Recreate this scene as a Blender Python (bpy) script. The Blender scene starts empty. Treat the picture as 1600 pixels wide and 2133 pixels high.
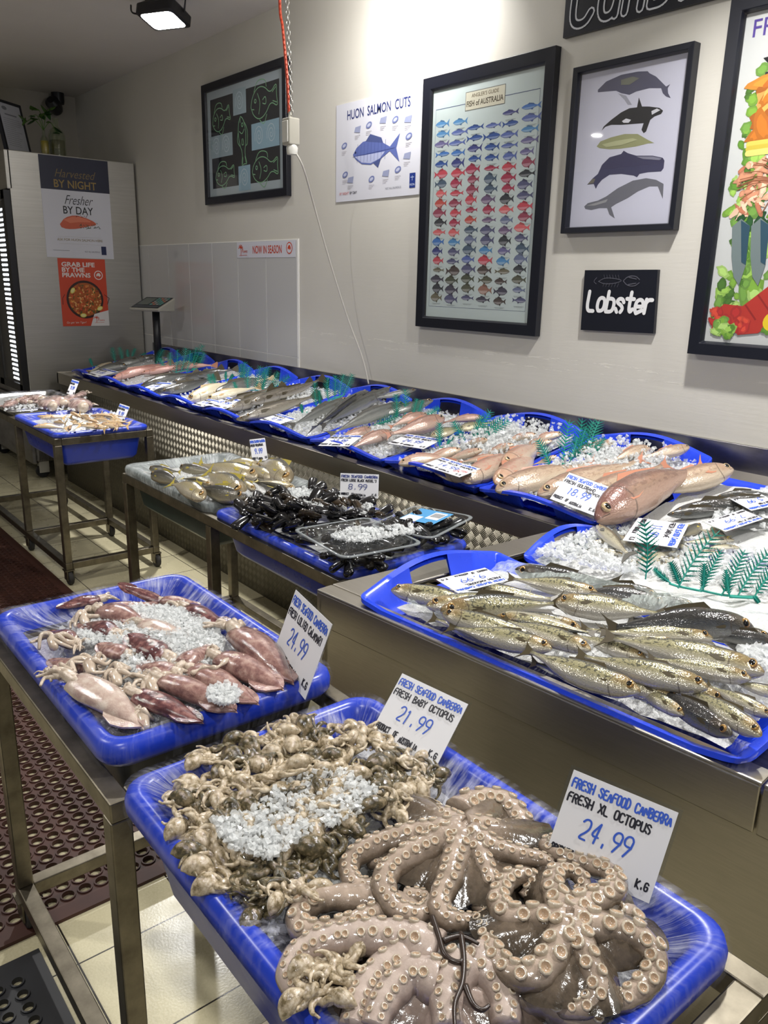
import bpy, math, random
import numpy as np
from mathutils import Vector, Matrix
S = bpy.context.scene
COL = S.collection
PI = math.pi
rnd = random.Random(7)

# ------------------------------------------------------------------ camera
IW, IH = 1600.0, 2133.0
FOC, YAW, PITCH, ROLL, EYE = 1671.54, 0.882692, 0.281223, 0.023647, 1.65
_h = np.array([-math.sin(YAW), math.cos(YAW), 0.0]); _up = np.array([0, 0, 1.0])
_r0 = np.cross(_h, _up); FWD = _h*math.cos(PITCH) - _up*math.sin(PITCH); _u0 = np.cross(_r0, FWD)
RGT = _r0*math.cos(ROLL) + _u0*math.sin(ROLL); UPV = -_r0*math.sin(ROLL) + _u0*math.cos(ROLL)
EYEP = np.array([0, 0, EYE])
cam = bpy.data.objects.new('camera', bpy.data.cameras.new('camera'))
COL.objects.link(cam); S.camera = cam
cam.data.sensor_fit = 'HORIZONTAL'; cam.data.sensor_width = 36.0; cam.data.lens = FOC/IW*36.0
cam.data.clip_start = 0.02
cam.matrix_world = Matrix(((RGT[0], UPV[0], -FWD[0], 0), (RGT[1], UPV[1], -FWD[1], 0), (RGT[2], UPV[2], -FWD[2], EYE), (0, 0, 0, 1)))

# ------------------------------------------------------------------ light
S.view_settings.view_transform = 'Standard'; S.view_settings.look = 'None'
S.view_settings.gamma = 1.0; S.view_settings.use_curve_mapping = False
S.view_settings.exposure = 0.0
S.cycles.transparent_max_bounces = 16; S.cycles.max_bounces = 6; S.cycles.diffuse_bounces = 3
S.cycles.glossy_bounces = 3; S.cycles.transmission_bounces = 4; S.cycles.sample_clamp_indirect = 4.0
S.cycles.use_denoising = True
world = bpy.data.worlds.new('world'); S.world = world; world.use_nodes = True
WB = world.node_tree.nodes['Background']; WB.inputs[0].default_value = (0.82, 0.88, 1.0, 1); WB.inputs[1].default_value = 0.17
def lamp(name, loc, target, power, size, color=(1, 0.985, 0.965), spread=PI):
    d = bpy.data.lights.new(name, 'AREA'); d.shape = 'DISK'; d.size = size; d.energy = power; d.color = color; d.spread = spread
    o = bpy.data.objects.new(name, d); COL.objects.link(o); o.location = loc
    o.rotation_euler = (Vector(target)-Vector(loc)).to_track_quat('-Z', 'Y').to_euler()
    return o
FLOODS = [(-4.88, 2.28, 3.07), (-3.12, 2.44, 3.07), (-1.35, 2.28, 3.07), (0.45, 2.28, 3.07)]
lamp('lamp_flood', (-4.80, 2.22, 3.01), (-4.2, 0.6, 0), 36, 0.10, spread=1.75)
lamp('lamp_flood', (-3.13, 2.46, 3.02), (-3.40, 2.88, 2.72), 15, 0.12, spread=2.6)
lamp('lamp_flood', (-1.35, 2.25, 3.0), (-1.3, 1.5, 0), 40, 0.12, spread=2.6)
lamp('lamp_flood', (0.45, 2.25, 3.0), (0.2, 1.5, 0), 30, 0.12, spread=2.6)
for lx, ly, pw in ((-0.6, -0.3, 22), (-3.0, -0.6, 36), (1.6, -0.8, 32), (-5.6, -1.6, 8)):
    lamp('lamp_downlight', (lx, ly, 3.12), (lx, ly+0.1, 0), pw, 0.09, color=(1, 0.98, 0.945))

# ------------------------------------------------------------------ pixel -> point on a plane of the room
def ray(px, py): return FWD + RGT*((px-IW/2)/FOC) - UPV*((py-IH/2)/FOC)
def Zp(px, py, z): d = ray(px, py); return Vector(d*((z-EYE)/d[2]) + EYEP)
def Yp(px, py, y): d = ray(px, py); return Vector(d*(y/d[1]) + EYEP)
def Xp(px, py, x): d = ray(px, py); return Vector(d*(x/d[0]) + EYEP)
def Np(px, py, o, n):
    d = ray(px, py); n = np.array(n); t = np.dot(np.array(o)-EYEP, n)/np.dot(d, n); return Vector(d*t + EYEP)
def Dp(px, py, ref):
    """point on the pixel's ray, as deep into the room as ref"""
    d = ray(px, py); t = np.dot(np.array(ref)-EYEP, FWD); return Vector(d*t + EYEP)
def to_px(p):
    d = np.array(p)-EYEP; z = d@FWD
    return (IW/2+FOC*(d@RGT)/z, IH/2-FOC*(d@UPV)/z)

# ------------------------------------------------------------------ materials
def lin(c): return tuple(((x/255.0)/12.92 if x/255.0 <= 0.04045 else ((x/255.0+0.055)/1.055)**2.4) for x in c)
class NT:
    def __init__(s, name):
        s.m = bpy.data.materials.new(name); s.m.use_nodes = True; s.t = s.m.node_tree; s.n = s.t.nodes; s.b = s.n['Principled BSDF']; s.out = s.n['Material Output']
    def new(s, typ, **kw):
        n = s.n.new('ShaderNode'+typ)
        for k, v in kw.items():
            if k.startswith('i_'):
                n.inputs[int(k[2:]) if k[2:].isdigit() else k[2:].replace('_', ' ')].default_value = v
            else: setattr(n, k, v)
        return n
    def link(s, a, b): s.t.links.new(a, b)
    def set(s, **kw):
        for k, v in kw.items():
            if k == 'base': s.b.inputs['Base Color'].default_value = (*v, 1)
            elif k == 'rough': s.b.inputs['Roughness'].default_value = v
            elif k == 'metal': s.b.inputs['Metallic'].default_value = v
            elif k == 'spec': s.b.inputs['Specular IOR Level'].default_value = v
            elif k == 'coat': s.b.inputs['Coat Weight'].default_value = v; s.b.inputs['Coat Roughness'].default_value = 0.08
            elif k == 'alpha': s.b.inputs['Alpha'].default_value = v
            elif k == 'trans': s.b.inputs['Transmission Weight'].default_value = v
            elif k == 'sss': s.b.inputs['Subsurface Weight'].default_value = v; s.b.inputs['Subsurface Radius'].default_value = (0.02, 0.012, 0.008)
        return s
    def math(s, op, a, b=None, c=None, clamp=False):
        n = s.new('Math', operation=op); n.use_clamp = clamp
        for i, v in enumerate((a, b, c)):
            if v is None: continue
            if isinstance(v, (int, float)): n.inputs[i].default_value = v
            else: s.link(v, n.inputs[i])
        return n.outputs[0]
    def mix(s, f, a, b):
        n = s.new('Mix', data_type='RGBA')
        for i, v in ((0, f), (6, a), (7, b)):
            if isinstance(v, (int, float)): n.inputs[i].default_value = v
            elif isinstance(v, tuple): n.inputs[i].default_value = (*v, 1)
            else: s.link(v, n.inputs[i])
        return n.outputs[2]
    def ramp(s, f, stops):
        n = s.new('ValToRGB'); e = n.color_ramp.elements
        while len(e) < len(stops): e.new(0.5)
        for k, (p, c) in enumerate(stops):
            e[k].position = p; e[k].color = (*c, 1) if isinstance(c, tuple) else (c, c, c, 1)
        s.link(f, n.inputs[0]); return n.outputs[0]
    def noise(s, scale, vec=None, detail=3.0, rough=0.5):
        n = s.new('TexNoise'); n.inputs['Scale'].default_value = scale; n.inputs['Detail'].default_value = detail; n.inputs['Roughness'].default_value = rough
        if vec is not None: s.link(vec, n.inputs['Vector'])
        return n.outputs[0]
    def voronoi(s, scale, vec=None, feature='F1'):
        n = s.new('TexVoronoi', feature=feature); n.inputs['Scale'].default_value = scale
        if vec is not None: s.link(vec, n.inputs['Vector'])
        return n.outputs[0]
    def coord(s, k): return s.new('TexCoord').outputs[k]
    def mapped(s, vec, scale=(1, 1, 1), rot=(0, 0, 0)):
        n = s.new('Mapping'); n.inputs['Scale'].default_value = scale; n.inputs['Rotation'].default_value = rot; s.link(vec, n.inputs[0]); return n.outputs[0]
    def bump(s, h, strength=0.3, dist=0.01):
        n = s.new('Bump'); n.inputs['Strength'].default_value = strength; n.inputs['Distance'].default_value = dist
        s.link(h, n.inputs['Height']); s.link(n.outputs[0], s.b.inputs['Normal']); s.link(n.outputs[0], s.b.inputs['Coat Normal']); return n
    def color(s, o): s.link(o, s.b.inputs['Base Color']); return s
    def inp(s, name, o): s.link(o, s.b.inputs[name]); return s

def simple(name, rgb, rough=0.5, metal=0.0, **kw):
    t = NT(name); t.set(base=lin(rgb), rough=rough, metal=metal, **kw); return t.m
def noisy(name, c1, c2, scale, rough=0.5, metal=0.0, bump=0.0, coord='Object', stretch=(1, 1, 1), dist=0.005, **kw):
    t = NT(name); t.set(rough=rough, metal=metal, **kw)
    v = t.mapped(t.coord(coord), stretch); f = t.noise(scale, v, 4)
    t.color(t.ramp(f, [(0.3, lin(c1)), (0.7, lin(c2))]))
    if bump: t.bump(f, bump, dist)
    return t.m

def steel(name, c1, c2, stretch, rough=0.28, scale=3.0, metal=1.0):
    t = NT(name); t.set(rough=rough, metal=metal)
    v = t.mapped(t.coord('Object'), stretch); f = t.noise(scale, v, 5, 0.6)
    t.color(t.ramp(f, [(0.3, lin(c1)), (0.7, lin(c2))]))
    g = t.noise(1.7, t.coord('Object'), 4)
    t.inp('Roughness', t.math('MULTIPLY_ADD', g, 0.22, rough-0.1)); t.bump(f, 0.08, 0.002)
    return t.m
M = {}
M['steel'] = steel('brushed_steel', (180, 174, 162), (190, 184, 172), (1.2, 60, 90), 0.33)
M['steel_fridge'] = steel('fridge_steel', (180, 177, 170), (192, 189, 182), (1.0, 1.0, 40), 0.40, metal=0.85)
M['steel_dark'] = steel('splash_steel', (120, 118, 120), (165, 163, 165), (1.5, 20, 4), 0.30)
M['frame_steel'] = steel('trolley_steel', (104, 98, 86), (138, 131, 116), (6, 6, 6), 0.4)
M['silver'] = simple('silver_sheet', (190, 190, 186), 0.25, 1.0)
M['wall'] = None
def wall_material():
    t = NT('painted_wall'); t.set(rough=0.62)
    f = t.noise(1.4, t.coord('Object'), 4); t.color(t.ramp(f, [(0.3, lin((205, 201, 191))), (0.7, lin((212, 208, 198)))]))
    v = t.mapped(t.coord('Object'), (3, 1, 30)); g = t.noise(2.0, v, 6, 0.7)
    sep = t.new('SeparateXYZ'); t.link(t.coord('Object'), sep.inputs[0]); Z = sep.outputs[2]
    near = t.math('MAXIMUM', t.math('COMPARE', Z, 1.326, 0.010), t.math('COMPARE', Z, 1.285, 0.006)); fl = t.noise(9.0, t.mapped(t.coord('Object'), (1, 1, 7)), 5, 0.7)
    chip = t.math('MULTIPLY', near, t.ramp(fl, [(0.55, 0.0), (0.60, 1.0)])); t.color(t.mix(t.math('MULTIPLY', chip, 0.5), t.ramp(f, [(0.3, lin((205, 201, 191))), (0.7, lin((212, 208, 198)))]), lin((232, 228, 216))))
    t.bump(t.math('ADD', t.math('MULTIPLY', g, 0.25), t.math('MULTIPLY', chip, 0.6)), 0.25, 0.01); return t.m
M['wall'] = wall_material()
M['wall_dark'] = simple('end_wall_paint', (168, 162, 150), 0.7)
M['ceiling'] = noisy('ceiling_paint', (208, 203, 197), (214, 209, 203), 2.0, 0.8)
def tile_floor():
    t = NT('floor_tiles'); t.set(rough=0.3)
    o = t.coord('Object'); sep = t.new('SeparateXYZ'); t.link(o, sep.inputs[0])
    def grout(s, off):
        a = t.math('MODULO', t.math('ADD', s, 90.12-off+0.002), 0.3004)
        return t.math('LESS_THAN', a, 0.0045)
    g = t.math('MAXIMUM', grout(sep.outputs[0], -1.7010), grout(sep.outputs[1], 0.4495))
    n = t.noise(3.0, o, 5, 0.6); n2 = t.noise(160.0, o, 2)
    base = t.mix(n2, t.ramp(n, [(0.3, lin((158, 150, 118))), (0.7, lin((186, 178, 146)))]), lin((196, 188, 158)))
    t.color(t.mix(g, base, lin((38, 33, 28))))
    t.inp('Roughness', t.math('MULTIPLY_ADD', t.noise(5.0, o, 4), 0.45, 0.06))
    t.bump(t.math('SUBTRACT', t.math('MULTIPLY', n2, 0.25), g), 0.35, 0.002); return t.m
M['floor'] = tile_floor()
def wall_tiles():
    t = NT('wall_tiles'); t.set(rough=0.09, base=lin((194, 193, 191)), spec=0.5)
    t.bump(t.noise(2.0, t.coord('Object'), 2), 0.03, 0.01); return t.m
M['tile'] = wall_tiles()
M['grout'] = simple('white_grout', (240, 238, 232), 0.8)
def tread():
    t = NT('tread_plate'); t.set(rough=0.42, metal=0.7)
    o = t.coord('Object'); sep = t.new('SeparateXYZ'); t.link(o, sep.inputs[0])
    X, Z = sep.outputs[0], sep.outputs[2]; k = 0.7071/0.030
    a = t.math('MULTIPLY', t.math('ADD', X, Z), k); b = t.math('MULTIPLY', t.math('SUBTRACT', X, Z), k)
    par = t.math('MODULO', t.math('ADD', t.math('FLOOR', t.math('ADD', a, 400.0)), t.math('FLOOR', t.math('ADD', b, 400.0))), 2.0)
    fa = t.math('FRACT', t.math('ADD', a, 400.0)); fb = t.math('FRACT', t.math('ADD', b, 400.0))
    def bars(u, w):
        s = t.math('ABSOLUTE', t.math('SINE', t.math('MULTIPLY', u, PI*5)))
        e = t.math('MULTIPLY', t.math('MULTIPLY', w, t.math('SUBTRACT', 1.0, w)), 4.0)
        return t.math('MULTIPLY', t.math('POWER', s, 1.5), t.math('POWER', e, 0.4))
    h = t.math('ADD', t.math('MULTIPLY', par, bars(fa, fb)), t.math('MULTIPLY', t.math('SUBTRACT', 1.0, par), bars(fb, fa)))
    t.color(t.mix(h, lin((92, 87, 76)), lin((150, 144, 128))))
    t.bump(h, 0.9, 0.004); return t.m
M['tread'] = tread()
def plastic(name, rgb, rough=0.3):
    t = NT(name); t.set(base=lin(rgb), rough=rough, spec=0.5)
    t.inp('Roughness', t.math('MULTIPLY_ADD', t.noise(9.0, t.coord('Object'), 3), 0.2, rough-0.1)); return t.m
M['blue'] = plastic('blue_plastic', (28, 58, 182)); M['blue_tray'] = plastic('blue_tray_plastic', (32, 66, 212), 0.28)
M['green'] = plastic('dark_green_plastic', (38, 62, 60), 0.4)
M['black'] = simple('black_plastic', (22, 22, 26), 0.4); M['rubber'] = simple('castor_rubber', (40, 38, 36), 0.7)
M['black_frame'] = simple('black_frame_paint', (20, 22, 32), 0.32)
M['white'] = simple('white_card', (226, 226, 230), 0.5); M['paper'] = simple('white_paper', (214, 214, 222), 0.45)
M['grey_plastic'] = simple('grey_plastic', (170, 166, 154), 0.45); M['white_plastic'] = simple('white_plastic', (216, 214, 206), 0.4)
M['orange'] = simple('orange_cable', (206, 74, 44), 0.45); M['cord'] = simple('white_cord', (196, 192, 184), 0.5)
M['chain'] = simple('chain_zinc', (186, 184, 178), 0.3, 0.9)
def glass_mat(name, tint=(1, 1, 1), gloss=0.12, rough=0.02):
    t = NT(name); n = t.n; tr = t.new('BsdfTransparent'); tr.inputs[0].default_value = (*tint, 1)
    gl = t.new('BsdfGlossy'); gl.inputs['Roughness'].default_value = rough
    fr = t.new('Fresnel'); fr.inputs[0].default_value = 1.45; mx = t.new('MixShader')
    t.link(t.math('MINIMUM', t.math('MULTIPLY_ADD', fr.outputs[0], 0.7, gloss*0.08), 0.10+gloss*0.1), mx.inputs[0]); t.link(tr.outputs[0], mx.inputs[1]); t.link(gl.outputs[0], mx.inputs[2]); t.link(mx.outputs[0], t.out.inputs[0])
    return t.m
M['glass'] = glass_mat('clear_glass'); M['clear'] = glass_mat('clear_plastic', (0.94, 0.95, 0.95), 0.25, 0.06)
M['clear_rim'] = simple('clear_plastic_rim', (170, 176, 178), 0.12, alpha=0.45); M['bottle'] = glass_mat('bottle_glass', (0.90, 0.93, 0.86), 0.5)
def film(name, lo, hi, tint, ustr=(3, 60, 1), inner=1.0):
    t = NT(name); t.set(base=lin(tint), rough=0.16, spec=0.9)
    v = t.mapped(t.coord('UV'), ustr); f = t.noise(1.0, v, 5, 0.65); g = t.noise(14.0, t.coord('Object'), 4)
    w = t.math('MULTIPLY', f, g)
    r = t.ramp(w, [(0.21, lo), (0.37, hi)]); su = t.new('SeparateXYZ'); t.link(t.coord('UV'), su.inputs[0]); t.inp('Alpha', t.math('MULTIPLY', r, t.ramp(su.outputs[0], [(0.36, inner), (0.6, 1.0)])))
    t.bump(t.math('ADD', f, t.math('MULTIPLY', g, 0.5)), 0.7, 0.012); return t.m
M['film'] = film('cling_film', 0.02, 0.5, (222, 224, 240), (2, 45, 1), 0.22); M['liner'] = film('milky_liner', 0.38, 0.8, (206, 212, 212))
M['bag'] = film('crumpled_clear_bag', 0.22, 0.62, (196, 206, 200), (4, 14, 1))
def ice_mat():
    t = NT('ice'); t.set(base=(0.88, 0.90, 0.90), rough=0.10, spec=0.8, alpha=0.40); return t.m
M['ice'] = ice_mat()
def slush_mat(name, rgb, a=1.0):
    t = NT(name); t.set(base=lin(rgb), rough=0.2, spec=0.6, alpha=a)
    t.bump(t.noise(60.0, t.coord('Object'), 4, 0.7), 0.7, 0.01); return t.m
M['slush'] = slush_mat('ice_bed', (198, 198, 196)); M['brine'] = slush_mat('wet_tray_lining', (168, 164, 172))

def fish_mat(name, belly, side, back, spot=None, spot_amt=0.5, head=None, vb=0.78, rough=0.2, metal=0.25, spot_scale=(26, 9, 1), stripes=False, mott=0.35, head_u=0.2, head_k=0.75):
    t = NT(name); t.set(rough=rough, metal=metal, spec=0.6, coat=0.35)
    uv = t.coord('UV'); sep = t.new('SeparateXYZ'); t.link(uv, sep.inputs[0]); U, V = sep.outputs[0], sep.outputs[1]
    oi = t.new('ObjectInfo'); ad = t.new('VectorMath', operation='ADD'); t.link(uv, ad.inputs[0]); t.link(oi.outputs['Random'], ad.inputs[1]); uvr = ad.outputs[0]
    n = t.noise(7.0, t.mapped(uvr, (3, 1.5, 1)), 4)
    vv = t.math('ADD', V, t.math('MULTIPLY_ADD', n, 0.16, -0.08))
    c = t.ramp(vv, [(0.15, lin(belly)), (0.5, lin(side)), (vb-0.05, lin(side)), (vb+0.09, lin(back))])
    if spot:
        sp = t.noise(1.0, t.mapped(uvr, spot_scale), 2, 0.4)
        band = t.ramp(V, [(0.36, 0.0), (0.5, 1.0), (0.9, 1.0), (1.0, 0.3)])
        k = t.math('MULTIPLY', t.ramp(sp, [(0.53, 0.0), (0.58, 1.0)]), band)
        c = t.mix(t.math('MULTIPLY', k, spot_amt), c, lin(spot))
    if head:
        hm = t.ramp(t.math('ADD', U, t.math('MULTIPLY_ADD', n, 0.06, -0.03)), [(head_u-0.05, 1.0), (head_u+0.03, 0.0)])
        c = t.mix(t.math('MULTIPLY', t.math('MULTIPLY', hm, head_k), t.ramp(V, [(0.3, 0.15), (0.6, 1.0)])), c, lin(head))
    gl = t.math('COMPARE', t.math('ADD', U, t.math('MULTIPLY', t.math('POWER', t.math('SUBTRACT', V, 0.45), 2.0), 0.16)), head_u, 0.006)
    c = t.mix(t.math('MULTIPLY', gl, 0.6), c, lin((60, 44, 36)))
    mo = t.math('MULTIPLY', t.math('COMPARE', t.math('ADD', V, t.math('MULTIPLY', U, 1.2)), 0.44, 0.03), t.math('LESS_THAN', U, 0.07)); c = t.mix(t.math('MULTIPLY', mo, 0.7), c, lin((40, 34, 30)))
    m2 = t.noise(30.0, uvr, 4, 0.7); c = t.mix(t.math('MULTIPLY', m2, mott), c, t.mix(0.5, c, lin((205, 198, 186))))
    t.color(c); t.bump(t.voronoi(1.0, t.mapped(uv, (62, 20, 1))), 0.22, 0.003); return t.m
M['mackerel'] = fish_mat('mackerel_skin', (176, 172, 162), (158, 152, 112), (34, 40, 46), (58, 60, 46), 0.9, (140, 112, 62), 0.80, 0.17, 0.3, (40, 9, 1), head_u=0.22)
M['mackerel_dark'] = fish_mat('dark_mackerel_skin', (120, 120, 116), (46, 54, 64), (16, 20, 30), (30, 34, 38), 0.6, (70, 60, 46), 0.55, 0.14, 0.35, (34, 8, 1))
M['sardine'] = fish_mat('sardine_skin', (214, 208, 190), (180, 172, 144), (86, 80, 58), (70, 66, 50), 0.4, (150, 128, 84), 0.74, 0.2, 0.35)
M['scad'] = fish_mat('scad_skin', (200, 190, 170), (172, 160, 122), (66, 64, 52), None, 0, (150, 132, 96), 0.72, 0.22, 0.3)
M['scad_dark'] = fish_mat('dark_scad_skin', (150, 142, 118), (84, 82, 72), (44, 46, 46), None, 0, (80, 74, 62), 0.62, 0.22, 0.3)
M['whiting'] = fish_mat('whiting_skin', (214, 198, 172), (198, 170, 132), (140, 108, 74), (120, 84, 60), 0.5, (170, 130, 96), 0.8, 0.25, 0.1)
M['mullet'] = fish_mat('mullet_skin', (150, 152, 148), (96, 100, 98), (46, 50, 50), None, 0, (70, 72, 70), 0.7, 0.2, 0.3)
M['flathead'] = fish_mat('flathead_skin', (172, 166, 152), (112, 104, 90), (66, 60, 50), (60, 54, 46), 0.5, (84, 76, 64), 0.72, 0.22, 0.2)
M['eel'] = fish_mat('black_fish_skin', (120, 124, 124), (48, 52, 54), (20, 24, 28), None, 0, (40, 42, 44), 0.6, 0.14, 0.25)
M['pale'] = fish_mat('pale_fish_skin', (222, 214, 190), (206, 196, 168), (170, 158, 130), None, 0, (200, 182, 140), 0.8, 0.25, 0.15)
M['pink'] = fish_mat('pink_fish_skin', (214, 168, 156), (198, 138, 126), (180, 112, 104), None, 0, (214, 150, 130), 0.8, 0.25, 0.1)
M['snapper'] = fish_mat('snapper_skin', (196, 168, 152), (166, 128, 112), (132, 92, 80), (150, 100, 90), 0.3, (160, 118, 100), 0.75, 0.22, 0.15)
M['bream'] = fish_mat('bream_skin', (206, 190, 170), (186, 156, 136), (160, 118, 100), (180, 110, 96), 0.35, (190, 150, 120), 0.75, 0.22, 0.2)
M['goldband'] = fish_mat('goldband_skin', (204, 186, 164), (172, 148, 124), (140, 108, 90), (128, 98, 80), 0.5, (168, 134, 108), 0.74, 0.24, 0.15)
M['goldband_red'] = fish_mat('reddish_snapper_skin', (178, 146, 128), (138, 106, 90), (110, 76, 66), (92, 62, 54), 0.5, (120, 70, 62), 0.7, 0.22, 0.15, head_u=0.26)
M['tarwhine'] = fish_mat('greenish_bream_skin', (200, 190, 160), (150, 142, 104), (92, 90, 62), (90, 84, 60), 0.4, (130, 120, 90), 0.74, 0.22, 0.2)
M['fin_dark'] = simple('dark_fin', (70, 62, 44), 0.3); M['fin_yellow'] = simple('yellow_fin', (168, 152, 62), 0.35)
M['fin_pink'] = simple('pink_fin', (178, 122, 98), 0.35); M['fin_grey'] = simple('grey_fin', (92, 90, 84), 0.35); M['fin_tan'] = simple('tan_fin', (190, 160, 116), 0.35)
M['iris'] = simple('fish_iris', (166, 128, 72), 0.2, 0.4, coat=1.0); M['pupil'] = simple('fish_pupil', (12, 10, 12), 0.05, coat=1.0)
M['iris_pale'] = simple('pale_iris', (196, 170, 130), 0.2, 0.3, coat=1.0)
def flesh(name, c1, c2, c3, scale, rough=0.16, dots=0.0, dot=(90, 40, 44)):
    t = NT(name); t.set(rough=rough, spec=0.7, coat=0.5)
    o = t.coord('Object'); oi = t.new('ObjectInfo'); ad = t.new('VectorMath', operation='ADD'); t.link(o, ad.inputs[0]); t.link(oi.outputs['Random'], ad.inputs[1]); v = ad.outputs[0]
    c = t.ramp(t.noise(scale, v, 4, 0.6), [(0.34, lin(c1)), (0.5, lin(c2)), (0.66, lin(c3))])
    if dots:
        k = t.ramp(t.voronoi(scale*22, v), [(0.12, 1.0), (0.28, 0.0)]); c = t.mix(t.math('MULTIPLY', k, dots), c, lin(dot))
    t.color(c); t.bump(t.noise(scale*9, v, 3), 0.16, 0.004); return t.m
M['squid'] = flesh('squid_skin', (108, 76, 74), (144, 110, 103), (176, 148, 137), 9.0, 0.14, 0.45, (110, 46, 50))
M['squid_dark'] = flesh('dark_squid_skin', (66, 36, 42), (100, 63, 64), (142, 102, 97), 9.0, 0.12, 0.4, (70, 24, 34))
M['squid_pale'] = flesh('pale_squid_skin', (158, 134, 126), (186, 166, 154), (204, 190, 178), 8.0, 0.14, 0.35, (150, 86, 84))
M['tentacle'] = flesh('pale_tentacle', (164, 146, 130), (190, 174, 156), (206, 192, 176), 20.0, 0.16)
M['cuttle'] = flesh('grey_pink_squid_skin', (120, 96, 92), (168, 142, 134), (196, 178, 168), 10.0, 0.14, 0.3)
M['baby'] = flesh('baby_octopus_skin', (110, 96, 68), (172, 156, 130), (204, 191, 170), 4.0, 0.12)
M['baby_dark'] = flesh('dark_baby_octopus_skin', (48, 44, 30), (88, 79, 55), (146, 130, 104), 3.4, 0.12)
def octo_mat(name, pale, mid, dark):
    t = NT(name); t.set(rough=0.16, spec=0.7, coat=0.5)
    uv = t.coord('UV'); sep = t.new('SeparateXYZ'); t.link(uv, sep.inputs[0]); o = t.coord('Object')
    n = t.noise(22.0, o, 5, 0.65); f = t.math('ADD', t.math('MULTIPLY_ADD', sep.outputs[1], 0.95, -0.12), t.math('MULTIPLY_ADD', n, 0.9, -0.45))
    t.color(t.ramp(f, [(0.12, lin(dark)), (0.5, lin(mid)), (0.9, lin(pale))])); t.bump(t.noise(120.0, o, 3), 0.3, 0.003); return t.m
M['octo'] = octo_mat('octopus_skin', (176, 158, 143), (112, 98, 84), (50, 43, 35)); M['octo_pale'] = octo_mat('pale_octopus_skin', (188, 172, 162), (148, 130, 120), (86, 74, 64))
M['sucker'] = noisy('sucker_rim', (160, 146, 126), (198, 186, 168), 60, 0.16, coat=0.5); M['sucker_in'] = simple('sucker_cup', (176, 150, 124), 0.25)
M['mussel'] = noisy('mussel_shell', (9, 9, 13), (24, 23, 25), 3, 0.2, bump=0.1, coat=0.3); M['mussel_brown'] = noisy('brown_mussel_shell', (14, 13, 14), (62, 50, 36), 3, 0.2, bump=0.1, coat=0.3)
M['fern'] = simple('teal_plastic', (40, 158, 140), 0.35); M['leaf'] = simple('green_leaf', (78, 118, 40), 0.45); M['leaf_dark'] = simple('dark_green_leaf', (40, 84, 34), 0.45)
M['mat_brown'] = noisy('brown_rubber', (50, 22, 14), (66, 34, 23), 8, 0.6); M['mat_black'] = noisy('black_rubber', (18, 19, 22), (34, 35, 40), 8, 0.5)
M['strand'] = simple('dark_strand', (48, 36, 30), 0.3)
M['yellow'] = simple('yellow_label', (196, 166, 30), 0.4)
def emis(name, rgb, st):
    t = NT(name); t.b.inputs['Emission Color'].default_value = (*rgb, 1); t.b.inputs['Emission Strength'].default_value = st; t.set(base=(0.8, 0.8, 0.8)); return t.m
M['led'] = emis('flood_led', (1, 1, 0.98), 30.0); M['led_small'] = emis('fridge_led', (0.85, 0.92, 1.0), 9.0); M['screen'] = simple('grey_screen', (86, 92, 88), 0.15)
def art_mat(name, rough=0.45):
    t = NT(name); a = t.new('VertexColor', layer_name='Col'); t.color(a.outputs[0]); t.set(rough=rough); return t.m
M['print'] = art_mat('printed_ink'); M['chalk'] = art_mat('chalk_and_paint', 0.8)

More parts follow.
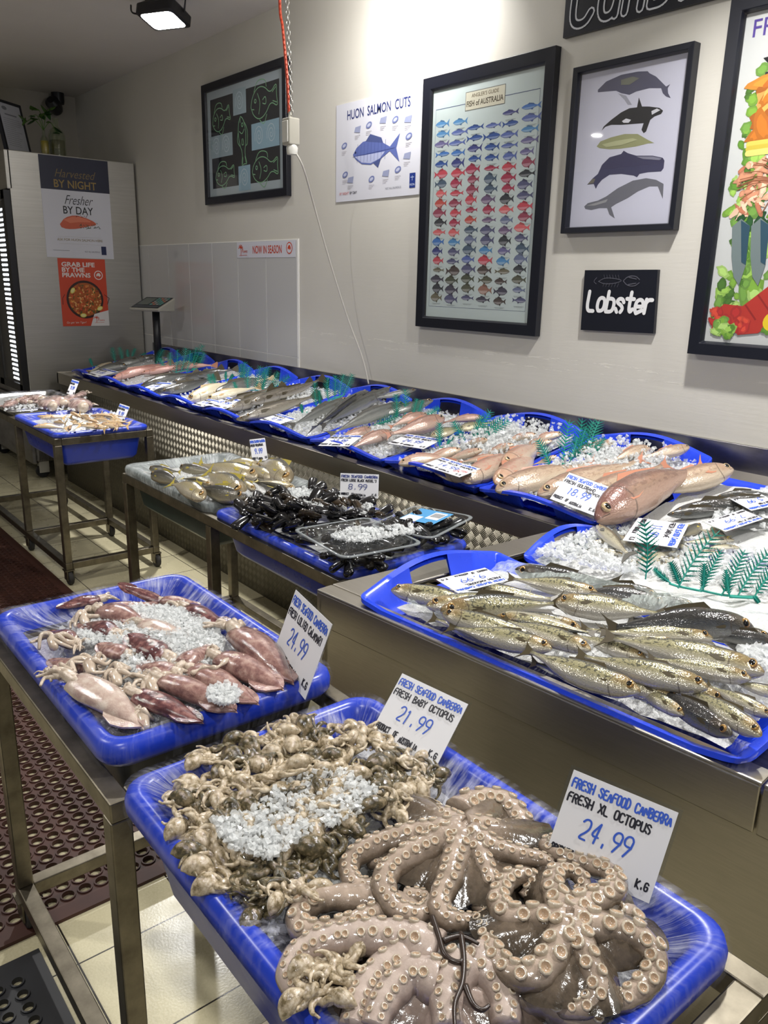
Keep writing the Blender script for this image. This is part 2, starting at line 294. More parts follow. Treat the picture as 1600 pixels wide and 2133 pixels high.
# ------------------------------------------------------------------ mesh building
class MB:
    def __init__(s): s.v = []; s.f = []; s.mi = []; s.uv = []; s.c = []
    def add(s, vs, fs, mi=0, uvs=None, col=None):
        b = len(s.v); s.v.extend([tuple(p) for p in vs]); s.f.extend([tuple(i+b for i in f) for f in fs])
        s.mi.extend([mi]*len(fs)); s.uv.extend(uvs if uvs is not None else [(0, 0)]*len(vs))
        if col is not None: s.c.extend([col]*len(fs))
    def box(s, x0, x1, y0, y1, z0, z1, mi=0):
        vs = [(x, y, z) for z in (z0, z1) for y in (y0, y1) for x in (x0, x1)]
        s.add(vs, [(0, 2, 3, 1), (4, 5, 7, 6), (0, 1, 5, 4), (2, 6, 7, 3), (0, 4, 6, 2), (1, 3, 7, 5)], mi)
    def bar(s, a, b, w, h=None, mi=0, up=(0, 0, 1)):
        a = Vector(a); b = Vector(b); h = h or w; d = (b-a).normalized(); u = Vector(up)
        if abs(d.dot(u)) > 0.95: u = Vector((0, 1, 0))
        r = d.cross(u).normalized(); u = r.cross(d)
        vs = [p+r*(sx*w/2)+u*(sy*h/2) for p in (a, b) for sx, sy in ((-1, -1), (1, -1), (1, 1), (-1, 1))]
        s.add(vs, [(0, 1, 2, 3), (7, 6, 5, 4), (0, 4, 5, 1), (1, 5, 6, 2), (2, 6, 7, 3), (3, 7, 4, 0)], mi)
    def tube(s, path, rad, seg=8, mi=0, uvf=None, flat=1.0, up=None, caps=True):
        path = [Vector(p) for p in path]; n = len(path)
        rad = [rad]*n if isinstance(rad, (int, float)) else rad
        vs = []; uvs = []; prev = None
        for i in range(n):
            d = (path[min(i+1, n-1)]-path[max(i-1, 0)]).normalized()
            if up is not None: r = d.cross(Vector(up)); r = r.normalized() if r.length > 1e-4 else (prev or Vector((1, 0, 0)))
            else:
                if prev is None: r = d.orthogonal().normalized()
                else: r = (prev-d*prev.dot(d)); r = r.normalized() if r.length > 1e-5 else d.orthogonal().normalized()
            prev = r; u = r.cross(d)
            for k in range(seg):
                a = 2*PI*k/seg; vs.append(path[i]+r*(rad[i]*math.cos(a))+u*(rad[i]*flat*math.sin(a)))
                uvs.append(uvf(i/(n-1), math.sin(a)) if uvf else (i/(n-1), k/seg))
        fs = [(i*seg+k, i*seg+(k+1) % seg, (i+1)*seg+(k+1) % seg, (i+1)*seg+k) for i in range(n-1) for k in range(seg)]
        if caps: fs += [tuple(range(seg))[::-1], tuple((n-1)*seg+k for k in range(seg))]
        s.add(vs, fs, mi, uvs)
    def lathe(s, prof, seg=16, mi=0, M4=None, cap=True):
        vs = [(r*math.cos(2*PI*k/seg), r*math.sin(2*PI*k/seg), z) for r, z in prof for k in range(seg)]
        if M4 is not None: vs = [M4 @ Vector(v) for v in vs]
        n = len(prof); fs = [(i*seg+k, i*seg+(k+1) % seg, (i+1)*seg+(k+1) % seg, (i+1)*seg+k) for i in range(n-1) for k in range(seg)]
        if cap: fs += [tuple(range(seg))[::-1], tuple((n-1)*seg+k for k in range(seg))]
        s.add(vs, fs, mi)
    def loft(s, loops, mi=0, close0=False, close1=False, skip=None, uv=True):
        n = len(loops[0]); vs = [p for l in loops for p in l]
        fs = [(i*n+k, i*n+(k+1) % n, (i+1)*n+(k+1) % n, (i+1)*n+k) for i in range(len(loops)-1) for k in range(n) if not (skip and skip(i, k))]
        if close0: fs.append(tuple(range(n))[::-1])
        if close1: fs.append(tuple((len(loops)-1)*n+k for k in range(n)))
        s.add(vs, fs, mi, [(i/max(1, len(loops)-1), k/n*6.0) for i in range(len(loops)) for k in range(n)])
    def mesh(s, name, mats, smooth=True, sharp=None):
        me = bpy.data.meshes.new(name); me.from_pydata([tuple(v) for v in s.v], [], s.f)
        for m in mats: me.materials.append(m)
        if s.f:
            me.polygons.foreach_set('material_index', s.mi)
            me.polygons.foreach_set('use_smooth', [smooth]*len(s.f))
        lv = np.empty(len(me.loops), dtype=np.int32); me.loops.foreach_get('vertex_index', lv)
        uvl = me.uv_layers.new(name='UVMap'); uvl.data.foreach_set('uv', np.array(s.uv, dtype=np.float32)[lv].ravel())
        if s.c:
            ca = me.color_attributes.new('Col', 'FLOAT_COLOR', 'CORNER')
            arr = np.ones((len(me.loops), 4), dtype=np.float32); k = 0
            for p, c in zip(me.polygons, s.c): arr[p.loop_start:p.loop_start+p.loop_total, :3] = c
            ca.data.foreach_set('color', arr.ravel())
        if sharp: me.set_sharp_from_angle(angle=math.radians(sharp))
        me.update(); return me
    def build(s, name, mats, parent=None, smooth=True, sharp=None, bevel=0):
        if not isinstance(mats, (list, tuple)): mats = [mats]
        o = bpy.data.objects.new(name, s.mesh(name, mats, smooth, sharp)); COL.objects.link(o)
        if parent is not None: o.parent = parent
        if bevel:
            b = o.modifiers.new('bevel', 'BEVEL'); b.width = bevel; b.segments = 2; b.limit_method = 'ANGLE'
        return o
def tag(o, label, cat, group=None, kind=None):
    o['label'] = label; o['category'] = cat
    if group: o['group'] = group
    if kind: o['kind'] = kind
    return o
def empty(name, loc=(0, 0, 0), mat4=None):
    o = bpy.data.objects.new(name, None); o.empty_display_size = 0.05; COL.objects.link(o)
    if mat4 is not None: o.matrix_world = mat4
    else: o.location = loc
    return o
def structure(name, mb, mat, **kw):
    kw.setdefault('smooth', False); o = mb.build(name, mat, **kw); o['kind'] = 'structure'; return o
def part_copy(src, parent):
    c = src.copy(); COL.objects.link(c); c.parent = parent; c.matrix_parent_inverse = Matrix(); return c
def abspart(mb, name, mats, parent, **kw):
    """a part whose mesh is laid out in room coordinates, parented to an Empty standing at its thing's base"""
    o = mb.build(name, mats, None, **kw); o.parent = parent; o.matrix_parent_inverse = parent.matrix_basis.inverted(); return o
def cr(pts, n=8, closed=False):
    """Catmull-Rom through points"""
    P = [Vector(p) for p in pts]; out = []
    for i in range(len(P)-1):
        p0 = P[max(i-1, 0)]; p1 = P[i]; p2 = P[i+1]; p3 = P[min(i+2, len(P)-1)]
        for k in range(n):
            t = k/n; out.append(0.5*((2*p1)+(p2-p0)*t+(2*p0-5*p1+4*p2-p3)*t*t+(3*p1-p0-3*p2+p3)*t**3))
    out.append(P[-1]); return out
def rr(x0, x1, y0, y1, r, nc=5, ns=10):
    """rounded rectangle, anticlockwise, starting on the low-y side"""
    pts = []
    for (cx, cy, a0, ex, ey) in ((x1-r, y0+r, -PI/2, 0, 1), (x1-r, y1-r, 0, -1, 0), (x0+r, y1-r, PI/2, 0, -1), (x0+r, y0+r, PI, 1, 0)):
        arc = [(cx+r*math.cos(a0+PI/2*k/nc), cy+r*math.sin(a0+PI/2*k/nc)) for k in range(nc+1)]
        pts += arc
        lx, ly = arc[-1]; ln = (y1-y0-2*r) if ey else (x1-x0-2*r)
        pts += [(lx+ex*ln*k/ns, ly+ey*ln*k/ns) for k in range(1, ns)]
    return pts
ORD = ['', 'first', 'second', 'third', 'fourth', 'fifth', 'sixth', 'seventh', 'eighth', 'ninth', 'tenth', 'eleventh', 'twelfth', 'thirteenth', 'fourteenth', 'fifteenth', 'sixteenth', 'seventeenth', 'eighteenth', 'nineteenth', 'twentieth', 'twenty-first', 'twenty-second', 'twenty-third', 'twenty-fourth']
def label_rows(things, rows, place):
    """things: (object, description, world point); names each one by its row and its place in that row"""
    P = sorted([(to_px(p)[1], to_px(p)[0], o, d) for o, d, p in things], key=lambda q: q[0]); n = len(P); k = 0
    names = {1: ['only'], 2: ['back', 'front'], 3: ['back', 'middle', 'front'], 4: ['back', 'second', 'third', 'front'], 5: ['back', 'second', 'middle', 'fourth', 'front'],
             6: ['back', 'second', 'third', 'fourth', 'fifth', 'front'], 7: ['back', 'second', 'third', 'fourth', 'fifth', 'sixth', 'front']}[rows]
    for r in range(rows):
        row = sorted(P[r*n//rows:(r+1)*n//rows], key=lambda q: q[1])
        for j, (_, _, o, d) in enumerate(row):
            o['label'] = f"{d}, {ORD[j+1]} from left, {names[r]} row of {place}" if rows > 1 else f"{d}, {ORD[j+1]} from left in {place}"
# ------------------------------------------------------------------ the setting
YW, ZC, XE = 2.88, 3.19, -8.1
b = MB(); b.box(XE-0.2, 2.6, -4.2, 3.05, -0.1, 0); structure('floor', b, M['floor'])
b = MB(); b.box(XE, 2.6, YW, YW+0.15, 0, ZC+0.1); structure('wall_back', b, M['wall'])
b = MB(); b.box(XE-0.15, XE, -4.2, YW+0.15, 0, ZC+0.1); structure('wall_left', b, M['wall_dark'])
b = MB(); b.box(XE-0.15, 2.6, -4.2, YW+0.15, ZC, ZC+0.1); structure('ceiling', b, M['ceiling'])
# tiled dado behind the scale: tiles 0.373 wide with pale grout
tl = MB(); gr = MB(); x = -4.405; gr.box(-6.9, -4.39, YW-0.006, YW, 1.0, 1.884)
while x > -6.9:
    for z0, z1 in ((0.85, 1.154), (1.162, 1.877)): tl.box(x-0.365, x, YW-0.009, YW-0.006, z0, z1)
    x -= 0.373
o = structure('trim_1', gr, M['grout']); o['label'] = 'pale grout and edge trim around the wall tiles'
o = structure('trim_2', tl, M['tile']); o['label'] = 'tall glossy white wall tiles'

# ------------------------------------------------------------------ far counter
fc = empty('fish_counter', (-6.64, 2.05, 0)); tag(fc, 'long stainless counter along the wall with diamond tread plate front', 'counter')
XL, XR, YF = -6.64, -1.57, 2.05
b = MB(); b.box(XL+0.01, XR+0.06, YF+0.012, YF+0.02, 0.0, 0.82); abspart(b, 'tread_panel', M['tread'], fc)
b = MB(); b.box(XL+0.01, XL+0.018, YF+0.02, YW-0.01, 0.0, 0.82); abspart(b, 'end_panel', M['tread'], fc)
b = MB(); b.box(XL, XR, YF, YF+0.008, 0.80, 0.886); b.box(XL, XR, YF, YF+0.055, 0.880, 0.886); b.box(XL, XL+0.03, YF, YW-0.02, 0.80, 0.89)
abspart(b, 'front_rim', M['steel'], fc, smooth=False, bevel=0.003)
b = MB(); ya, za, yb, zb = YF+0.05, 0.855, 2.80, 0.99
b.add([(XL, ya, za), (1.0, ya, za), (1.0, yb, zb), (XL, yb, zb), (1.0, YW-0.016, 1.0), (XL, YW-0.016, 1.0)], [(0, 1, 2, 3), (3, 2, 4, 5)]); abspart(b, 'deck', M['steel'], fc, smooth=False)
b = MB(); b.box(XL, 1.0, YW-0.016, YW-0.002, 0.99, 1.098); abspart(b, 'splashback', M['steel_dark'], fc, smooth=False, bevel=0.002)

# ------------------------------------------------------------------ corner counter (near right)
cc = empty('corner_counter', (-1.589, 1.089, 0)); tag(cc, 'plain stainless counter corner holding the mackerel and sardine trays', 'counter')
A = Vector((-1.589, 1.089)); dx = Vector((0.9958, 0.0913)); B = Vector((-1.565, 2.055)); dy = (B-A).normalized(); nf = Vector((-dx.y, dx.x))
E1 = A+dx*1.12; E2 = A+dx*2.0
def prism(b, poly, z0, z1, mi=0):
    n = len(poly); b.add([(p[0], p[1], z0) for p in poly]+[(p[0], p[1], z1) for p in poly], [tuple(range(n))[::-1], tuple(range(n, 2*n))]+[(i, (i+1) % n, n+(i+1) % n, n+i) for i in range(n)], mi)
b = MB(); i0 = A+nf*0.010+dx*0.012; prism(b, [i0, E2+nf*0.010, E2+nf*0.02, i0+nf*0.01], 0.04, 0.86); prism(b, [A+dx*0.012, B+dx*0.012, B+dx*0.022, A+dx*0.022], 0.04, 0.86)
abspart(b, 'front_panel', M['steel'], cc, smooth=False)
b = MB(); w = 0.05
for P0, P1 in ((A, E1-dx*0.002), (E1+dx*0.002, E2)):
    prism(b, [P0, P1, P1+nf*w, P0+nf*w], 0.878, 0.886); prism(b, [P0, P1, P1+nf*0.006, P0+nf*0.006], 0.79, 0.880)
abspart(b, 'front_rim', M['steel'], cc, smooth=False, bevel=0.003)
b = MB(); prism(b, [A+nf*0.052, A+nf*0.052+dx*0.115, B+dx*0.10, B], 0.879, 0.887); prism(b, [A, B, B+dx*0.006, A+dx*0.006], 0.79, 0.882)
abspart(b, 'side_rim', M['steel'], cc, smooth=False, bevel=0.003)
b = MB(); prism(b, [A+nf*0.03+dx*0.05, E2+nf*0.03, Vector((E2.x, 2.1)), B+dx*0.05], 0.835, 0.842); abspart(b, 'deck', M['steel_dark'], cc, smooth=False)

# ------------------------------------------------------------------ trays
def tub(x0, x1, y0, y1, zr, depth, color, name, label, cat='tub', group=None, filmkey=None, floor=None, flare=0.045, fillz=0.05, rim=0.03, liner_mat=None, r=0.05, drop=0.0):
    """a straight sided plastic tub with a thick rolled rim; rim top at zr"""
    t = empty(name, ((x0+x1)/2, (y0+y1)/2, zr-depth)); tag(t, label, cat, group)
    def L(ins, z, rr_=None): return [(px, py, z) for px, py in rr(x0+ins, x1-ins, y0+ins, y1-ins, max(0.015, (rr_ or r)-ins*0.5), 6, 10)]
    b = MB(); zb = zr-depth
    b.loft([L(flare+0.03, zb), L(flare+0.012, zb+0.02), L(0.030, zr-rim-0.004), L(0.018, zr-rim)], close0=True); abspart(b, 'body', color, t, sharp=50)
    b = MB(); b.loft([L(0.030, zr-rim-0.002), L(0.010, zr-rim), L(0.001, zr-rim*0.75), L(0.0, zr-rim*0.4), L(0.004, zr-rim*0.12), L(0.014, zr), L(0.026, zr-0.001), L(0.034, zr-0.008), L(0.040, zr-0.03), L(flare+0.014, zr-fillz-0.02)])
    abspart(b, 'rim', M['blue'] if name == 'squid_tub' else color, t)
    b = MB(); b.loft([L(flare+0.012, zr-fillz-0.004), L(flare+0.03, zr-fillz)], close1=True); abspart(b, 'lining', floor or M['brine'], t)
    if filmkey:
        rg = random.Random(int(abs(x0*1000)) % 997); n = len(L(0, 0)); ph = [rg.uniform(0, 6) for _ in range(4)]
        def W(ins, z, a=0.002):
            out = []
            for k, (px, py, pz) in enumerate(L(ins, z)):
                th = 2*PI*k/n; j = math.sin(th*9+ph[0])+math.sin(th*17+ph[1])+0.8*math.sin(th*31+ph[2])+rg.uniform(-0.5, 0.5)
                out.append((px, py, pz+j*a))
            return out
        b = MB(); b.loft([W(0.004, zr-rim-0.012-drop, 0.003), W(-0.004, zr-rim*0.7, 0.001), W(-0.004, zr-rim*0.35, 0.0006), W(0.001, zr+0.003, 0.0004), W(0.014, zr+0.005, 0.0005), W(0.03, zr+0.003, 0.0008), W(0.05, zr-0.010, 0.002), W(0.075, zr-0.022, 0.003), W(0.10, zr-0.034, 0.003), W(0.13, zr-0.042, 0.002)])
        abspart(b, 'liner' if filmkey != 'film' else 'cling_film', M[filmkey], t)
    return t
SQ = tub(-1.968, -1.222, 0.400, 0.896, 0.866, 0.19, M['black'], 'squid_tub', 'blue cling-filmed tub heaped with pinkish squid and ice', filmkey='film', fillz=0.06, rim=0.05)  # body coloured black to stand in for the deep shadow between the tubs
OC = tub(-1.134, -0.344, 0.382, 0.893, 0.866, 0.22, M['blue'], 'octopus_tub', 'blue cling-filmed tub holding baby and large octopus', filmkey='film', fillz=0.06, rim=0.05)
WH = tub(-5.02, -4.27, 1.275, 1.80, 0.842, 0.19, M['blue'], 'whiting_tub', 'blue tub of small tan fish on the far trolley', filmkey='film', fillz=0.035)
ST = tub(-5.95, -5.11, 1.275, 1.80, 0.846, 0.07, M['silver'], 'metal_tray', 'shallow silver metal tray of greyish squid on the far trolley', cat='tray', rim=0.014, fillz=0.03, filmkey='film')
GT = tub(-3.375, -2.585, 1.285, 1.80, 0.846, 0.19, M['green'], 'green_tub', 'dark green tub with milky plastic liner holding yellow-tailed fish', filmkey='liner', fillz=0.04, drop=0.015)
MT = tub(-2.545, -1.73, 1.285, 1.80, 0.842, 0.17, M['blue'], 'mussel_tub', 'blue tub of black mussels beside the corner counter', filmkey='film', fillz=0.045)

def trolley(x0, xm, x1, y0, y1, label, zt=0.815, zl=0.125, half=False):
    t = empty('trolley', ((x0+x1)/2, (y0+y1)/2, 0)); tag(t, label, 'trolley', 'steel trolleys'); w = 0.038
    def seg(name, p, q, ww=w, h=w):
        b = MB(); b.bar(p, q, ww, h); return abspart(b, name, M['frame_steel'], t, smooth=False, bevel=0.003)
    h = w/2
    for y in (y0+h, y1-h):
        seg('top_rail', (x0, y, zt-h), (xm+h if half and y < (y0+y1)/2 else x1, y, zt-h), 0.036, w); seg('lower_rail', (x0, y, zl-h), (x1, y, zl-h))
    for x in (x0+h, xm, x1-h):
        for y in (y0+h, y1-h): seg('post', (x, y, zl), (x, y, zt-w))
        seg('cross_rail', (x, y0+w, zt-h), (x, y1-w, zt-h)); seg('cross_rail', (x, y0+w, zl-h), (x, y1-w, zl-h))
        for y in (y0+h, y1-h):
            c = MB(); c.box(x-0.026, x+0.026, y-0.026, y+0.026, zl-w-0.007, zl-w)
            for s in (-1, 1): c.box(x-0.02, x+0.032, y+s*0.017-0.0025, y+s*0.017+0.0025, 0.028, zl-w-0.004)
            cs = abspart(c, 'caster', M['frame_steel'], t, smooth=False)
            q = MB(); q.lathe([(0.008, -0.013), (0.034, -0.013), (0.038, -0.009), (0.038, 0.009), (0.034, 0.013), (0.008, 0.013)], 18, M4=Matrix.Translation((x+0.012, y, 0.0385)) @ Matrix.Rotation(PI/2, 4, 'X'))
            wl = q.build('wheel', M['rubber'], None, sharp=40); wl.parent = cs
    return t
trolley(-1.935, -1.165, -0.30, 0.375, 0.905, 'steel trolley carrying the squid tub and octopus tub', half=True)
trolley(-3.36, -2.56, -1.75, 1.275, 1.81, 'steel trolley carrying the green tub and mussel tub')
trolley(-5.93, -5.00, -4.27, 1.275, 1.815, 'steel trolley at the far end by the fridge')

# display trays with arched ends and hand holes, lying on the sloping deck
def display_tray(mat4, w, l, label, arch=0.042, rim=0.058, filmed=False, name='display_tray', group='blue display trays'):
    t = empty(name, mat4=mat4); tag(t, label, 'tray', group)
    base = rr(0, w, 0, l, 0.035, 5, 16); n = len(base)
    def zr(u, v):
        e = max(0.0, 1-min(v, l-v)/0.10); e = e*e*(3-2*e); return rim+arch*e*math.sin(PI*min(max(u/w, 0), 1))**1.3 - 0.010*(1-e)
    def L(ins, zf, kb): return [(min(max(u, ins), w-ins), min(max(v, ins), l-ins)+kb*math.sin(PI*u/w)*(-1 if v < 0.06 else (1 if v > l-0.06 else 0)), zf(u, v)) for u, v in base]
    hole = lambda i, k: i in (1, 5) and (base[k][1] < 0.002 or base[k][1] > l-0.002) and 0.36*w < base[k][0] < 0.64*w
    z0 = lambda u, v: 0.0
    lo = lambda u, v: rim*0.42; hi = lambda u, v: zr(u, v)-0.018; top = lambda u, v: zr(u, v)
    b = MB()
    b.loft([L(0.050, z0, 0), L(0.030, lo, 0.010), L(0.018, hi, 0.020), L(0.0, lambda u, v: zr(u, v)-0.009, 0.026), L(0.004, top, 0.026), L(0.020, lambda u, v: zr(u, v)-0.003, 0.020), L(0.034, lambda u, v: lo(u, v)+0.002, 0.010), L(0.052, lambda u, v: 0.006, 0)], close0=True, close1=True, skip=hole)
    o = b.build('body', M['blue_tray'], t, sharp=60)
    return t
SL = math.atan2(0.135, 0.70); DK0 = np.array([0, 2.10, 0.858]); DKN = np.array([0, -math.sin(SL), math.cos(SL)])
def deck_mat(x, dy=0.0, rotz=0.0, lift=0.002):
    return Matrix.Translation(Vector((x, DK0[1], DK0[2]))+Vector(DKN)*lift) @ Matrix.Rotation(SL, 4, 'X') @ Matrix.Translation((0, dy, 0)) @ Matrix.Rotation(rotz, 4, 'Z')
def DT(px, py, h): return Np(px, py, DK0+DKN*h, DKN)
TX = [-6.42, -5.87, -5.325, -4.775, -4.23, -3.69, -3.125, -2.565, -2.01]
TL = ['blue tray of dark-headed silver fish at the far end of the counter', 'blue tray of long pink fish', 'blue tray of long black fish', 'blue tray of pale fish with two price cards',
      'blue tray of long grey-brown fish', 'blue tray of dark grey mullet on ice', 'blue tray of red-brown and greenish fish on ice', 'blue tray of small pinkish fish under ice', 'blue tray of large pinkish-brown snapper']
for k, x in enumerate(TX): display_tray(deck_mat(x, 0.0, 0, 0.003+0.004*(k % 2)), 0.545, 0.70, TL[k])
# trays of the corner counter run along the front, hand holes at their left ends
def flat_tray(x, y, z, w, l, ang, label, tilt=0.0):
    return display_tray(Matrix.Translation((x, y, z)) @ Matrix.Rotation(ang, 4, 'Z') @ Matrix.Rotation(tilt, 4, 'Y') @ Matrix.Rotation(-PI/2, 4, 'Z') @ Matrix.Translation((-w, 0, 0)), w, l, label)
flat_tray(-1.455, 1.112, 0.846, 0.545, 0.95, 0.085, 'blue tray heaped with spotted mackerel on the corner counter')
flat_tray(-1.425, 1.675, 0.846, 0.45, 0.95, 0.06, 'blue tray of small sardines on ice, lined with clear plastic')
display_tray(deck_mat(-1.445, 0.02) @ Matrix.Rotation(-PI/2, 4, 'Z') @ Matrix.Translation((-0.56, 0, 0)), 0.56, 0.9, 'blue tray of black fish in the counter corner')
# ------------------------------------------------------------------ flat printed and painted art
_fc = {}
def font_mesh(s, bold=0.0):
    if (s, bold) in _fc: return _fc[(s, bold)]
    cu = bpy.data.curves.new('t', 'FONT'); cu.body = s; cu.offset = bold; cu.resolution_u = 3
    o = bpy.data.objects.new('t', cu); COL.objects.link(o); dg = bpy.context.evaluated_depsgraph_get()
    me = bpy.data.meshes.new_from_object(o.evaluated_get(dg)); vs = [(v.co.x, v.co.y) for v in me.vertices]; fs = [tuple(p.vertices) for p in me.polygons]
    bpy.data.objects.remove(o); bpy.data.curves.remove(cu); bpy.data.meshes.remove(me); _fc[(s, bold)] = (vs, fs); return vs, fs
SF = {'A': '002640 1232', 'B': '0006 0636453403 0333424130 3000', 'C': '4536160501103041', 'D': '0006 06264442 4220 2000', 'E': '40000646 0333', 'F': '000646 0333', 'G': '45361605011030414323',
      'H': '0006 4046 0343', 'I': '2026', 'J': '4641301001', 'K': '0006 460340', 'L': '060040', 'M': '0006234640', 'N': '00064046', 'O': '100105163645413010', 'P': '0006364544330 3'.replace(' ', ''), 'Q': '100105163645413010 2240',
      'R': '000636454433 0323 2340', 'S': '453616051433424130 1001', 'T': '0646 2620', 'U': '060110304146', 'V': '062046', 'W': '0610233046', 'X': '0046 0640', 'Y': '062346 2320', 'Z': '06460040',
      '0': '100105163645413010', '1': '152620', '2': '05163645430040', '3': '0516364533 33424130 1001', '4': '360242 3630', '5': '460604344230 1001', '6': '361401103041 4233 1302', '7': '064610', '8': '13040516364544331302011030414233', '9': '43130405163645 4543 4320',
      '.': '2021', "'": '2625', '-': '1333', '/': '0046', ' ': '',
      'a': '43341403011030414440', 'b': '0600 003041433404', 'e': '0242433414030110 1041', 'n': '0400 0314344340', 'o': '100103143443413010', 'r': '0400 031434', 's': '43341403324130 1001', 't': '26213041 0444', 'd': '46404130100103143 443'.replace(' ', ''), 'i': '2420', 'l': '2620', 'h': '0600 0314344340', 'v': '042044', 'y': '0420 4410'}
def smooth2(p, it=1):
    for _ in range(it):
        if len(p) < 3: return p
        q = [p[0]]
        for a, c in zip(p, p[1:]): q += [(a[0]*.75+c[0]*.25, a[1]*.75+c[1]*.25), (a[0]*.25+c[0]*.75, a[1]*.25+c[1]*.75)]
        q.append(p[-1]); p = q
    return p
class Art:
    def __init__(s, O, U, V):
        s.O = Vector(O); s.U = Vector(U).normalized(); s.V = Vector(V).normalized(); s.N = s.U.cross(s.V).normalized(); s.b = MB(); s.layer = 1; s.k = 0
    def P(s, a, c, l=None): return s.O+s.U*a+s.V*c+s.N*(0.0006+0.0003*(s.layer if l is None else l)+0.000005*(s.k % 54))
    def poly(s, pts, col): s.k += 1; s.b.add([s.P(*p) for p in pts], [tuple(range(len(pts)))], 0, None, lin(col))
    def rect(s, x0, x1, y0, y1, col): s.poly([(x0, y0), (x1, y0), (x1, y1), (x0, y1)], col)
    def ell(s, cx, cy, rx, ry, col, n=18, ang=0.0):
        ca, sa = math.cos(ang), math.sin(ang)
        s.poly([(cx+rx*math.cos(t)*ca-ry*math.sin(t)*sa, cy+rx*math.cos(t)*sa+ry*math.sin(t)*ca) for t in (2*PI*k/n for k in range(n))], col)
    def line(s, pts, w, col, caps=True):
        for a, c in zip(pts, pts[1:]):
            d = math.hypot(c[0]-a[0], c[1]-a[1])
            if d < 1e-7: continue
            nx, ny = -(c[1]-a[1])/d*w/2, (c[0]-a[0])/d*w/2
            s.poly([(a[0]-nx, a[1]-ny), (c[0]-nx, c[1]-ny), (c[0]+nx, c[1]+ny), (a[0]+nx, a[1]+ny)], col)
        if caps:
            for p in pts: s.ell(p[0], p[1], w/2, w/2, col, 8)
    def text(s, t, x, y, h, col, bold=0.0, shear=0.0, maxw=None, align='l', ital=False):
        vs, fs = font_mesh(t, bold)
        if not vs: return
        x0 = min(v[0] for v in vs); x1 = max(v[0] for v in vs); k = h/0.72; kx = k
        if maxw and (x1-x0)*k > maxw: kx = maxw/(x1-x0)
        elif maxw and align == 'fit': kx = maxw/(x1-x0)
        ox = x-(x0*kx if align != 'c' else (x0+x1)/2*kx)
        s.b.add([s.P(ox+v[0]*kx+v[1]*k*shear, y+v[1]*k) for v in vs], fs, 0, None, lin(col))
    def hand(s, t, x, y, h, w, lw, col, rg, slant=0.0, it=1, jit=0.06):
        """marker lettering: t fills width w from x"""
        adv = w/max(1, len(t)); gw = adv*0.74
        for i, ch in enumerate(t):
            for st in SF.get(ch, SF.get(ch.upper(), '')).split():
                pts = [(int(st[k])/4.0, int(st[k+1])/6.0) for k in range(0, len(st)-1, 2)]
                dy = rg.uniform(-jit, jit)*h; pts = smooth2(pts, it)
                s.line([(x+i*adv+gw*px+slant*h*py, y+dy+h*py) for px, py in pts], lw, col)
    def fish(s, cx, cy, L, H, col, d=1, belly=None, tail=1.0, fin=True):
        up = [(0.0, 0.0), (0.08, 0.26), (0.22, 0.46), (0.4, 0.5), (0.6, 0.36), (0.78, 0.12)]; lo = [(0.78, -0.10), (0.6, -0.34), (0.4, -0.5), (0.2, -0.42), (0.07, -0.2)]
        T = lambda p: (cx+d*(p[0]-0.5)*L, cy+p[1]*H)
        s.poly([T(p) for p in up+[(0.80, 0.09), (1.0, 0.42*tail), (0.93, 0.0), (1.0, -0.42*tail), (0.80, -0.08)]+lo], col)
        if fin: s.poly([T(p) for p in ((0.28, 0.45), (0.38, 0.72), (0.62, 0.5), (0.66, 0.28))], tuple(int(c*0.8) for c in col)); s.poly([T(p) for p in ((0.45, -0.44), (0.56, -0.66), (0.62, -0.3))], tuple(int(c*0.8) for c in col))
        if belly: s.layer += 1; s.poly([T(p) for p in ((0.04, -0.08), (0.3, -0.08), (0.7, -0.06), (0.6, -0.30), (0.4, -0.44), (0.2, -0.36))], belly); s.layer -= 1
    def build(s, name, parent, m='print'): return abspart(s.b, name, M[m], parent, smooth=False)
def wallart(x0, z0, d=0.0): return Art((x0, YW-d, z0), (1, 0, 0), (0, 0, 1))
def framed(name, x0, x1, z0, z1, bw, depth, label, cat, mat='black_frame', glass=True, paper='paper', lip=0.012, bwb=None):
    """a framed picture hanging flat on the back wall; returns its Empty and an Art for the picture"""
    t = empty(name, ((x0+x1)/2, YW, z0)); tag(t, label, cat); y1 = YW-0.001; y0 = YW-depth; bb = bwb or bw
    def L(i, y, ib=None): ib = i if ib is None else ib; return [(x0+i, y, z0+ib), (x1-i, y, z0+ib), (x1-i, y, z1-i), (x0+i, y, z1-i)]
    b = MB(); b.loft([L(0, y1), L(0, y0), L(bw*0.85, y0+0.001, bb*0.85), L(bw, y0+lip, bb), L(bw, y1, bb)]); abspart(b, 'frame', M[mat], t, smooth=False, bevel=0.002)
    b = MB(); yp = YW-max(0.004, depth-lip-0.006); b.box(x0+bw*0.6, x1-bw*0.6, yp, y1, z0+bb*0.6, z1-bw*0.6); abspart(b, 'backing_paper', M[paper], t, smooth=False)
    if glass:
        b = MB(); yg = y0+lip*0.55; b.box(x0+bw*0.9, x1-bw*0.9, yg, yg+0.002, z0+bb*0.9, z1-bw*0.9); abspart(b, 'glass', M['glass'], t, smooth=False)
    return t, Art((x0+bw, yp, z0+bb), (1, 0, 0), (0, 0, 1)), x1-x0-2*bw, z1-z0-bw-bb
R_ = random.Random(3)
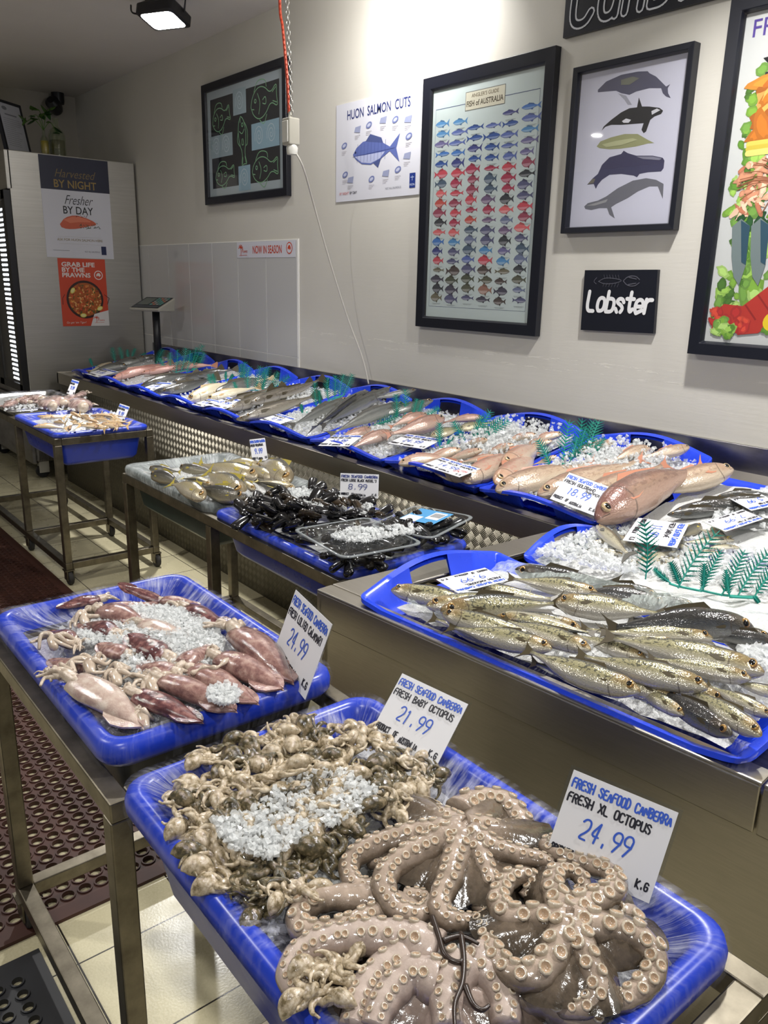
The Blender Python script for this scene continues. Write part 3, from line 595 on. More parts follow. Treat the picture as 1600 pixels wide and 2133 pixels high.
# fish chart
t, a, w, h = framed('framed_fish_chart', -3.24, -2.425, 1.422, 2.588, 0.062, 0.035, 'large black-framed chart of many small coloured fish', 'picture', bwb=0.055)
a.rect(0, w, 0, h, (196, 208, 206)); a.layer = 2
for r in ((0.02, w-0.02, 0.05, 0.0515), (0.02, w-0.02, h-0.085, h-0.082), (0.02, 0.0215, 0.05, h-0.083), (w-0.0215, w-0.02, 0.05, h-0.083)): a.rect(*r, (70, 82, 120))
a.layer = 3; cxm = w*0.50; a.rect(cxm-0.125, cxm+0.125, h-0.115, h-0.035, (110, 112, 108)); a.layer = 4; a.rect(cxm-0.122, cxm+0.122, h-0.112, h-0.038, (210, 206, 186))
a.layer = 5; a.text("ANGLER'S GUIDE", cxm, h-0.062, 0.016, (104, 90, 66), 0.01, align='c'); a.text('FISH of AUSTRALIA', cxm, h-0.098, 0.024, (74, 66, 50), 0.02, maxw=0.23, align='c')
BL = [(52, 84, 150), (70, 118, 186), (64, 70, 128), (92, 110, 172), (84, 140, 190), (110, 106, 150)]; RD = [(196, 76, 90), (214, 104, 108), (166, 60, 84), (150, 70, 90), (190, 84, 78)]
GY = [(90, 92, 124), (78, 96, 116), (110, 120, 150), (72, 70, 86), (116, 96, 128), (60, 64, 70)]; GR = [(90, 92, 78), (78, 84, 70), (112, 108, 90), (80, 70, 68), (150, 110, 96)]
for c in range(6):
    rows = 19
    for r in range(rows):
        fy = h-0.135-(r+0.35+0.12*math.sin(c*2.1))*(h-0.20)/rows; fx = 0.075+c*(w-0.14)/5+R_.uniform(-0.008, 0.008)
        if r == 0 and c in (2, 3): continue
        pal = BL if r < 5 else (RD+GY if r < 12 else (BL+GY+RD[:1] if r < 15 else GY+GR))
        if r in (5, 6, 7, 9) and c in (1, 2, 4): pal = RD
        col = R_.choice(pal); L = R_.uniform(0.095, 0.116) if r < 4 else R_.uniform(0.078, 0.100); H = R_.uniform(0.018, 0.028) if r < 4 or R_.random() < 0.25 else R_.uniform(0.030, 0.042)
        a.layer = 3; a.fish(fx, fy, L, H, col, 1 if R_.random() < 0.9 else -1, tuple(min(255, int(q*0.6+90)) for q in col), 1.6 if r < 5 else 1.0)
        a.rect(fx-0.030, fx+0.032, fy-0.0285, fy-0.0270, (150, 160, 160)); a.rect(fx-0.026, fx+0.024, fy-0.0325, fy-0.0312, (160, 168, 168))
a.build('print', t)
# salmon cuts poster
t = empty('poster', (-3.64, YW, 2.07)); tag(t, 'white unframed poster of salmon cuts with blue fish drawing', 'poster')
b = MB(); b.box(-3.997, -3.278, YW-0.006, YW-0.001, 2.072, 2.575); abspart(b, 'sheet', M['paper'], t, smooth=False)
a = wallart(-3.997, 2.072, 0.0062); w, h = 0.719, 0.503; NV = (44, 54, 112)
a.text('HUON  SALMON  CUTS', 0.105, h-0.085, 0.048, NV, 0.012, maxw=0.53, align='fit')
a.layer = 2; a.fish(0.36, 0.235, 0.40, 0.125, (92, 106, 168), 1, (176, 182, 214), 1.3); a.layer = 4
for k in range(9): a.line([(0.20+k*0.03, 0.235-0.045), (0.205+k*0.03, 0.235+0.05)], 0.002, (60, 70, 134), False)
a.ell(0.185, 0.245, 0.006, 0.006, (30, 34, 70)); a.line([(0.16, 0.225), (0.52, 0.237)], 0.002, (60, 70, 134), False)
for px, py, q in ((0.08, 0.29, 0), (0.09, 0.14, 0), (0.14, 0.11, 1), (0.20, 0.36, 1), (0.30, 0.37, 0), (0.42, 0.38, 1), (0.52, 0.37, 0), (0.62, 0.36, 1), (0.63, 0.28, 0), (0.62, 0.19, 1), (0.45, 0.12, 1), (0.55, 0.13, 0), (0.33, 0.10, 0)):
    a.layer = 3
    if q: a.poly([(px-0.03, py-0.012), (px+0.022, py-0.018), (px+0.03, py+0.016), (px-0.02, py+0.012)], (150, 156, 186))
    else: a.ell(px, py, 0.026, 0.015, (112, 122, 170), ang=0.3); a.layer = 4; a.ell(px, py, 0.016, 0.008, (188, 192, 214), ang=0.3)
    a.layer = 3
    for k in range(3): a.rect(px-0.024, px+0.024-0.01*k, py-0.031-0.008*k, py-0.029-0.008*k, (176, 170, 176))
a.text('BY NIGHT', 0.04, 0.035, 0.014, (198, 120, 120), 0.01); a.text('BY DAY', 0.135, 0.035, 0.014, (40, 40, 50), 0.01); a.text('NOT ALL SALMON IS', 0.45, 0.04, 0.010, (120, 122, 132))
a.rect(0.645, 0.69, 0.035, 0.105, (28, 52, 128)); a.layer = 5; a.text('HUON', 0.6675, 0.045, 0.011, (200, 210, 235), 0.01, align='c', maxw=0.036); a.line([(0.667, 0.07), (0.667, 0.092)], 0.003, (180, 195, 230)); a.line([(0.655, 0.085), (0.679, 0.085)], 0.003, (180, 195, 230))
a.build('print', t)
# whale picture
t, a, w, h = framed('framed_whale_print', -2.322, -1.79, 1.856, 2.486, 0.026, 0.042, 'black box-framed print of five whales on white', 'picture', lip=0.022)
a.O = Vector((0, a.O.y, 0)); a.rect(-2.30, -1.81, 1.875, 2.465, (203, 203, 218)); yy = a.O.y
def zpoly(pts, col, sc=1211/420.0, ox=1180, oy=0):
    q = [Yp(ox+px/sc, oy+py/sc, yy) for px, py in pts]; a.poly([(v.x, v.z) for v in q], col)
a.layer = 2
zpoly([(190,540),(240,490),(330,450),(430,430),(490,428),(500,440),(540,460),(580,500),(600,520),(625,505),(610,530),(612,560),(628,590),(600,580),(580,560),(570,530),(500,530),(420,550),(380,570),(330,560),(300,545),(240,550),(190,555)], (84, 84, 104))
zpoly([(310,560),(350,600),(370,630),(395,630),(360,575)], (160, 160, 172)); zpoly([(213,785),(225,760),(270,720),(330,675),(380,650),(425,645),(437,585),(455,640),(500,640),(560,648),(582,665),(570,685),(530,700),(505,720),(480,790),(465,800),(452,780),(465,740),(400,745),(330,750),(270,750),(235,762)], (40, 40, 44))
zpoly([(183,880),(205,850),(270,825),(350,805),(430,805),(490,840),(530,860),(490,862),(420,880),(330,893),(260,897),(200,890)], (150, 152, 112))
zpoly([(125,1110),(160,1070),(190,1045),(215,990),(260,945),(330,925),(345,905),(370,920),(420,935),(520,935),(580,948),(590,965),(585,1010),(570,1030),(490,1035),(440,1045),(425,1065),(405,1055),(330,1045),(260,1050),(215,1080),(190,1110),(178,1135),(165,1105)], (62, 60, 88))
zpoly([(108,1240),(130,1220),(190,1205),(240,1180),(310,1130),(400,1085),(480,1070),(540,1080),(585,1105),(580,1195),(562,1150),(550,1120),(500,1120),(430,1150),(370,1190),(300,1225),(270,1245),(292,1312),(260,1290),(245,1250),(200,1250),(150,1262),(115,1255)], (108, 108, 116))
a.layer = 4
zpoly([(335,728),(360,712),(390,720),(375,738),(345,738)], (216, 216, 222)); zpoly([(512,668),(545,652),(566,662),(540,676),(515,690)], (206, 206, 212)); zpoly([(330,480),(400,460),(440,470),(380,510),(330,510)], (116, 118, 106)); zpoly([(420,940),(520,940),(575,952),(560,962),(460,955)], (130, 130, 146))
zpoly([(215,868),(300,846),(400,830),(430,840),(330,872),(240,884)], (178, 180, 140)); zpoly([(120,1236),(190,1215),(250,1196),(240,1215),(170,1236)], (150, 150, 152)); zpoly([(128,1108),(160,1074),(176,1075),(165,1100)], (110, 104, 92))
a.build('print', t)
# lobster chalk board
t = empty('lobster_sign', (-2.02, YW, 1.468)); tag(t, 'small black board with hand-painted white word Lobster', 'sign')
b = MB(); b.add([(-2.19, YW-0.018, 1.465), (-1.838, YW-0.018, 1.472), (-1.85, YW-0.018, 1.713), (-2.195, YW-0.018, 1.709), (-2.19, YW-0.001, 1.465), (-1.838, YW-0.001, 1.472), (-1.85, YW-0.001, 1.713), (-2.195, YW-0.001, 1.709)], [(0, 1, 2, 3), (7, 6, 5, 4), (0, 4, 5, 1), (1, 5, 6, 2), (2, 6, 7, 3), (3, 7, 4, 0)]); abspart(b, 'board', M['black_frame'], t, smooth=False)
a = wallart(-2.19, 1.465, 0.0185); CH = (226, 226, 226); rg = random.Random(1)
a.layer = 3
for k, ch in enumerate('Lobster'):
    hh = 0.085 if ch in 'Lb' else 0.078; a.hand(ch, 0.022+k*0.0455+(0.006 if k else 0), 0.082, 0.078, 0.046, 0.0155 if k else 0.016, CH, rg, 0.12, 2, 0.02)
a.layer = 2; GC = (74, 74, 84)
a.line(smooth2([(0.07, 0.20), (0.10, 0.215), (0.15, 0.213), (0.19, 0.205), (0.15, 0.193), (0.10, 0.19), (0.07, 0.20)], 2), 0.003, GC); a.line(smooth2([(0.06, 0.215), (0.045, 0.20), (0.06, 0.19)], 1), 0.003, GC)
for sgn in (1, -1): a.line(smooth2([(0.19, 0.204), (0.21, 0.204+sgn*0.018), (0.245, 0.204+sgn*0.020), (0.265, 0.204+sgn*0.006)], 2), 0.004, GC); a.line([(0.215, 0.204+sgn*0.014), (0.25, 0.204+sgn*0.008)], 0.004, GC)
for k in range(6):
    for sgn in (1, -1): a.line([(0.10+k*0.014, 0.203+sgn*0.008), (0.094+k*0.014, 0.203+sgn*0.024)], 0.002, GC, False)
a.build('chalk_lettering', t, 'chalk')
# long chalk sign at the top, running out of the picture
t = empty('shop_sign', (-2.0, YW, 2.617)); tag(t, 'long black sign with big outlined chalk letters above whale print', 'sign')
b = MB(); b.box(-2.407, -0.95, YW-0.018, YW-0.001, 2.612, 2.93); abspart(b, 'board', M['black_frame'], t, smooth=False)
a = wallart(-2.407, 2.612, 0.0185); x = 0.02
for ch, wd, hh in (('C', 0.125, 0.20), ('a', 0.105, 0.13), ('n', 0.10, 0.13), ('b', 0.10, 0.185), ('e', 0.10, 0.13), ('r', 0.085, 0.13), ('r', 0.085, 0.13), ('a', 0.105, 0.13)):
    for lw, col, ly in ((0.036, (212, 214, 218), 2), (0.022, (22, 24, 34), 5)):
        a.layer = ly; a.hand(ch, x+0.016, 0.034, hh if ch in 'Cb' else hh*1.4, wd/0.74-0.042, lw, col, random.Random(5), 0.12, 2, 0)
    x += wd+0.012
a.build('chalk_lettering', t, 'chalk')
# chalk fish board
t, a, w, h = framed('framed_chalk_drawing', -5.55, -4.472, 2.134, 2.902, 0.052, 0.035, 'black-framed chalk drawing of five green-outlined fish', 'picture')
a.rect(0, w, 0, h, (172, 184, 190)); a.layer = 2; a.rect(0.045, w-0.045, 0.05, h-0.05, (34, 35, 42)); a.layer = 3
PALE = [(158, 176, 184), (150, 180, 196)]
for x0, x1, y0, y1, q in ((0.36, 0.53, 0.478, 0.63, 0), (0.03, 0.34, 0.245, 0.385, 0), (0.59, 0.925, 0.245, 0.40, 1), (0.41, 0.565, 0.013, 0.166, 1)):
    a.layer = 3; a.rect(x0, x1, y0, y1, PALE[q]); a.layer = 4
    for cx in ([(x0+x1)/2] if x1-x0 < 0.2 else [x0+(x1-x0)*0.28, x0+(x1-x0)*0.72]):
        a.line([(cx+0.055*k/26*math.cos(k*0.62), (y0+y1)/2+0.065*k/26*math.sin(k*0.62)) for k in range(27)], 0.005, (196, 210, 216), False)
GN = (132, 184, 140)
def chalkfish(cx, cy, L, H, d, ang=0.0):
    ca, sa = math.cos(ang), math.sin(ang); T = lambda p: (cx+(d*p[0]*L)*ca-p[1]*H*sa, cy+(d*p[0]*L)*sa+p[1]*H*ca)
    a.layer = 5
    for st in ([(-0.5, 0), (-0.42, 0.3), (-0.2, 0.5), (0.05, 0.42), (0.25, 0.12), (0.5, 0.38), (0.46, 0.0), (0.5, -0.38), (0.25, -0.1), (0.05, -0.4), (-0.2, -0.5), (-0.42, -0.3), (-0.5, 0)], [(-0.35, 0.4), (-0.2, 0.72), (0.1, 0.62), (0.12, 0.38)], [(-0.2, -0.5), (-0.05, -0.72), (0.08, -0.42)], [(-0.22, 0.32), (-0.13, 0.0), (-0.22, -0.32)], [(-0.05, 0.05), (0.08, 0.14), (0.08, -0.14), (-0.05, -0.05)], [(0.32, 0.14), (0.46, 0.24)], [(0.32, -0.12), (0.46, -0.22)], [(-0.48, -0.08), (-0.38, -0.12)]):
        a.line([T(p) for p in smooth2(st, 2)], 0.0055, GN, False)
    a.ell(*T((-0.32, 0.12)), 0.014, 0.014, GN, 10); a.layer = 6; a.ell(*T((-0.32, 0.12)), 0.008, 0.008, (34, 35, 42), 8)
chalkfish(0.195, 0.485, 0.25, 0.15, 1, 0.2); chalkfish(0.75, 0.515, 0.32, 0.19, 1, 0.1); chalkfish(0.475, 0.315, 0.30, 0.10, 1, -1.45); chalkfish(0.225, 0.13, 0.27, 0.13, 1, 0.1); chalkfish(0.75, 0.125, 0.32, 0.16, 1, 0.05)
a.build('chalk_drawing', t, 'chalk')
# season header strip on the tiles
t = empty('season_header', (-4.8, YW, 1.77)); tag(t, 'white season sticker with red lettering along the tile top', 'sign')
b = MB(); b.box(-5.150, -4.418, YW-0.011, YW-0.0095, 1.775, 1.876); abspart(b, 'strip', M['paper'], t, smooth=False)
a = wallart(-5.150, 1.775, 0.0112); RO = (206, 72, 44); a.text('NOW IN SEASON', 0.215, 0.026, 0.050, RO, 0.012, maxw=0.36, align='fit')
def palm(a, x, y, k, col=RO):
    for an in (20, 60, 100, 140, 175, -10): a.line(smooth2([(x, y), (x+k*0.5*math.cos(math.radians(an)), y+k*0.5*math.sin(math.radians(an))+k*0.12), (x+k*0.9*math.cos(math.radians(an)), y+k*0.75*math.sin(math.radians(an))-k*0.1)], 2), k*0.16, col)
    a.line(smooth2([(x, y), (x+k*0.1, y-k*0.7), (x, y-k*1.3)], 2), k*0.16, col); a.line([(x-k*0.6, y-k*1.4), (x+k*2.4, y-k*1.35)], k*0.08, col); a.text('Prawns', x+k*0.35, y-k*0.9, k*0.7, col, 0.0, 0.2, maxw=k*2.2)
palm(a, 0.055, 0.062, 0.034); 
def rosette(a, x, y, r, col=RO, bg=(214, 214, 222)):
    a.ell(x, y, r, r, col, 24); a.layer += 1; a.ell(x, y, r*0.82, r*0.82, bg, 24); a.layer += 1; a.poly([(x-r*0.5, y+r*0.1), (x-r*0.1, y+r*0.5), (x+r*0.3, y+r*0.45), (x+r*0.55, y-r*0.05), (x+r*0.25, y-r*0.35), (x-r*0.1, y-r*0.1), (x-r*0.45, y-r*0.3)], col); a.layer -= 2
rosette(a, 0.665, 0.055, 0.036); a.build('print', t)
# big seafood picture at right, cut by the picture edge
t, a, w, h = framed('framed_seafood_photo', -1.665, -0.62, 1.41, 2.585, 0.05, 0.05, 'tall black-framed seafood platter photograph at the right edge', 'picture', lip=0.02)
a.rect(0, w, 0, h, (206, 208, 206)); a.layer = 3; a.text('FRESH SEAFOOD', 0.03, h-0.075, 0.055, (84, 64, 150), 0.005); SR = random.Random(11)
def rag(cx, cy, rx, ry, col, an):
    ca, sa = math.cos(an), math.sin(an); K = 13; j = [SR.uniform(0.72, 1.18) for _ in range(K)]
    for sc, f in ((1.0, 1.0), (0.62, 1.13)):
        q = [(rx*sc*j[k]*math.cos(2*PI*k/K), ry*sc*j[k]*math.sin(2*PI*k/K)) for k in range(K)]; a.poly([(cx+x_*ca-y_*sa, cy+x_*sa+y_*ca) for x_, y_ in q], tuple(min(250, int(c_*f)) for c_ in col)); a.layer += 0.4
    a.layer -= 0.8
def blobs(n, xs, ys, rx, ry, cols, lay):
    for _ in range(n): a.layer = lay; rag(SR.uniform(*xs), SR.uniform(*ys), SR.uniform(*rx), SR.uniform(*ry), SR.choice(cols), SR.uniform(0, 3))
LET = [(118, 160, 58), (148, 188, 84), (92, 138, 46), (166, 200, 110), (108, 150, 66)]
blobs(200, (0.06, w-0.02), (0.09, h-0.13), (0.02, 0.05), (0.015, 0.035), LET, 3); blobs(120, (0.03, 0.14), (0.07, h-0.15), (0.012, 0.03), (0.01, 0.022), LET+[(70, 110, 40)], 4)
blobs(16, (0.13, 0.5), (h-0.25, h-0.17), (0.04, 0.09), (0.03, 0.05), [(28, 26, 30), (44, 40, 44), (20, 20, 26)], 5)
blobs(46, (0.10, 0.55), (0.70, 0.88), (0.03, 0.08), (0.015, 0.04), [(206, 136, 52), (186, 110, 36), (222, 160, 84), (170, 96, 34)], 6)
for k in range(3): a.layer = 7; a.line(smooth2([(0.07, 0.665-0.014*k), (0.25, 0.67-0.014*k), (0.6, 0.672-0.014*k)], 1), 0.02, ((222, 204, 92), (206, 186, 70), (230, 214, 120))[k])
blobs(90, (0.05, 0.45), (0.44, 0.62), (0.012, 0.042), (0.007, 0.013), [(220, 168, 136), (200, 140, 108), (232, 196, 168), (180, 112, 84)], 8)
for k in range(26): an = SR.uniform(0, 6.3); a.layer = 9; a.line(smooth2([(0.22, 0.53), (0.22+0.10*math.cos(an), 0.53+0.06*math.sin(an)+0.02), (0.22+0.17*math.cos(an), 0.53+0.10*math.sin(an))], 1), 0.003, (150, 92, 60), False)
blobs(30, (0.05, 0.5), (0.39, 0.44), (0.02, 0.035), (0.012, 0.02), [(38, 84, 40), (28, 70, 34)], 7)
for k in range(6):
    x0 = 0.05+k*0.07; a.layer = 8+k % 2; a.poly([(x0, 0.40), (x0+0.03, 0.425), (x0+0.065, 0.40), (x0+0.07, 0.27), (x0+0.055, 0.20), (x0+0.03, 0.23), (x0+0.012, 0.30)], (118, 132, 132)); a.layer += 2; a.poly([(x0+0.03, 0.42), (x0+0.065, 0.40), (x0+0.07, 0.27), (x0+0.052, 0.28)], (44, 78, 96))
a.layer = 12; a.poly([(0.02, 0.10), (0.06, 0.135), (0.13, 0.13), (0.26, 0.24), (0.42, 0.40), (0.5, 0.38), (0.42, 0.22), (0.26, 0.09), (0.20, 0.04), (0.13, 0.03), (0.09, 0.055), (0.05, 0.05)], (186, 52, 40))
for k in range(7): a.layer = 13; a.line([(0.14+k*0.04, 0.135+k*0.036), (0.185+k*0.042, 0.085+k*0.034)], 0.006, (150, 34, 30), False)
blobs(18, (0.02, 0.16), (0.045, 0.11), (0.012, 0.03), (0.01, 0.02), [(170, 44, 40), (200, 70, 50)], 13); blobs(20, (0.03, 0.10), (0.03, 0.075), (0.015, 0.025), (0.012, 0.02), LET, 14); blobs(16, (0.19, 0.4), (0.03, 0.08), (0.02, 0.035), (0.015, 0.025), LET, 14)
a.layer = 15; a.ell(0.255, 0.085, 0.045, 0.035, (236, 206, 40), 20, 0.4)
a.build('print', t)

# ------------------------------------------------------------------ fridge with its posters
XF = -6.80; fr = empty('drinks_fridge', (XF-0.6, 2.36, 0)); tag(fr, 'tall stainless glass-door fridge in the far corner', 'fridge')
y0f, y1f, zt = 1.86, 2.86, 2.52
b = MB(); b.box(XF-1.25, XF, y0f+0.02, y1f, 0.72, zt); b.box(XF-1.25, XF, y0f, y0f+0.04, 2.245, zt); abspart(b, 'cabinet', M['steel_fridge'], fr, smooth=False, bevel=0.006)
b = MB(); b.box(XF-1.25, XF, y0f+0.02, y1f, 0.14, 0.72); b.box(XF-1.2, XF-0.01, y0f-0.01, y0f+0.04, 0.12, 0.66); abspart(b, 'plinth', M['steel_dark'], fr, smooth=False, bevel=0.02)
b = MB()
for p, q in (((XF-1.2, 0.72), (XF-0.01, 0.78)), ((XF-1.2, 2.17), (XF-0.01, 2.24)), ((XF-0.085, 0.72), (XF-0.005, 2.24)), ((XF-0.66, 0.72), (XF-0.54, 2.24)), ((XF-1.25, 0.72), (XF-1.18, 2.24))): b.box(p[0], q[0], y0f-0.030, y0f+0.02, p[1], q[1])
abspart(b, 'door_frame', M['black'], fr, smooth=False, bevel=0.004)
b = MB(); b.box(XF-1.18, XF-0.085, y0f-0.0285, y0f-0.0255, 0.78, 2.17); abspart(b, 'glass_pane', M['glass'], fr, smooth=False)
b = MB(); b.box(XF-1.2, XF-0.06, y0f-0.011, y0f+0.0195, 0.74, 2.22); abspart(b, 'dark_interior', M['black'], fr, smooth=False)
b = MB()
for k in range(36):
    for j in range(6): b.lathe([(0.0, 0), (0.010, 0), (0.007, 0.005), (0, 0.006)], 4, M4=Matrix.Translation((XF-0.10-j*0.038, y0f-0.012, 0.81+k*0.037)) @ Matrix.Rotation(PI/2, 4, 'X'), cap=False)
abspart(b, 'led_strip', M['led_small'], fr)
for fx in (XF-0.05, XF-1.2):
    for fy in (y0f+0.10, y1f-0.1):
        b = MB(); b.box(fx-0.025, fx+0.025, fy-0.06, fy+0.02, 0.045, 0.15); b.lathe([(0.0, -0.02), (0.05, -0.02), (0.055, -0.012), (0.055, 0.012), (0.05, 0.02), (0, 0.02)], 16, 1, Matrix.Translation((fx, fy-0.03, 0.056)) @ Matrix.Rotation(PI/2, 4, 'Y'), cap=False); abspart(b, 'caster', [M['grey_plastic'], M['black']], fr, sharp=40)
def sideart(y0, z0): return Art((XF+0.0022, y0, z0), (0, 1, 0), (0, 0, 1))
t = empty('poster', (XF, 2.37, 1.765)); tag(t, 'tall navy and white salmon poster on the fridge side', 'poster')
b = MB(); b.box(XF+0.0006, XF+0.002, 2.105, 2.640, 1.765, 2.511); abspart(b, 'sheet', M['paper'], t, smooth=False)
a = sideart(2.105, 1.765); w, h = 0.535, 0.746; a.rect(0, w, h-0.243, h, (40, 42, 62)); a.layer = 2; GD = (150, 124, 66)
a.text('Harvested', 0.11, h-0.15, 0.062, (120, 100, 60), -0.005, 0.35, maxw=0.30); a.text('BY NIGHT', 0.10, h-0.225, 0.058, GD, 0.012, maxw=0.33, align='fit')
a.text('Fresher', 0.17, h-0.345, 0.072, (30, 30, 36), -0.008, 0.35, maxw=0.21); a.text('BY DAY', 0.155, h-0.415, 0.058, (30, 30, 36), 0.008, maxw=0.235, align='fit')
a.layer = 3; a.poly(smooth2([(0.12, 0.25), (0.16, 0.30), (0.24, 0.325), (0.32, 0.31), (0.40, 0.28), (0.41, 0.255), (0.34, 0.245), (0.26, 0.222), (0.17, 0.215), (0.13, 0.228)], 1), (204, 98, 70)); a.layer = 4
a.poly(smooth2([(0.15, 0.285), (0.24, 0.318), (0.33, 0.30), (0.38, 0.275), (0.28, 0.275), (0.2, 0.262)], 1), (224, 128, 98))
for k in range(22): px = SR.uniform(0.27, 0.45); py = 0.235+(px-0.27)*0.08+SR.uniform(-0.02, 0.02); a.line([(px, py), (px+SR.uniform(-0.03, 0.03), py+SR.uniform(-0.016, 0.012))], 0.004, (66, 84, 62), False)
for k in range(10): a.ell(SR.uniform(0.22, 0.34), SR.uniform(0.31, 0.328), 0.004, 0.003, (110, 40, 36), 6)
a.text('ASK FOR HUON SALMON HERE', 0.09, 0.128, 0.019, (156, 138, 100), 0.0, maxw=0.36, align='fit'); a.rect(0.10, 0.44, 0.158, 0.1595, (200, 196, 190)); a.rect(0.10, 0.44, 0.105, 0.1065, (200, 196, 190))
a.rect(0.05, 0.18, 0.052, 0.056, (170, 170, 178)); a.text('NOT ALL SALMON IS', 0.30, 0.045, 0.011, (120, 120, 130), maxw=0.12); a.rect(0.435, 0.475, 0.03, 0.095, (34, 42, 82)); a.build('print', t)
t = empty('poster', (XF, 2.37, 1.23)); tag(t, 'orange-red prawn poster with paella pan below the salmon poster', 'poster')
b = MB(); b.box(XF+0.0006, XF+0.002, 2.182, 2.562, 1.232, 1.760); abspart(b, 'sheet', M['paper'], t, smooth=False)
a = sideart(2.182, 1.232); w, h = 0.38, 0.528; OR = (206, 74, 46); a.rect(0, w, 0, h, OR); a.layer = 3
for k, s_ in enumerate(('GRAB LIFE', 'BY THE', 'PRAWNS')): a.text(s_, 0.028, h-0.062-k*0.041, 0.034, (232, 224, 220), 0.03, maxw=(0.265, 0.18, 0.225)[k], align='fit')
rosette(a, 0.318, h-0.125, 0.036, (232, 224, 220), OR); a.layer = 3
a.ell(0.195, 0.21, 0.150, 0.150, (58, 34, 30), 32); a.layer = 4; a.ell(0.195, 0.21, 0.132, 0.132, (176, 92, 40), 32)
for sx in (0.035, 0.355): a.line([(sx-0.02*(1 if sx < 0.1 else -1), 0.17), (sx-0.03*(1 if sx < 0.1 else -1)+0.01, 0.22), (sx, 0.25)], 0.005, (90, 30, 26), False)
for k in range(170):
    rr_ = 0.128*math.sqrt(SR.random()); an = SR.uniform(0, 6.3); a.layer = 5+k % 4; a.ell(0.195+rr_*math.cos(an), 0.21+rr_*math.sin(an), SR.uniform(0.006, 0.016), SR.uniform(0.004, 0.008), SR.choice([(206, 84, 44), (226, 150, 60), (230, 180, 110), (150, 60, 30), (90, 90, 40), (214, 110, 60)]), 7, SR.uniform(0, 3))
a.layer = 10
for px, py, an in ((0.10, 0.28, 1.0), (0.31, 0.14, 0.4), (0.17, 0.085, 0.0)): a.ell(px, py, 0.026, 0.017, (222, 206, 90), 14, an); a.layer += 1; a.ell(px, py, 0.019, 0.011, (236, 228, 160), 12, an)
a.layer = 12; a.poly([(0.225, 0.0), (0.38, 0.0), (0.38, 0.125), (0.26, 0.095)], (226, 222, 220)); a.layer = 13; palm(a, 0.275, 0.062, 0.026); a.text('Go get \'em Tiger!', 0.03, 0.022, 0.016, (240, 220, 210), 0, 0.25, maxw=0.17); a.build('print', t)
# things on top of the fridge
t = empty('certificate_frame', (-7.0, 2.10, zt)); tag(t, 'black-framed certificate leaning on top of the fridge', 'frame')
CM = Matrix.Translation((-7.02, 1.93, zt+0.003)) @ Matrix.Rotation(math.radians(38), 4, 'Z') @ Matrix.Rotation(math.radians(-10), 4, 'Y')
b = MB(); b.box(0, 0.02, 0, 0.30, 0, 0.385); b.box(0.02, 0.026, 0, 0.30, 0, 0.02); b.box(0.02, 0.026, 0, 0.30, 0.365, 0.385); b.box(0.02, 0.026, 0, 0.02, 0, 0.385); b.box(0.02, 0.026, 0.28, 0.30, 0, 0.385); b.v = [tuple(CM @ Vector(v)) for v in b.v]; abspart(b, 'frame', M['black_frame'], t, smooth=False)
a = Art(CM @ Vector((0.0202, 0.02, 0.02)), CM.to_3x3() @ Vector((0, 1, 0)), CM.to_3x3() @ Vector((0, 0, 1))); a.rect(0, 0.26, 0, 0.345, (196, 198, 206)); a.layer = 2; a.ell(0.07, 0.31, 0.03, 0.014, (120, 124, 132)); a.rect(0.06, 0.20, 0.262, 0.272, (130, 132, 140))
for k in range(14): a.rect(0.03, 0.03+SR.uniform(0.12, 0.2), 0.235-k*0.015, 0.238-k*0.015, (150, 152, 160))
a.build('certificate', t)
def bottle(name, loc, r, h, mat, label, cat='bottle'):
    t = empty(name, loc); tag(t, label, cat); b = MB(); b.lathe([(0, 0.002), (r*0.95, 0.002), (r, 0.012), (r, h*0.58), (r*0.75, h*0.70), (r*0.36, h*0.80), (r*0.32, h*0.96), (r*0.40, h*0.97), (r*0.40, h), (r*0.26, h), (r*0.24, h*0.80), (r*0.62, h*0.69), (r*0.90, h*0.56), (r*0.90, 0.014), (0, 0.012)], 20, cap=False); b.build('glass', M[mat], t, sharp=50); return t
bt = bottle('glass_bottle', (-7.02, 2.33, zt+0.002), 0.065, 0.29, 'bottle', 'clear glass bottle standing on the fridge behind the plant')
b = MB(); b.lathe([(0, 0.016), (0.057, 0.016), (0.057, 0.13), (0, 0.13)], 20, cap=False); b.build('water', simple('stale_water', (112, 104, 58), 0.1, alpha=0.5), bt)
t = bottle('oil_bottle', (-6.98, 2.22, zt+0.002), 0.032, 0.19, 'bottle', 'slim bottle of yellow oil next to the certificate'); b = MB(); b.lathe([(0, 0.016), (0.028, 0.016), (0.028, 0.11), (0, 0.11)], 16, cap=False); b.build('oil', M['yellow'], t)
t = empty('potted_cutting', (-7.0, 2.2, zt+0.2)); tag(t, 'green trailing leaf cutting rising from the oil bottle', 'plant'); PR = random.Random(5)
b = MB(); stems = []
for k in range(6):
    e = Vector((-6.96+PR.uniform(-0.04, 0.06), 2.22+PR.uniform(-0.17, 0.11), zt+PR.uniform(0.16, 0.34))); s0 = Vector((-6.98, 2.22, zt+0.19)); q = cr([s0, (s0+e)/2+Vector((0.02, 0, 0.06)), e], 6); b.tube(q, 0.0025, 5); stems.append(q)
abspart(b, 'stem', M['leaf'], t)
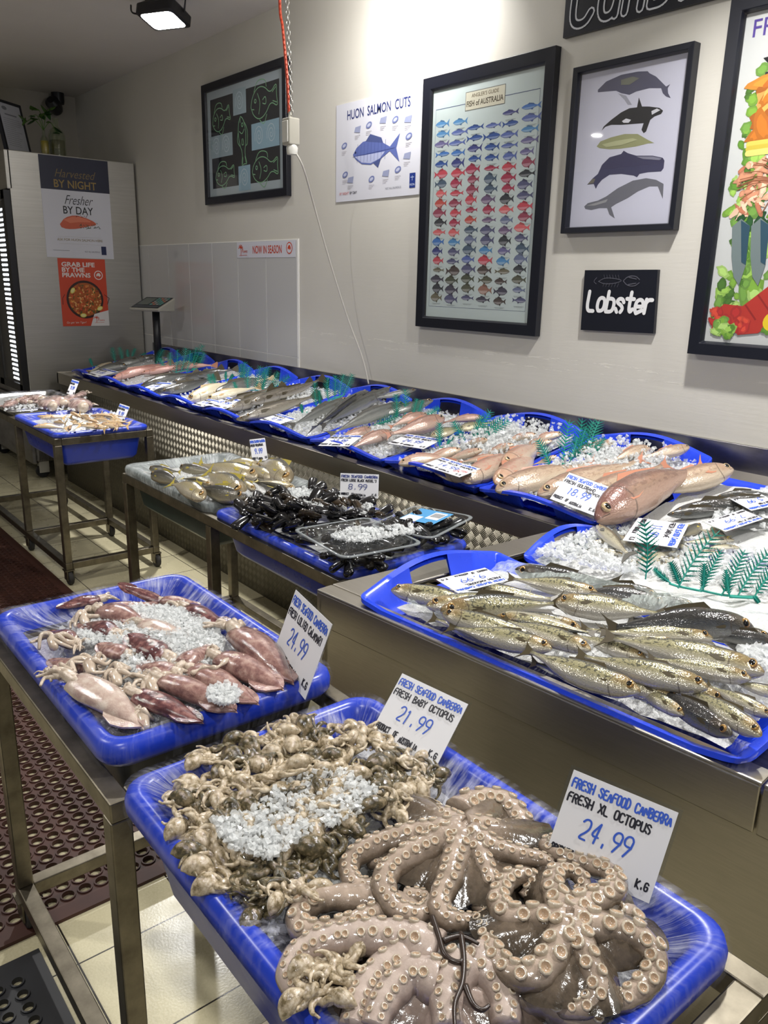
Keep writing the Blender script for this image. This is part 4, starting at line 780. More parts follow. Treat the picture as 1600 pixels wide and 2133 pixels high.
for q in stems:
    for k in (5, 9, 12):
        p = q[k]; d = Vector((PR.uniform(-0.3, 1), PR.uniform(-1, 1), PR.uniform(-0.8, 0.6))).normalized(); s_ = Vector((0, 0, 1)).cross(d).normalized(); u = d.cross(s_); L = PR.uniform(0.055, 0.085)
        b = MB(); pr = [(0, 0), (0.12, 0.26), (0.4, 0.38), (0.7, 0.24), (1, 0), (0.7, -0.24), (0.4, -0.38), (0.12, -0.26)]; b.add([p+d*L*x_+s_*L*y_+u*(0.003-abs(y_)*L*0.25) for x_, y_ in pr]+[p+d*L*0.45+u*0.008]+[p+d*L*x_+s_*L*y_-u*(abs(y_)*L*0.25) for x_, y_ in pr], [(i, (i+1) % 8, 8) for i in range(8)]+[tuple(range(16, 8, -1))])
        abspart(b, 'leaf', M['leaf' if PR.random() < 0.6 else 'leaf_dark'], t)
# security camera
t = empty('security_camera', (-8.0, 2.82, 3.19)); tag(t, 'dark dome security camera under the ceiling corner', 'camera'); b = MB(); b.lathe([(0, 3.10), (0.05, 3.10), (0.055, 3.12), (0.055, 3.19), (0, 3.19)], 20, M4=Matrix.Translation((-8.02, 2.70, 0)), cap=False); abspart(b, 'mount', M['black'], t, sharp=40)
b = MB(); b.lathe([(0, -0.09), (0.05, -0.09), (0.06, -0.06), (0.06, 0.03), (0.03, 0.06), (0, 0.06)], 20, M4=Matrix.Translation((-7.97, 2.64, 3.085)) @ Matrix.Rotation(math.radians(60), 4, 'Y') @ Matrix.Rotation(math.radians(35), 4, 'X'), cap=False); abspart(b, 'body', M['black'], t, sharp=40)
# flood lights under the ceiling
def flood(x, y, z, ang, tilt, label):
    M4 = Matrix.Translation((x, y, z)) @ Matrix.Rotation(ang, 4, 'Z') @ Matrix.Rotation(tilt, 4, 'X'); t = empty('flood_light', (x, y, z)); tag(t, label, 'lamp', 'ceiling flood lights')
    def ab(b, n, m, **k): b.v = [tuple(M4 @ Vector(v)) for v in b.v]; return abspart(b, n, M[m], t, **k)
    b = MB(); L = lambda i, z_: [(px, py, z_) for px, py in rr(-0.13+i, 0.13-i, -0.10+i, 0.10-i, 0.03, 4, 2)]; b.loft([L(0.02, -0.035), L(0.0, -0.028), L(0.0, 0.02), L(0.03, 0.05)], close1=True); ab(b, 'housing', 'black', sharp=40)
    b = MB(); b.loft([L(0.02, -0.034), L(0.022, -0.034)], close1=True); ab(b, 'lens', 'led', smooth=False)
    b = MB(); b.tube([(-0.14, 0, 0), (-0.14, 0, 0.09), (0.14, 0, 0.09), (0.14, 0, 0)], 0.006, 6); ab(b, 'bracket', 'black')
    b = MB(); b.tube(cr([(-0.05, 0.02, 0.05), (-0.10, 0.0, 0.015), (-0.22, 0.0, 0.03), (-0.26, 0.02, 0.09)], 8), 0.005, 6); ab(b, 'cable', 'black'); return t
flood(-4.87, 2.28, 3.085, 0.5, -0.25, 'black square flood light glowing under the ceiling')
flood(-3.12, 2.47, 3.085, 0.2, 0.5, 'black flood light tilted to the wall near the hanging chain'); flood(-1.35, 2.28, 3.085, 0.1, 0, 'black flood light above the corner counter'); flood(0.45, 2.28, 3.085, 0.1, 0, 'black flood light beyond the picture edge')
# hanging socket: chain, cable, box, cord
YB = 2.42; top = Yp(585, -160, YB); bx = Yp(605, 240, YB); t = empty('hanging_socket', bx); tag(t, 'grey power socket box hanging from the ceiling on a chain', 'socket')
c0 = Yp(606, 262, YB); b = MB(); b.box(c0.x-0.034, c0.x+0.034, YB-0.032, YB+0.032, c0.z-0.092, c0.z+0.035); abspart(b, 'box', M['grey_plastic'], t, smooth=False, bevel=0.006)
b = MB(); b.box(c0.x-0.026, c0.x+0.026, YB-0.038, YB-0.032, c0.z-0.08, c0.z+0.02); abspart(b, 'cover_plate', M['white_plastic'], t, smooth=False, bevel=0.003)
b = MB(); b.lathe([(0, 0), (0.026, 0), (0.030, 0.03), (0.022, 0.045), (0, 0.045)], 16, M4=Matrix.Translation((c0.x+0.01, YB, c0.z-0.135)), cap=False); abspart(b, 'plug', M['white_plastic'], t, sharp=40)
b = MB(); b.lathe([(0, 0), (0.012, 0), (0.009, 0.03), (0, 0.03)], 10, M4=Matrix.Translation((c0.x-0.005, YB, c0.z+0.035)), cap=False); abspart(b, 'gland', M['grey_plastic'], t, sharp=40)
lk = MB(); lk.tube([(0.008*math.cos(k*PI/6)*1.0, 0, 0.014*math.sin(k*PI/6)) for k in range(13)], 0.0022, 6, caps=False); lme = lk.mesh('link', [M['chain']])
ch = empty('chain', (top.x, YB, ZC)); tag(ch, 'zinc chain hanging from the ceiling to the socket box', 'chain'); s0 = Vector((c0.x+0.008, YB, c0.z+0.06)); s1 = Yp(592, -160, YB); n = int((s1-s0).length/0.022)
for k in range(n):
    o = bpy.data.objects.new('link', lme); COL.objects.link(o); o.parent = ch; o.matrix_parent_inverse = ch.matrix_basis.inverted(); o.location = s0.lerp(s1, k/n); o.rotation_euler = (0, 0, PI/4+(PI/2 if k % 2 else 0))
b = MB(); b.tube(cr([Yp(583, -170, YB), Yp(583, 10, YB), Yp(589, 60, YB), Yp(598, 160, YB), Yp(602, 235, YB)], 8), 0.0075, 8); o = b.build('orange_cable', M['orange']); tag(o, 'orange power cable running down beside the chain', 'cable')
p0 = Vector((c0.x+0.018, YB, c0.z-0.11)); b = MB(); b.tube(cr([p0, Yp(630, 345, YB+0.04), Yp(652, 420, YB+0.15), Yp(683, 530, 2.68), Yp(722, 655, 2.78), Yp(755, 745, 2.83), Yp(768, 800, 2.84)], 10), 0.0045, 6); o = b.build('white_cord', M['cord']); tag(o, 'thin white cord from socket box down behind the counter', 'cord')
# weighing scale display on its pole
t = empty('weighing_scale', (-5.98, 2.62, 0.975)); tag(t, 'grey digital scale display on a dark pole by the fridge', 'scale')
b = MB(); b.tube([(-5.98, 2.62, 0.975), (-5.98, 2.62, 1.385)], 0.028, 14); abspart(b, 'pole', M['black'], t)
SM = Matrix.Translation((-5.98, 2.60, 1.385)) @ Matrix.Rotation(math.radians(28), 4, 'Z'); b = MB(); prof = [(-0.10, 0.0), (0.085, -0.005), (0.10, 0.10), (-0.115, 0.02)]
b.add([SM @ Vector((x_, y_, z_)) for x_ in (-0.135, 0.135) for y_, z_ in prof], [(3, 2, 1, 0), (4, 5, 6, 7), (0, 1, 5, 4), (1, 2, 6, 5), (2, 3, 7, 6), (3, 0, 4, 7)]); abspart(b, 'display_head', M['grey_plastic'], t, smooth=False, bevel=0.008)
fn = Vector((0, -0.08, 0.215)).normalized(); fu = Vector((0, 0.215, 0.08)).normalized(); O = SM @ (Vector((-0.12, -0.115, 0.02))+fn*0.002+fu*0.02); a = Art(O, SM.to_3x3() @ Vector((1, 0, 0)), SM.to_3x3() @ fu)
a.rect(-0.005, 0.245, -0.008, 0.198, (40, 44, 50)); a.layer = 4; a.rect(0.01, 0.11, 0.05, 0.18, (96, 102, 96)); a.rect(0.01, 0.23, 0.0, 0.03, (70, 74, 78))
for i in range(4):
    for j in range(5): a.rect(0.125+i*0.028, 0.147+i*0.028, 0.05+j*0.028, 0.07+j*0.028, ((92, 160, 150), (186, 120, 96), (150, 156, 150), (92, 150, 140))[(i+j) % 4])
a.build('keypad', t)
# ------------------------------------------------------------------ rubber floor mats
def ring_mat(name, x0, x1, y0, y1, p, r, mat, label, th=0.014, z=0.001, ang=0.0, mar=0.05, ringh=0.004):
    b = MB(); nx = int((x1-x0-2*mar)/p); ny = int((y1-y0-2*mar)/p); ex = (x1-x0-nx*p)/2; ey = (y1-y0-ny*p)/2
    for i in range(nx):
        for j in range(ny):
            cx = x0+ex+(i+0.5)*p; cy = y0+ey+(j+0.5)*p; hs = p/2; N = 16
            sq = []
            for k in range(N):
                an = 2*PI*k/N; m = max(abs(math.cos(an)), abs(math.sin(an))); sq.append((cx+hs*math.cos(an)/m, cy+hs*math.sin(an)/m))
            ci = [(cx+r*math.cos(2*PI*k/N), cy+r*math.sin(2*PI*k/N)) for k in range(N)]; co = [(cx+(r+0.004)*math.cos(2*PI*k/N), cy+(r+0.004)*math.sin(2*PI*k/N)) for k in range(N)]
            vs = [(q[0], q[1], z+th-ringh) for q in sq]+[(q[0], q[1], z+th-ringh) for q in co]+[(q[0], q[1], z+th) for q in co]+[(q[0], q[1], z+th) for q in ci]+[(q[0], q[1], z) for q in ci]
            b.add(vs, [(l*N+k, l*N+(k+1) % N, (l+1)*N+(k+1) % N, (l+1)*N+k) for l in range(4) for k in range(N)])
    for xa, xb, ya, yb in ((x0, x1, y0, y0+ey), (x0, x1, y1-ey, y1), (x0, x0+ex, y0+ey, y1-ey), (x1-ex, x1, y0+ey, y1-ey)): b.box(xa, xb, ya, yb, z, z+th-ringh)
    o = b.build(name, M[mat], smooth=False); tag(o, label, 'mat'); return o
ring_mat('rubber_mat', -6.7, -1.86, 0.02, 1.262, 0.046, 0.0165, 'mat_brown', 'brown rubber ring mat running along the trolleys', mar=0.03)
ring_mat('rubber_mat', -1.80, -0.9, -0.55, 0.385, 0.044, 0.0125, 'mat_black', 'black rubber mat with round holes at the lower left corner', mar=0.045)
# ------------------------------------------------------------------ fish
PROF = {  # s, half depth up, half depth down, half thickness
 'slim': [(0, .012, .012, .008), (.03, .040, .036, .024), (.08, .066, .062, .046), (.15, .086, .086, .062), (.25, .094, .096, .064), (.4, .102, .108, .070), (.55, .092, .098, .062), (.7, .066, .070, .044), (.84, .032, .034, .022), (.93, .016, .016, .013), (1.0, .018, .018, .008)],
 'thin': [(0, .006, .006, .005), (.03, .024, .020, .016), (.08, .040, .036, .030), (.16, .054, .052, .040), (.3, .066, .068, .046), (.45, .068, .072, .048), (.6, .060, .062, .042), (.75, .042, .044, .028), (.88, .022, .022, .016), (1.0, .016, .016, .008)],
 'deep': [(0, .012, .010, .008), (.03, .050, .038, .024), (.08, .092, .066, .042), (.16, .138, .102, .060), (.27, .168, .130, .072), (.4, .170, .138, .074), (.55, .142, .120, .062), (.7, .092, .082, .044), (.84, .042, .040, .024), (.93, .026, .026, .015), (1.0, .030, .030, .008)],
 'stout': [(0, .014, .012, .010), (.03, .050, .042, .030), (.08, .082, .070, .054), (.16, .112, .098, .076), (.27, .130, .118, .088), (.42, .130, .122, .088), (.58, .108, .100, .070), (.72, .072, .068, .048), (.85, .036, .034, .024), (.93, .026, .026, .016), (1.0, .028, .028, .008)]}
def interp(pr, s):
    for a, c in zip(pr, pr[1:]):
        if s <= c[0]:
            t = (s-a[0])/(c[0]-a[0]); t = t*t*(3-2*t)*0.5+t*0.5; return [a[i]+(c[i]-a[i])*t for i in range(1, 4)]
    return pr[-1][1:]
def fish_parts(prof, bend=0.0, zb=0.0, tail='fork', rings=22, seg=16):
    """meshes of one fish of unit length: head at the origin, tail along +x, back towards +y, one flank up (+z)"""
    pr = PROF[prof]; b = MB(); n = rings; vs = []; uvs = []
    cen = lambda s: (s, bend*(s-0.5)**2*4*0.25-bend*0.12, zb*math.sin(PI*s))
    for i in range(n):
        s = (i/(n-1))**1.25; u, d, w = interp(pr, s); cx, cy, cz = cen(s)
        for k in range(seg):
            a = 2*PI*k/seg; sn, cs = math.sin(a), math.cos(a); ex = abs(cs)**0.8*(1 if cs >= 0 else -1)
            vs.append((cx, cy+(u if sn > 0 else d)*sn, cz+w*ex)); uvs.append((s, 0.5+0.5*sn))
    fs = [(i*seg+k, i*seg+(k+1) % seg, (i+1)*seg+(k+1) % seg, (i+1)*seg+k) for i in range(n-1) for k in range(seg)]+[tuple(range(seg))[::-1], tuple((n-1)*seg+k for k in range(seg))]
    b.add(vs, fs, 0, uvs)
    out = {'body': b}
    def fin(pts, th=0.003, zo=0.0, tip=0.0):
        f = MB(); m = len(pts); x0, y0 = pts[0]
        top = [(p[0], p[1], zo+th+tip*math.hypot(p[0]-x0, p[1]-y0)) for p in pts]; bot = [(p[0], p[1], q[2]-2*th) for p, q in zip(pts, top)]
        f.add(top+bot, [tuple(range(m)), tuple(range(2*m-1, m-1, -1))]+[(i, m+i, m+(i+1) % m, (i+1) % m) for i in range(m)]); return f
    cx, cy, cz = cen(1.0); e = pr[-1][1]
    if tail == 'fork': k_ = .72 if prof in ('slim', 'stout') else 1.0; tp = [(-.02, e*.8), (.06, .07*k_), (.16*k_, .125*k_), (.11*k_, .05), (.085*k_, 0), (.11*k_, -.05), (.16*k_, -.125*k_), (.06, -.07*k_), (-.02, -e*.8)]
    else: tp = [(-.02, e*.8), (.06, .05), (.13, .075), (.145, .03), (.14, -.03), (.13, -.075), (.06, -.05), (-.02, -e*.8)]
    out['tail_fin'] = fin([(cx+p[0], cy+p[1]) for p in tp], 0.003, cz, 0.0)
    def on(s, k): u, d, w = interp(pr, s); c = cen(s); return (c[0], c[1]+(u if k > 0 else d)*k)
    out['dorsal_fin'] = fin([on(.30, .9), (on(.36, 1)[0], on(.36, 1)[1]+.035), (on(.5, 1)[0]+.01, on(.5, 1)[1]+.022), (on(.64, 1)[0]+.02, on(.64, 1)[1]+.014), on(.64, .9)], 0.002, cen(.45)[2])
    w = interp(pr, .26)[2]; p0 = on(.235, -.10)
    out['pectoral_fin'] = fin([p0, (p0[0]+.02, p0[1]+.024), (p0[0]+.075, p0[1]+.020), (p0[0]+.12, p0[1]+.004), (p0[0]+.06, p0[1]-.018), (p0[0]+.01, p0[1]-.016)], 0.002, cen(.25)[2]+w*0.93, 0.06)
    s = .082 if prof != 'deep' else .095; u, d, w = interp(pr, s); c = cen(s); q = MB(); er = u*(0.52 if prof == 'slim' else 0.42)
    M4 = Matrix.Translation((c[0], c[1]+u*0.30, c[2]+w*0.80)); q.lathe([(er, -er*.2), (er*.98, er*.12), (er*.86, er*.26), (er*.60, er*.36)], 14, 0, M4, cap=False); q.lathe([(er*.60, er*.36), (er*.38, er*.47), (er*.15, er*.52), (0.0001, er*.53)], 14, 1, M4, cap=False); out['eye'] = q
    return out
KINDS = {}
def fish_kind(key, prof, skin, fin, tail='fork', bends=((0, 0), (.12, .02), (-.12, .02)), iris='iris', parts=('body', 'tail_fin', 'dorsal_fin', 'pectoral_fin', 'eye')):
    var = []
    for bend, zb in bends:
        ps = fish_parts(prof, bend, zb, tail); d = {}
        for nme in parts:
            mats = [M[skin]] if nme == 'body' else ([M[iris], M['pupil']] if nme == 'eye' else [M[fin]]); d[nme] = ps[nme].mesh(key+'_'+nme, mats, smooth=nme in ('body', 'eye'))
        var.append(d)
    KINDS[key] = var
for a in (('mackerel', 'slim', 'mackerel', 'fin_dark'), ('dark_mackerel', 'slim', 'mackerel_dark', 'fin_dark'), ('sardine', 'thin', 'sardine', 'fin_grey'), ('scad', 'slim', 'scad', 'fin_yellow'), ('dark_scad', 'slim', 'scad_dark', 'fin_yellow'), ('whiting', 'thin', 'whiting', 'fin_tan'),
          ('mullet', 'slim', 'mullet', 'fin_grey'), ('flathead', 'thin', 'flathead', 'fin_dark', 'fan'), ('black_fish', 'thin', 'eel', 'fin_dark', 'fan'), ('pale_fish', 'slim', 'pale', 'fin_tan', 'fan'), ('pink_fish', 'thin', 'pink', 'fin_pink', 'fan'), ('silver_fish', 'slim', 'mullet', 'fin_dark')): fish_kind(*a)
for a in (('snapper', 'stout', 'snapper', 'fin_pink'), ('bream', 'stout', 'bream', 'fin_pink'), ('goldband', 'stout', 'goldband', 'fin_pink'), ('red_goldband', 'stout', 'goldband_red', 'fin_pink'), ('green_bream', 'deep', 'tarwhine', 'fin_grey')): fish_kind(*a, iris='iris_pale')
def put_fish(key, name, hp, tp, up=(0, 0, 1), dorsal='u', roll=0, var=None, fat=1.0, cat='fish', group=None, label='', tot=1.12):
    """hp, tp: snout and tail tip; dorsal 'u'/'d': which way the back points in the photo; roll turns the back upwards"""
    hp = Vector(hp); tp = Vector(tp); X = tp-hp; L = X.length/tot; X.normalize(); Z = Vector(up); Z = (Z-X*Z.dot(X)).normalized(); Y = Z.cross(X)
    a = to_px(hp); c = to_px(hp+Y*0.05); s = 1 if ((c[1] < a[1]) == (dorsal == 'u')) else -1; Yd = Y*s; r = math.radians(roll+(24 if dorsal == 'u' else -18) if roll < 45 else roll)
    Y2 = Yd*math.cos(r)+Z*math.sin(r); Z2 = Z*math.cos(r)-Yd*math.sin(r); f = fat*L
    m = Matrix(((X.x*L, Y2.x*f, Z2.x*f, hp.x), (X.y*L, Y2.y*f, Z2.y*f, hp.y), (X.z*L, Y2.z*f, Z2.z*f, hp.z), (0, 0, 0, 1)))
    if name not in ('',): t = empty(name, mat4=None)
    t.location = hp; tag(t, label, cat, group); vs = KINDS[key]; d = vs[var if var is not None else rnd.randrange(len(vs))]
    # parts carry the full (possibly mirrored) placement so the Empty stays unscaled at the snout
    for nme, me in d.items():
        o = bpy.data.objects.new(nme, me); COL.objects.link(o); o.parent = t; o.matrix_parent_inverse = t.matrix_basis.inverted() @ m
    return t
# mackerel: photo coordinates of snout and tail, read on the pile's own height
mk = []
def mack(h, tl, z, dorsal='u', roll=8, key='mackerel', d='spotted silver mackerel', var=None, fat=1.0):
    fat *= 1.16
    f = lambda p: (800+p[0]/2.0, 1180+p[1]/2.0)
    hp = Zp(*f(h), z); tp = Zp(*f(tl), z-0.004); o = put_fish(key, 'mackerel', hp, tp, dorsal=dorsal, roll=roll, var=var, fat=fat, group='mackerel in the blue tray'); mk.append((o, d, (hp+tp)/2))
mack((545, 22), (1000, 75), .930, 'u', 70, 'dark_mackerel', 'black-backed mackerel'); mack((1140, 120), (800, 70), .915, 'u', 70, 'dark_mackerel', 'black-backed mackerel'); mack((1290, 165), (960, 120), .915, 'u', 70, 'dark_mackerel', 'black-backed mackerel')
mack((890, 112), (500, 45), .934, 'u', 10, var=0); mack((325, 95), (740, 140), .926, 'u', 5, d='silver mackerel lying belly-out', var=0); mack((30, 98), (470, 165), .924, 'u', 10, d='pale-headed mackerel resting on the tray end', var=0)
mack((1660, 330), (1290, 265), .935, 'u', 70, 'dark_mackerel', 'black-backed mackerel'); mack((1600, 375), (1340, 270), .920, 'u', 60, 'dark_mackerel', 'black-backed mackerel'); mack((180, 172), (640, 130), .920, 'u', 5, var=1); mack((235, 186), (760, 150), .936, 'u', 40, d='dark-striped mackerel', key='mackerel', var=0)
mack((1540, 248), (900, 240), .950, 'u', 62, 'dark_mackerel', 'long blue-black mackerel arching over others', var=2); mack((1380, 250), (1000, 215), .930, 'u', 60, 'dark_mackerel', 'black-backed mackerel'); mack((715, 150), (1190, 200), .945, 'u', 12, d='fat spotted mackerel with cut belly', fat=1.2, var=0)
mack((470, 205), (900, 285), .932, 'd', 5, d='silver mackerel with yellow belly', var=0); mack((240, 205), (700, 300), .940, 'u', 14, d='spotted mackerel showing its striped back', var=1)
mack((1370, 300), (880, 270), .936, 'u', 8, var=0); mack((700, 345), (250, 245), .934, 'u', 10, d='spotted mackerel with wide brown eye', var=0); mack((860, 350), (480, 215), .946, 'u', 8, d='spotted mackerel with wide brown eye', var=0); mack((1090, 385), (770, 275), .926, 'u', 10, d='pale yellowish mackerel', var=0)
mack((1585, 445), (890, 285), .950, 'u', 6, d='large silver mackerel', fat=1.05, var=0); mack((1530, 470), (1080, 375), .944, 'u', 8, d='mackerel with bronze gill cover', var=0); mack((1350, 508), (780, 360), .956, 'u', 8, d='long silver mackerel', var=0)
mack((970, 520), (600, 385), .918, 'u', 75, 'dark_mackerel', 'dark-backed mackerel'); mack((1062, 532), (560, 345), .940, 'u', 12, d='big-eyed spotted mackerel at the tray edge', var=1); mack((1250, 620), (1000, 470), .924, 'u', 12, d='spotted mackerel with hidden head', var=0); mack((1450, 705), (1080, 485), .930, 'u', 68, 'dark_mackerel', 'dark mottled mackerel')
mack((1615, 625), (1330, 485), .936, 'u', 10, d='mackerel with golden cheek', var=0); mack((1680, 545), (1420, 470), .930, 'u', 10, var=0); mack((1572, 705), (1230, 490), .944, 'u', 14, d='golden-cheeked mackerel by the front rim', var=0)
mack((1610, 300), (1180, 240), .934, 'u', 60, 'dark_mackerel', 'black-backed mackerel'); mack((560, 330), (180, 210), .912, 'u', 10, var=0); mack((1230, 560), (800, 420), .926, 'u', 10, d='dull silver mackerel under others', var=0); mack((1420, 560), (1000, 440), .920, 'u', 20, d='dull silver mackerel under others', var=0)
mack((820, 260), (400, 190), .922, 'u', 30, var=0); mack((1240, 340), (800, 250), .924, 'u', 10, d='dull silver mackerel under others', var=0); mack((1180, 160), (720, 105), .922, 'u', 45, 'dark_mackerel', 'black-backed mackerel'); mack((1450, 420), (1050, 330), .926, 'u', 10, var=0)
label_rows(mk, 7, 'the mackerel pile')
# sardines
sd = []; f8 = lambda p: (800+p[0]/2.0, 800+p[1]/2.0)
for h, tl, z, kd in (((885, 590), (1030, 720), .945, 0), ((1010, 715), (850, 680), .925, 0), ((870, 660), (1010, 640), .93, 0), ((1060, 690), (940, 610), .93, 0), ((1050, 745), (1230, 690), .93, 0), ((1240, 720), (1090, 760), .92, 0), ((960, 735), (1120, 740), .915, 0), ((1460, 650), (1230, 660), .94, 0), ((1430, 640), (1300, 600), .945, 0), ((1320, 590), (1230, 640), .945, 1), ((1480, 680), (1310, 690), .935, 0), ((1400, 705), (1220, 700), .925, 0), ((1360, 600), (1440, 640), .95, 1), ((1290, 700), (1160, 650), .93, 0), ((1180, 760), (1060, 700), .92, 1)):
    hp = Zp(*f8(h), z); tp = Zp(*f8(tl), z); o = put_fish('sardine' if not kd else 'dark_scad', 'sardine', hp, tp, roll=8, group='sardines on ice', fat=1.15); sd.append((o, 'small silver sardine', hp))
label_rows(sd, 3, 'the iced sardine tray')
# black fish at the counter corner
bk = []
for h, tl, hh in (((1180, 545), (1500, 520), .075), ((1200, 530), (1640, 500), .07), ((1380, 470), (1640, 455), .08), ((1430, 600), (1680, 560), .075), ((1390, 490), (1700, 480), .09)):
    hp = DT(*f8(h), hh); tp = DT(*f8(tl), hh); o = put_fish('black_fish', 'black_fish', hp, tp, up=DKN, roll=65, group='black fish in the corner tray', fat=1.3); bk.append((o, 'glossy black long fish', hp))
label_rows(bk, 2, 'the corner tray')
# yellowtail scad in the green tub
yt = []; f7 = lambda p: (240+p[0]/1.975, 900+p[1]/1.975)
for h, tl, z, dk, ro, do in (((600, 140), (440, 118), .872, 0, 10, 'u'), ((720, 205), (585, 115), .885, 0, 12, 'u'), ((655, 195), (540, 140), .876, 0, 10, 'u'), ((140, 150), (275, 165), .868, 1, 60, 'u'), ((265, 145), (420, 165), .880, 1, 55, 'u'), ((585, 185), (330, 128), .888, 0, 10, 'u'), ((150, 175), (290, 215), .872, 1, 60, 'u'), ((535, 215), (455, 170), .878, 0, 10, 'u'),
    ((395, 215), (270, 188), .880, 0, 10, 'd'), ((570, 240), (500, 195), .880, 0, 10, 'u'), ((740, 232), (570, 200), .880, 0, 10, 'd'), ((530, 250), (475, 190), .884, 1, 30, 'u'), ((520, 262), (370, 160), .888, 0, 14, 'u'), ((370, 272), (225, 205), .888, 0, 10, 'u'), ((535, 272), (320, 222), .880, 1, 60, 'u'), ((700, 150), (560, 120), .868, 1, 30, 'u'), ((480, 215), (380, 160), .870, 0, 5, 'd')):
    hp = Zp(*f7(h), z); tp = Zp(*f7(tl), z); o = put_fish('dark_scad' if dk else 'scad', 'yellowtail', hp, tp, dorsal=do, roll=ro, group='yellow-tailed fish in the green tub', fat=1.35); yt.append((o, 'dark-backed yellow-tailed fish' if dk else 'silvery yellow-tailed fish', (hp+tp)/2))
label_rows(yt, 4, 'the green tub')
# tan whiting in the blue tub at the far trolley
wt = []; WR = random.Random(21)
for k in range(26):
    px = WR.uniform(100, 250); py = WR.uniform(862, 890)
    if px < 115 and py < 868: continue
    z = .862+0.02*(1-abs(px-170)/100); c = Zp(px, py, z); an = WR.choice((WR.uniform(-0.5, 0.4), WR.uniform(0.3, 1.4))); L = 0.085; d = Vector((math.cos(an), math.sin(an), WR.uniform(-0.12, 0.12)))*L*(1 if WR.random() < 0.5 else -1)
    o = put_fish('whiting', 'whiting', c-d, c+d, roll=WR.uniform(0, 40), group='tan fish in the far blue tub', fat=1.35, dorsal='u' if WR.random() < 0.6 else 'd'); wt.append((o, 'small tan fish', c))
label_rows(wt, 3, 'the far blue tub')
# fish of the long counter, read on the sloping deck
f4 = lambda p: (150+p[0]/2.2857, 680+p[1]/2.2857); f5 = lambda p: (500+p[0]/2.6667, 760+p[1]/2.6667)
def deckfish(rows, f, place, nrows=1):
    L = []
    for key, nme, h, tl, hh, ro, do, fat, desc in rows:
        hp = DT(*f(h), hh); tp = DT(*f(tl), hh); o = put_fish(key, nme, hp, tp, up=DKN, dorsal=do, roll=ro, fat=fat, group=nme.replace('_', ' ')+' of '+place); L.append((o, desc, (hp+tp)/2))
    label_rows(L, nrows, place)
deckfish([('silver_fish', 'silver_fish', (350, 150), (130, 205), .075, 10, 'u', 1.3, 'silver fish with dark head'), ('silver_fish', 'silver_fish', (262, 185), (70, 220), .075, 10, 'u', 1.3, 'silver fish with dark head'), ('pale_fish', 'silver_fish', (200, 175), (75, 215), .07, 10, 'u', 1.2, 'olive-backed silver fish'), ('silver_fish', 'silver_fish', (395, 140), (260, 165), .07, 10, 'u', 1.3, 'silver fish with dark head')], f4, 'the far-end tray', 2)
deckfish([('pink_fish', 'pink_fish', (185, 250), (470, 185), .075, 20, 'u', 1.25, 'long pink fish'), ('pink_fish', 'pink_fish', (330, 225), (560, 180), .08, 20, 'u', 1.2, 'long pink fish'), ('pink_fish', 'pink_fish', (470, 205), (690, 180), .075, 20, 'u', 1.2, 'long pink fish'), ('pink_fish', 'pink_fish', (260, 225), (480, 170), .07, 20, 'u', 1.1, 'long pink fish')], f4, 'the pink fish tray', 2)
deckfish([('black_fish', 'black_fish', (420, 318), (700, 240), .085, 40, 'u', 1.29, 'thick glossy black fish'), ('black_fish', 'black_fish', (320, 285), (600, 215), .08, 55, 'u', 1.12, 'glossy black fish'), ('black_fish', 'black_fish', (560, 235), (790, 205), .085, 60, 'u', 1.20, 'glossy black fish'), ('black_fish', 'black_fish', (480, 270), (720, 200), .075, 60, 'u', 1.12, 'glossy black fish')], f4, 'the black fish tray', 2)
deckfish([('pale_fish', 'pale_fish', (545, 355), (840, 262), .08, 15, 'u', 1.2, 'pale cream fish'), ('pale_fish', 'pale_fish', (640, 350), (900, 285), .08, 20, 'u', 1.15, 'pale cream fish'), ('pale_fish', 'pale_fish', (720, 290), (960, 245), .08, 15, 'u', 1.1, 'pale cream fish'), ('silver_fish', 'pale_fish', (660, 335), (980, 235), .07, 30, 'u', 1.0, 'greyer slim fish')], f4, 'the pale fish tray', 2)
deckfish([('flathead', 'flathead', (-20, 310), (330, 215), .08, 40, 'u', 1.12, 'dark grey-brown fish'), ('flathead', 'flathead', (15, 300), (440, 165), .09, 50, 'u', 1.12, 'long dark fish with wet flank'), ('flathead', 'flathead', (-60, 255), (255, 120), .085, 45, 'u', 1.12, 'brown-finned grey fish'), ('flathead', 'flathead', (60, 215), (400, 95), .095, 40, 'u', 1.16, 'grey-brown fish'), ('flathead', 'flathead', (150, 190), (470, 80), .09, 40, 'u', 1.03, 'grey-brown fish'), ('flathead', 'flathead', (-100, 225), (190, 125), .08, 40, 'u', 1.03, 'grey-brown fish')], f5, 'the grey-brown fish tray', 3)
deckfish([('mullet', 'mullet', (600, 190), (265, 345), .085, 55, 'u', 0.72, 'dark grey mullet'), ('mullet', 'mullet', (720, 150), (380, 365), .095, 50, 'u', 0.69, 'dark grey mullet'), ('mullet', 'mullet', (850, 130), (560, 255), .09, 60, 'u', 0.69, 'dark grey mullet'), ('mullet', 'mullet', (800, 160), (430, 345), .08, 40, 'u', 0.62, 'paler grey mullet'), ('mullet', 'mullet', (920, 215), (470, 390), .10, 45, 'u', 0.72, 'long dark grey mullet'), ('mullet', 'mullet', (1075, 200), (700, 300), .095, 45, 'u', 0.69, 'dark grey mullet with head at back'), ('mullet', 'mullet', (980, 140), (700, 195), .085, 60, 'u', 0.62, 'dark grey mullet')], f5, 'the mullet tray', 3)
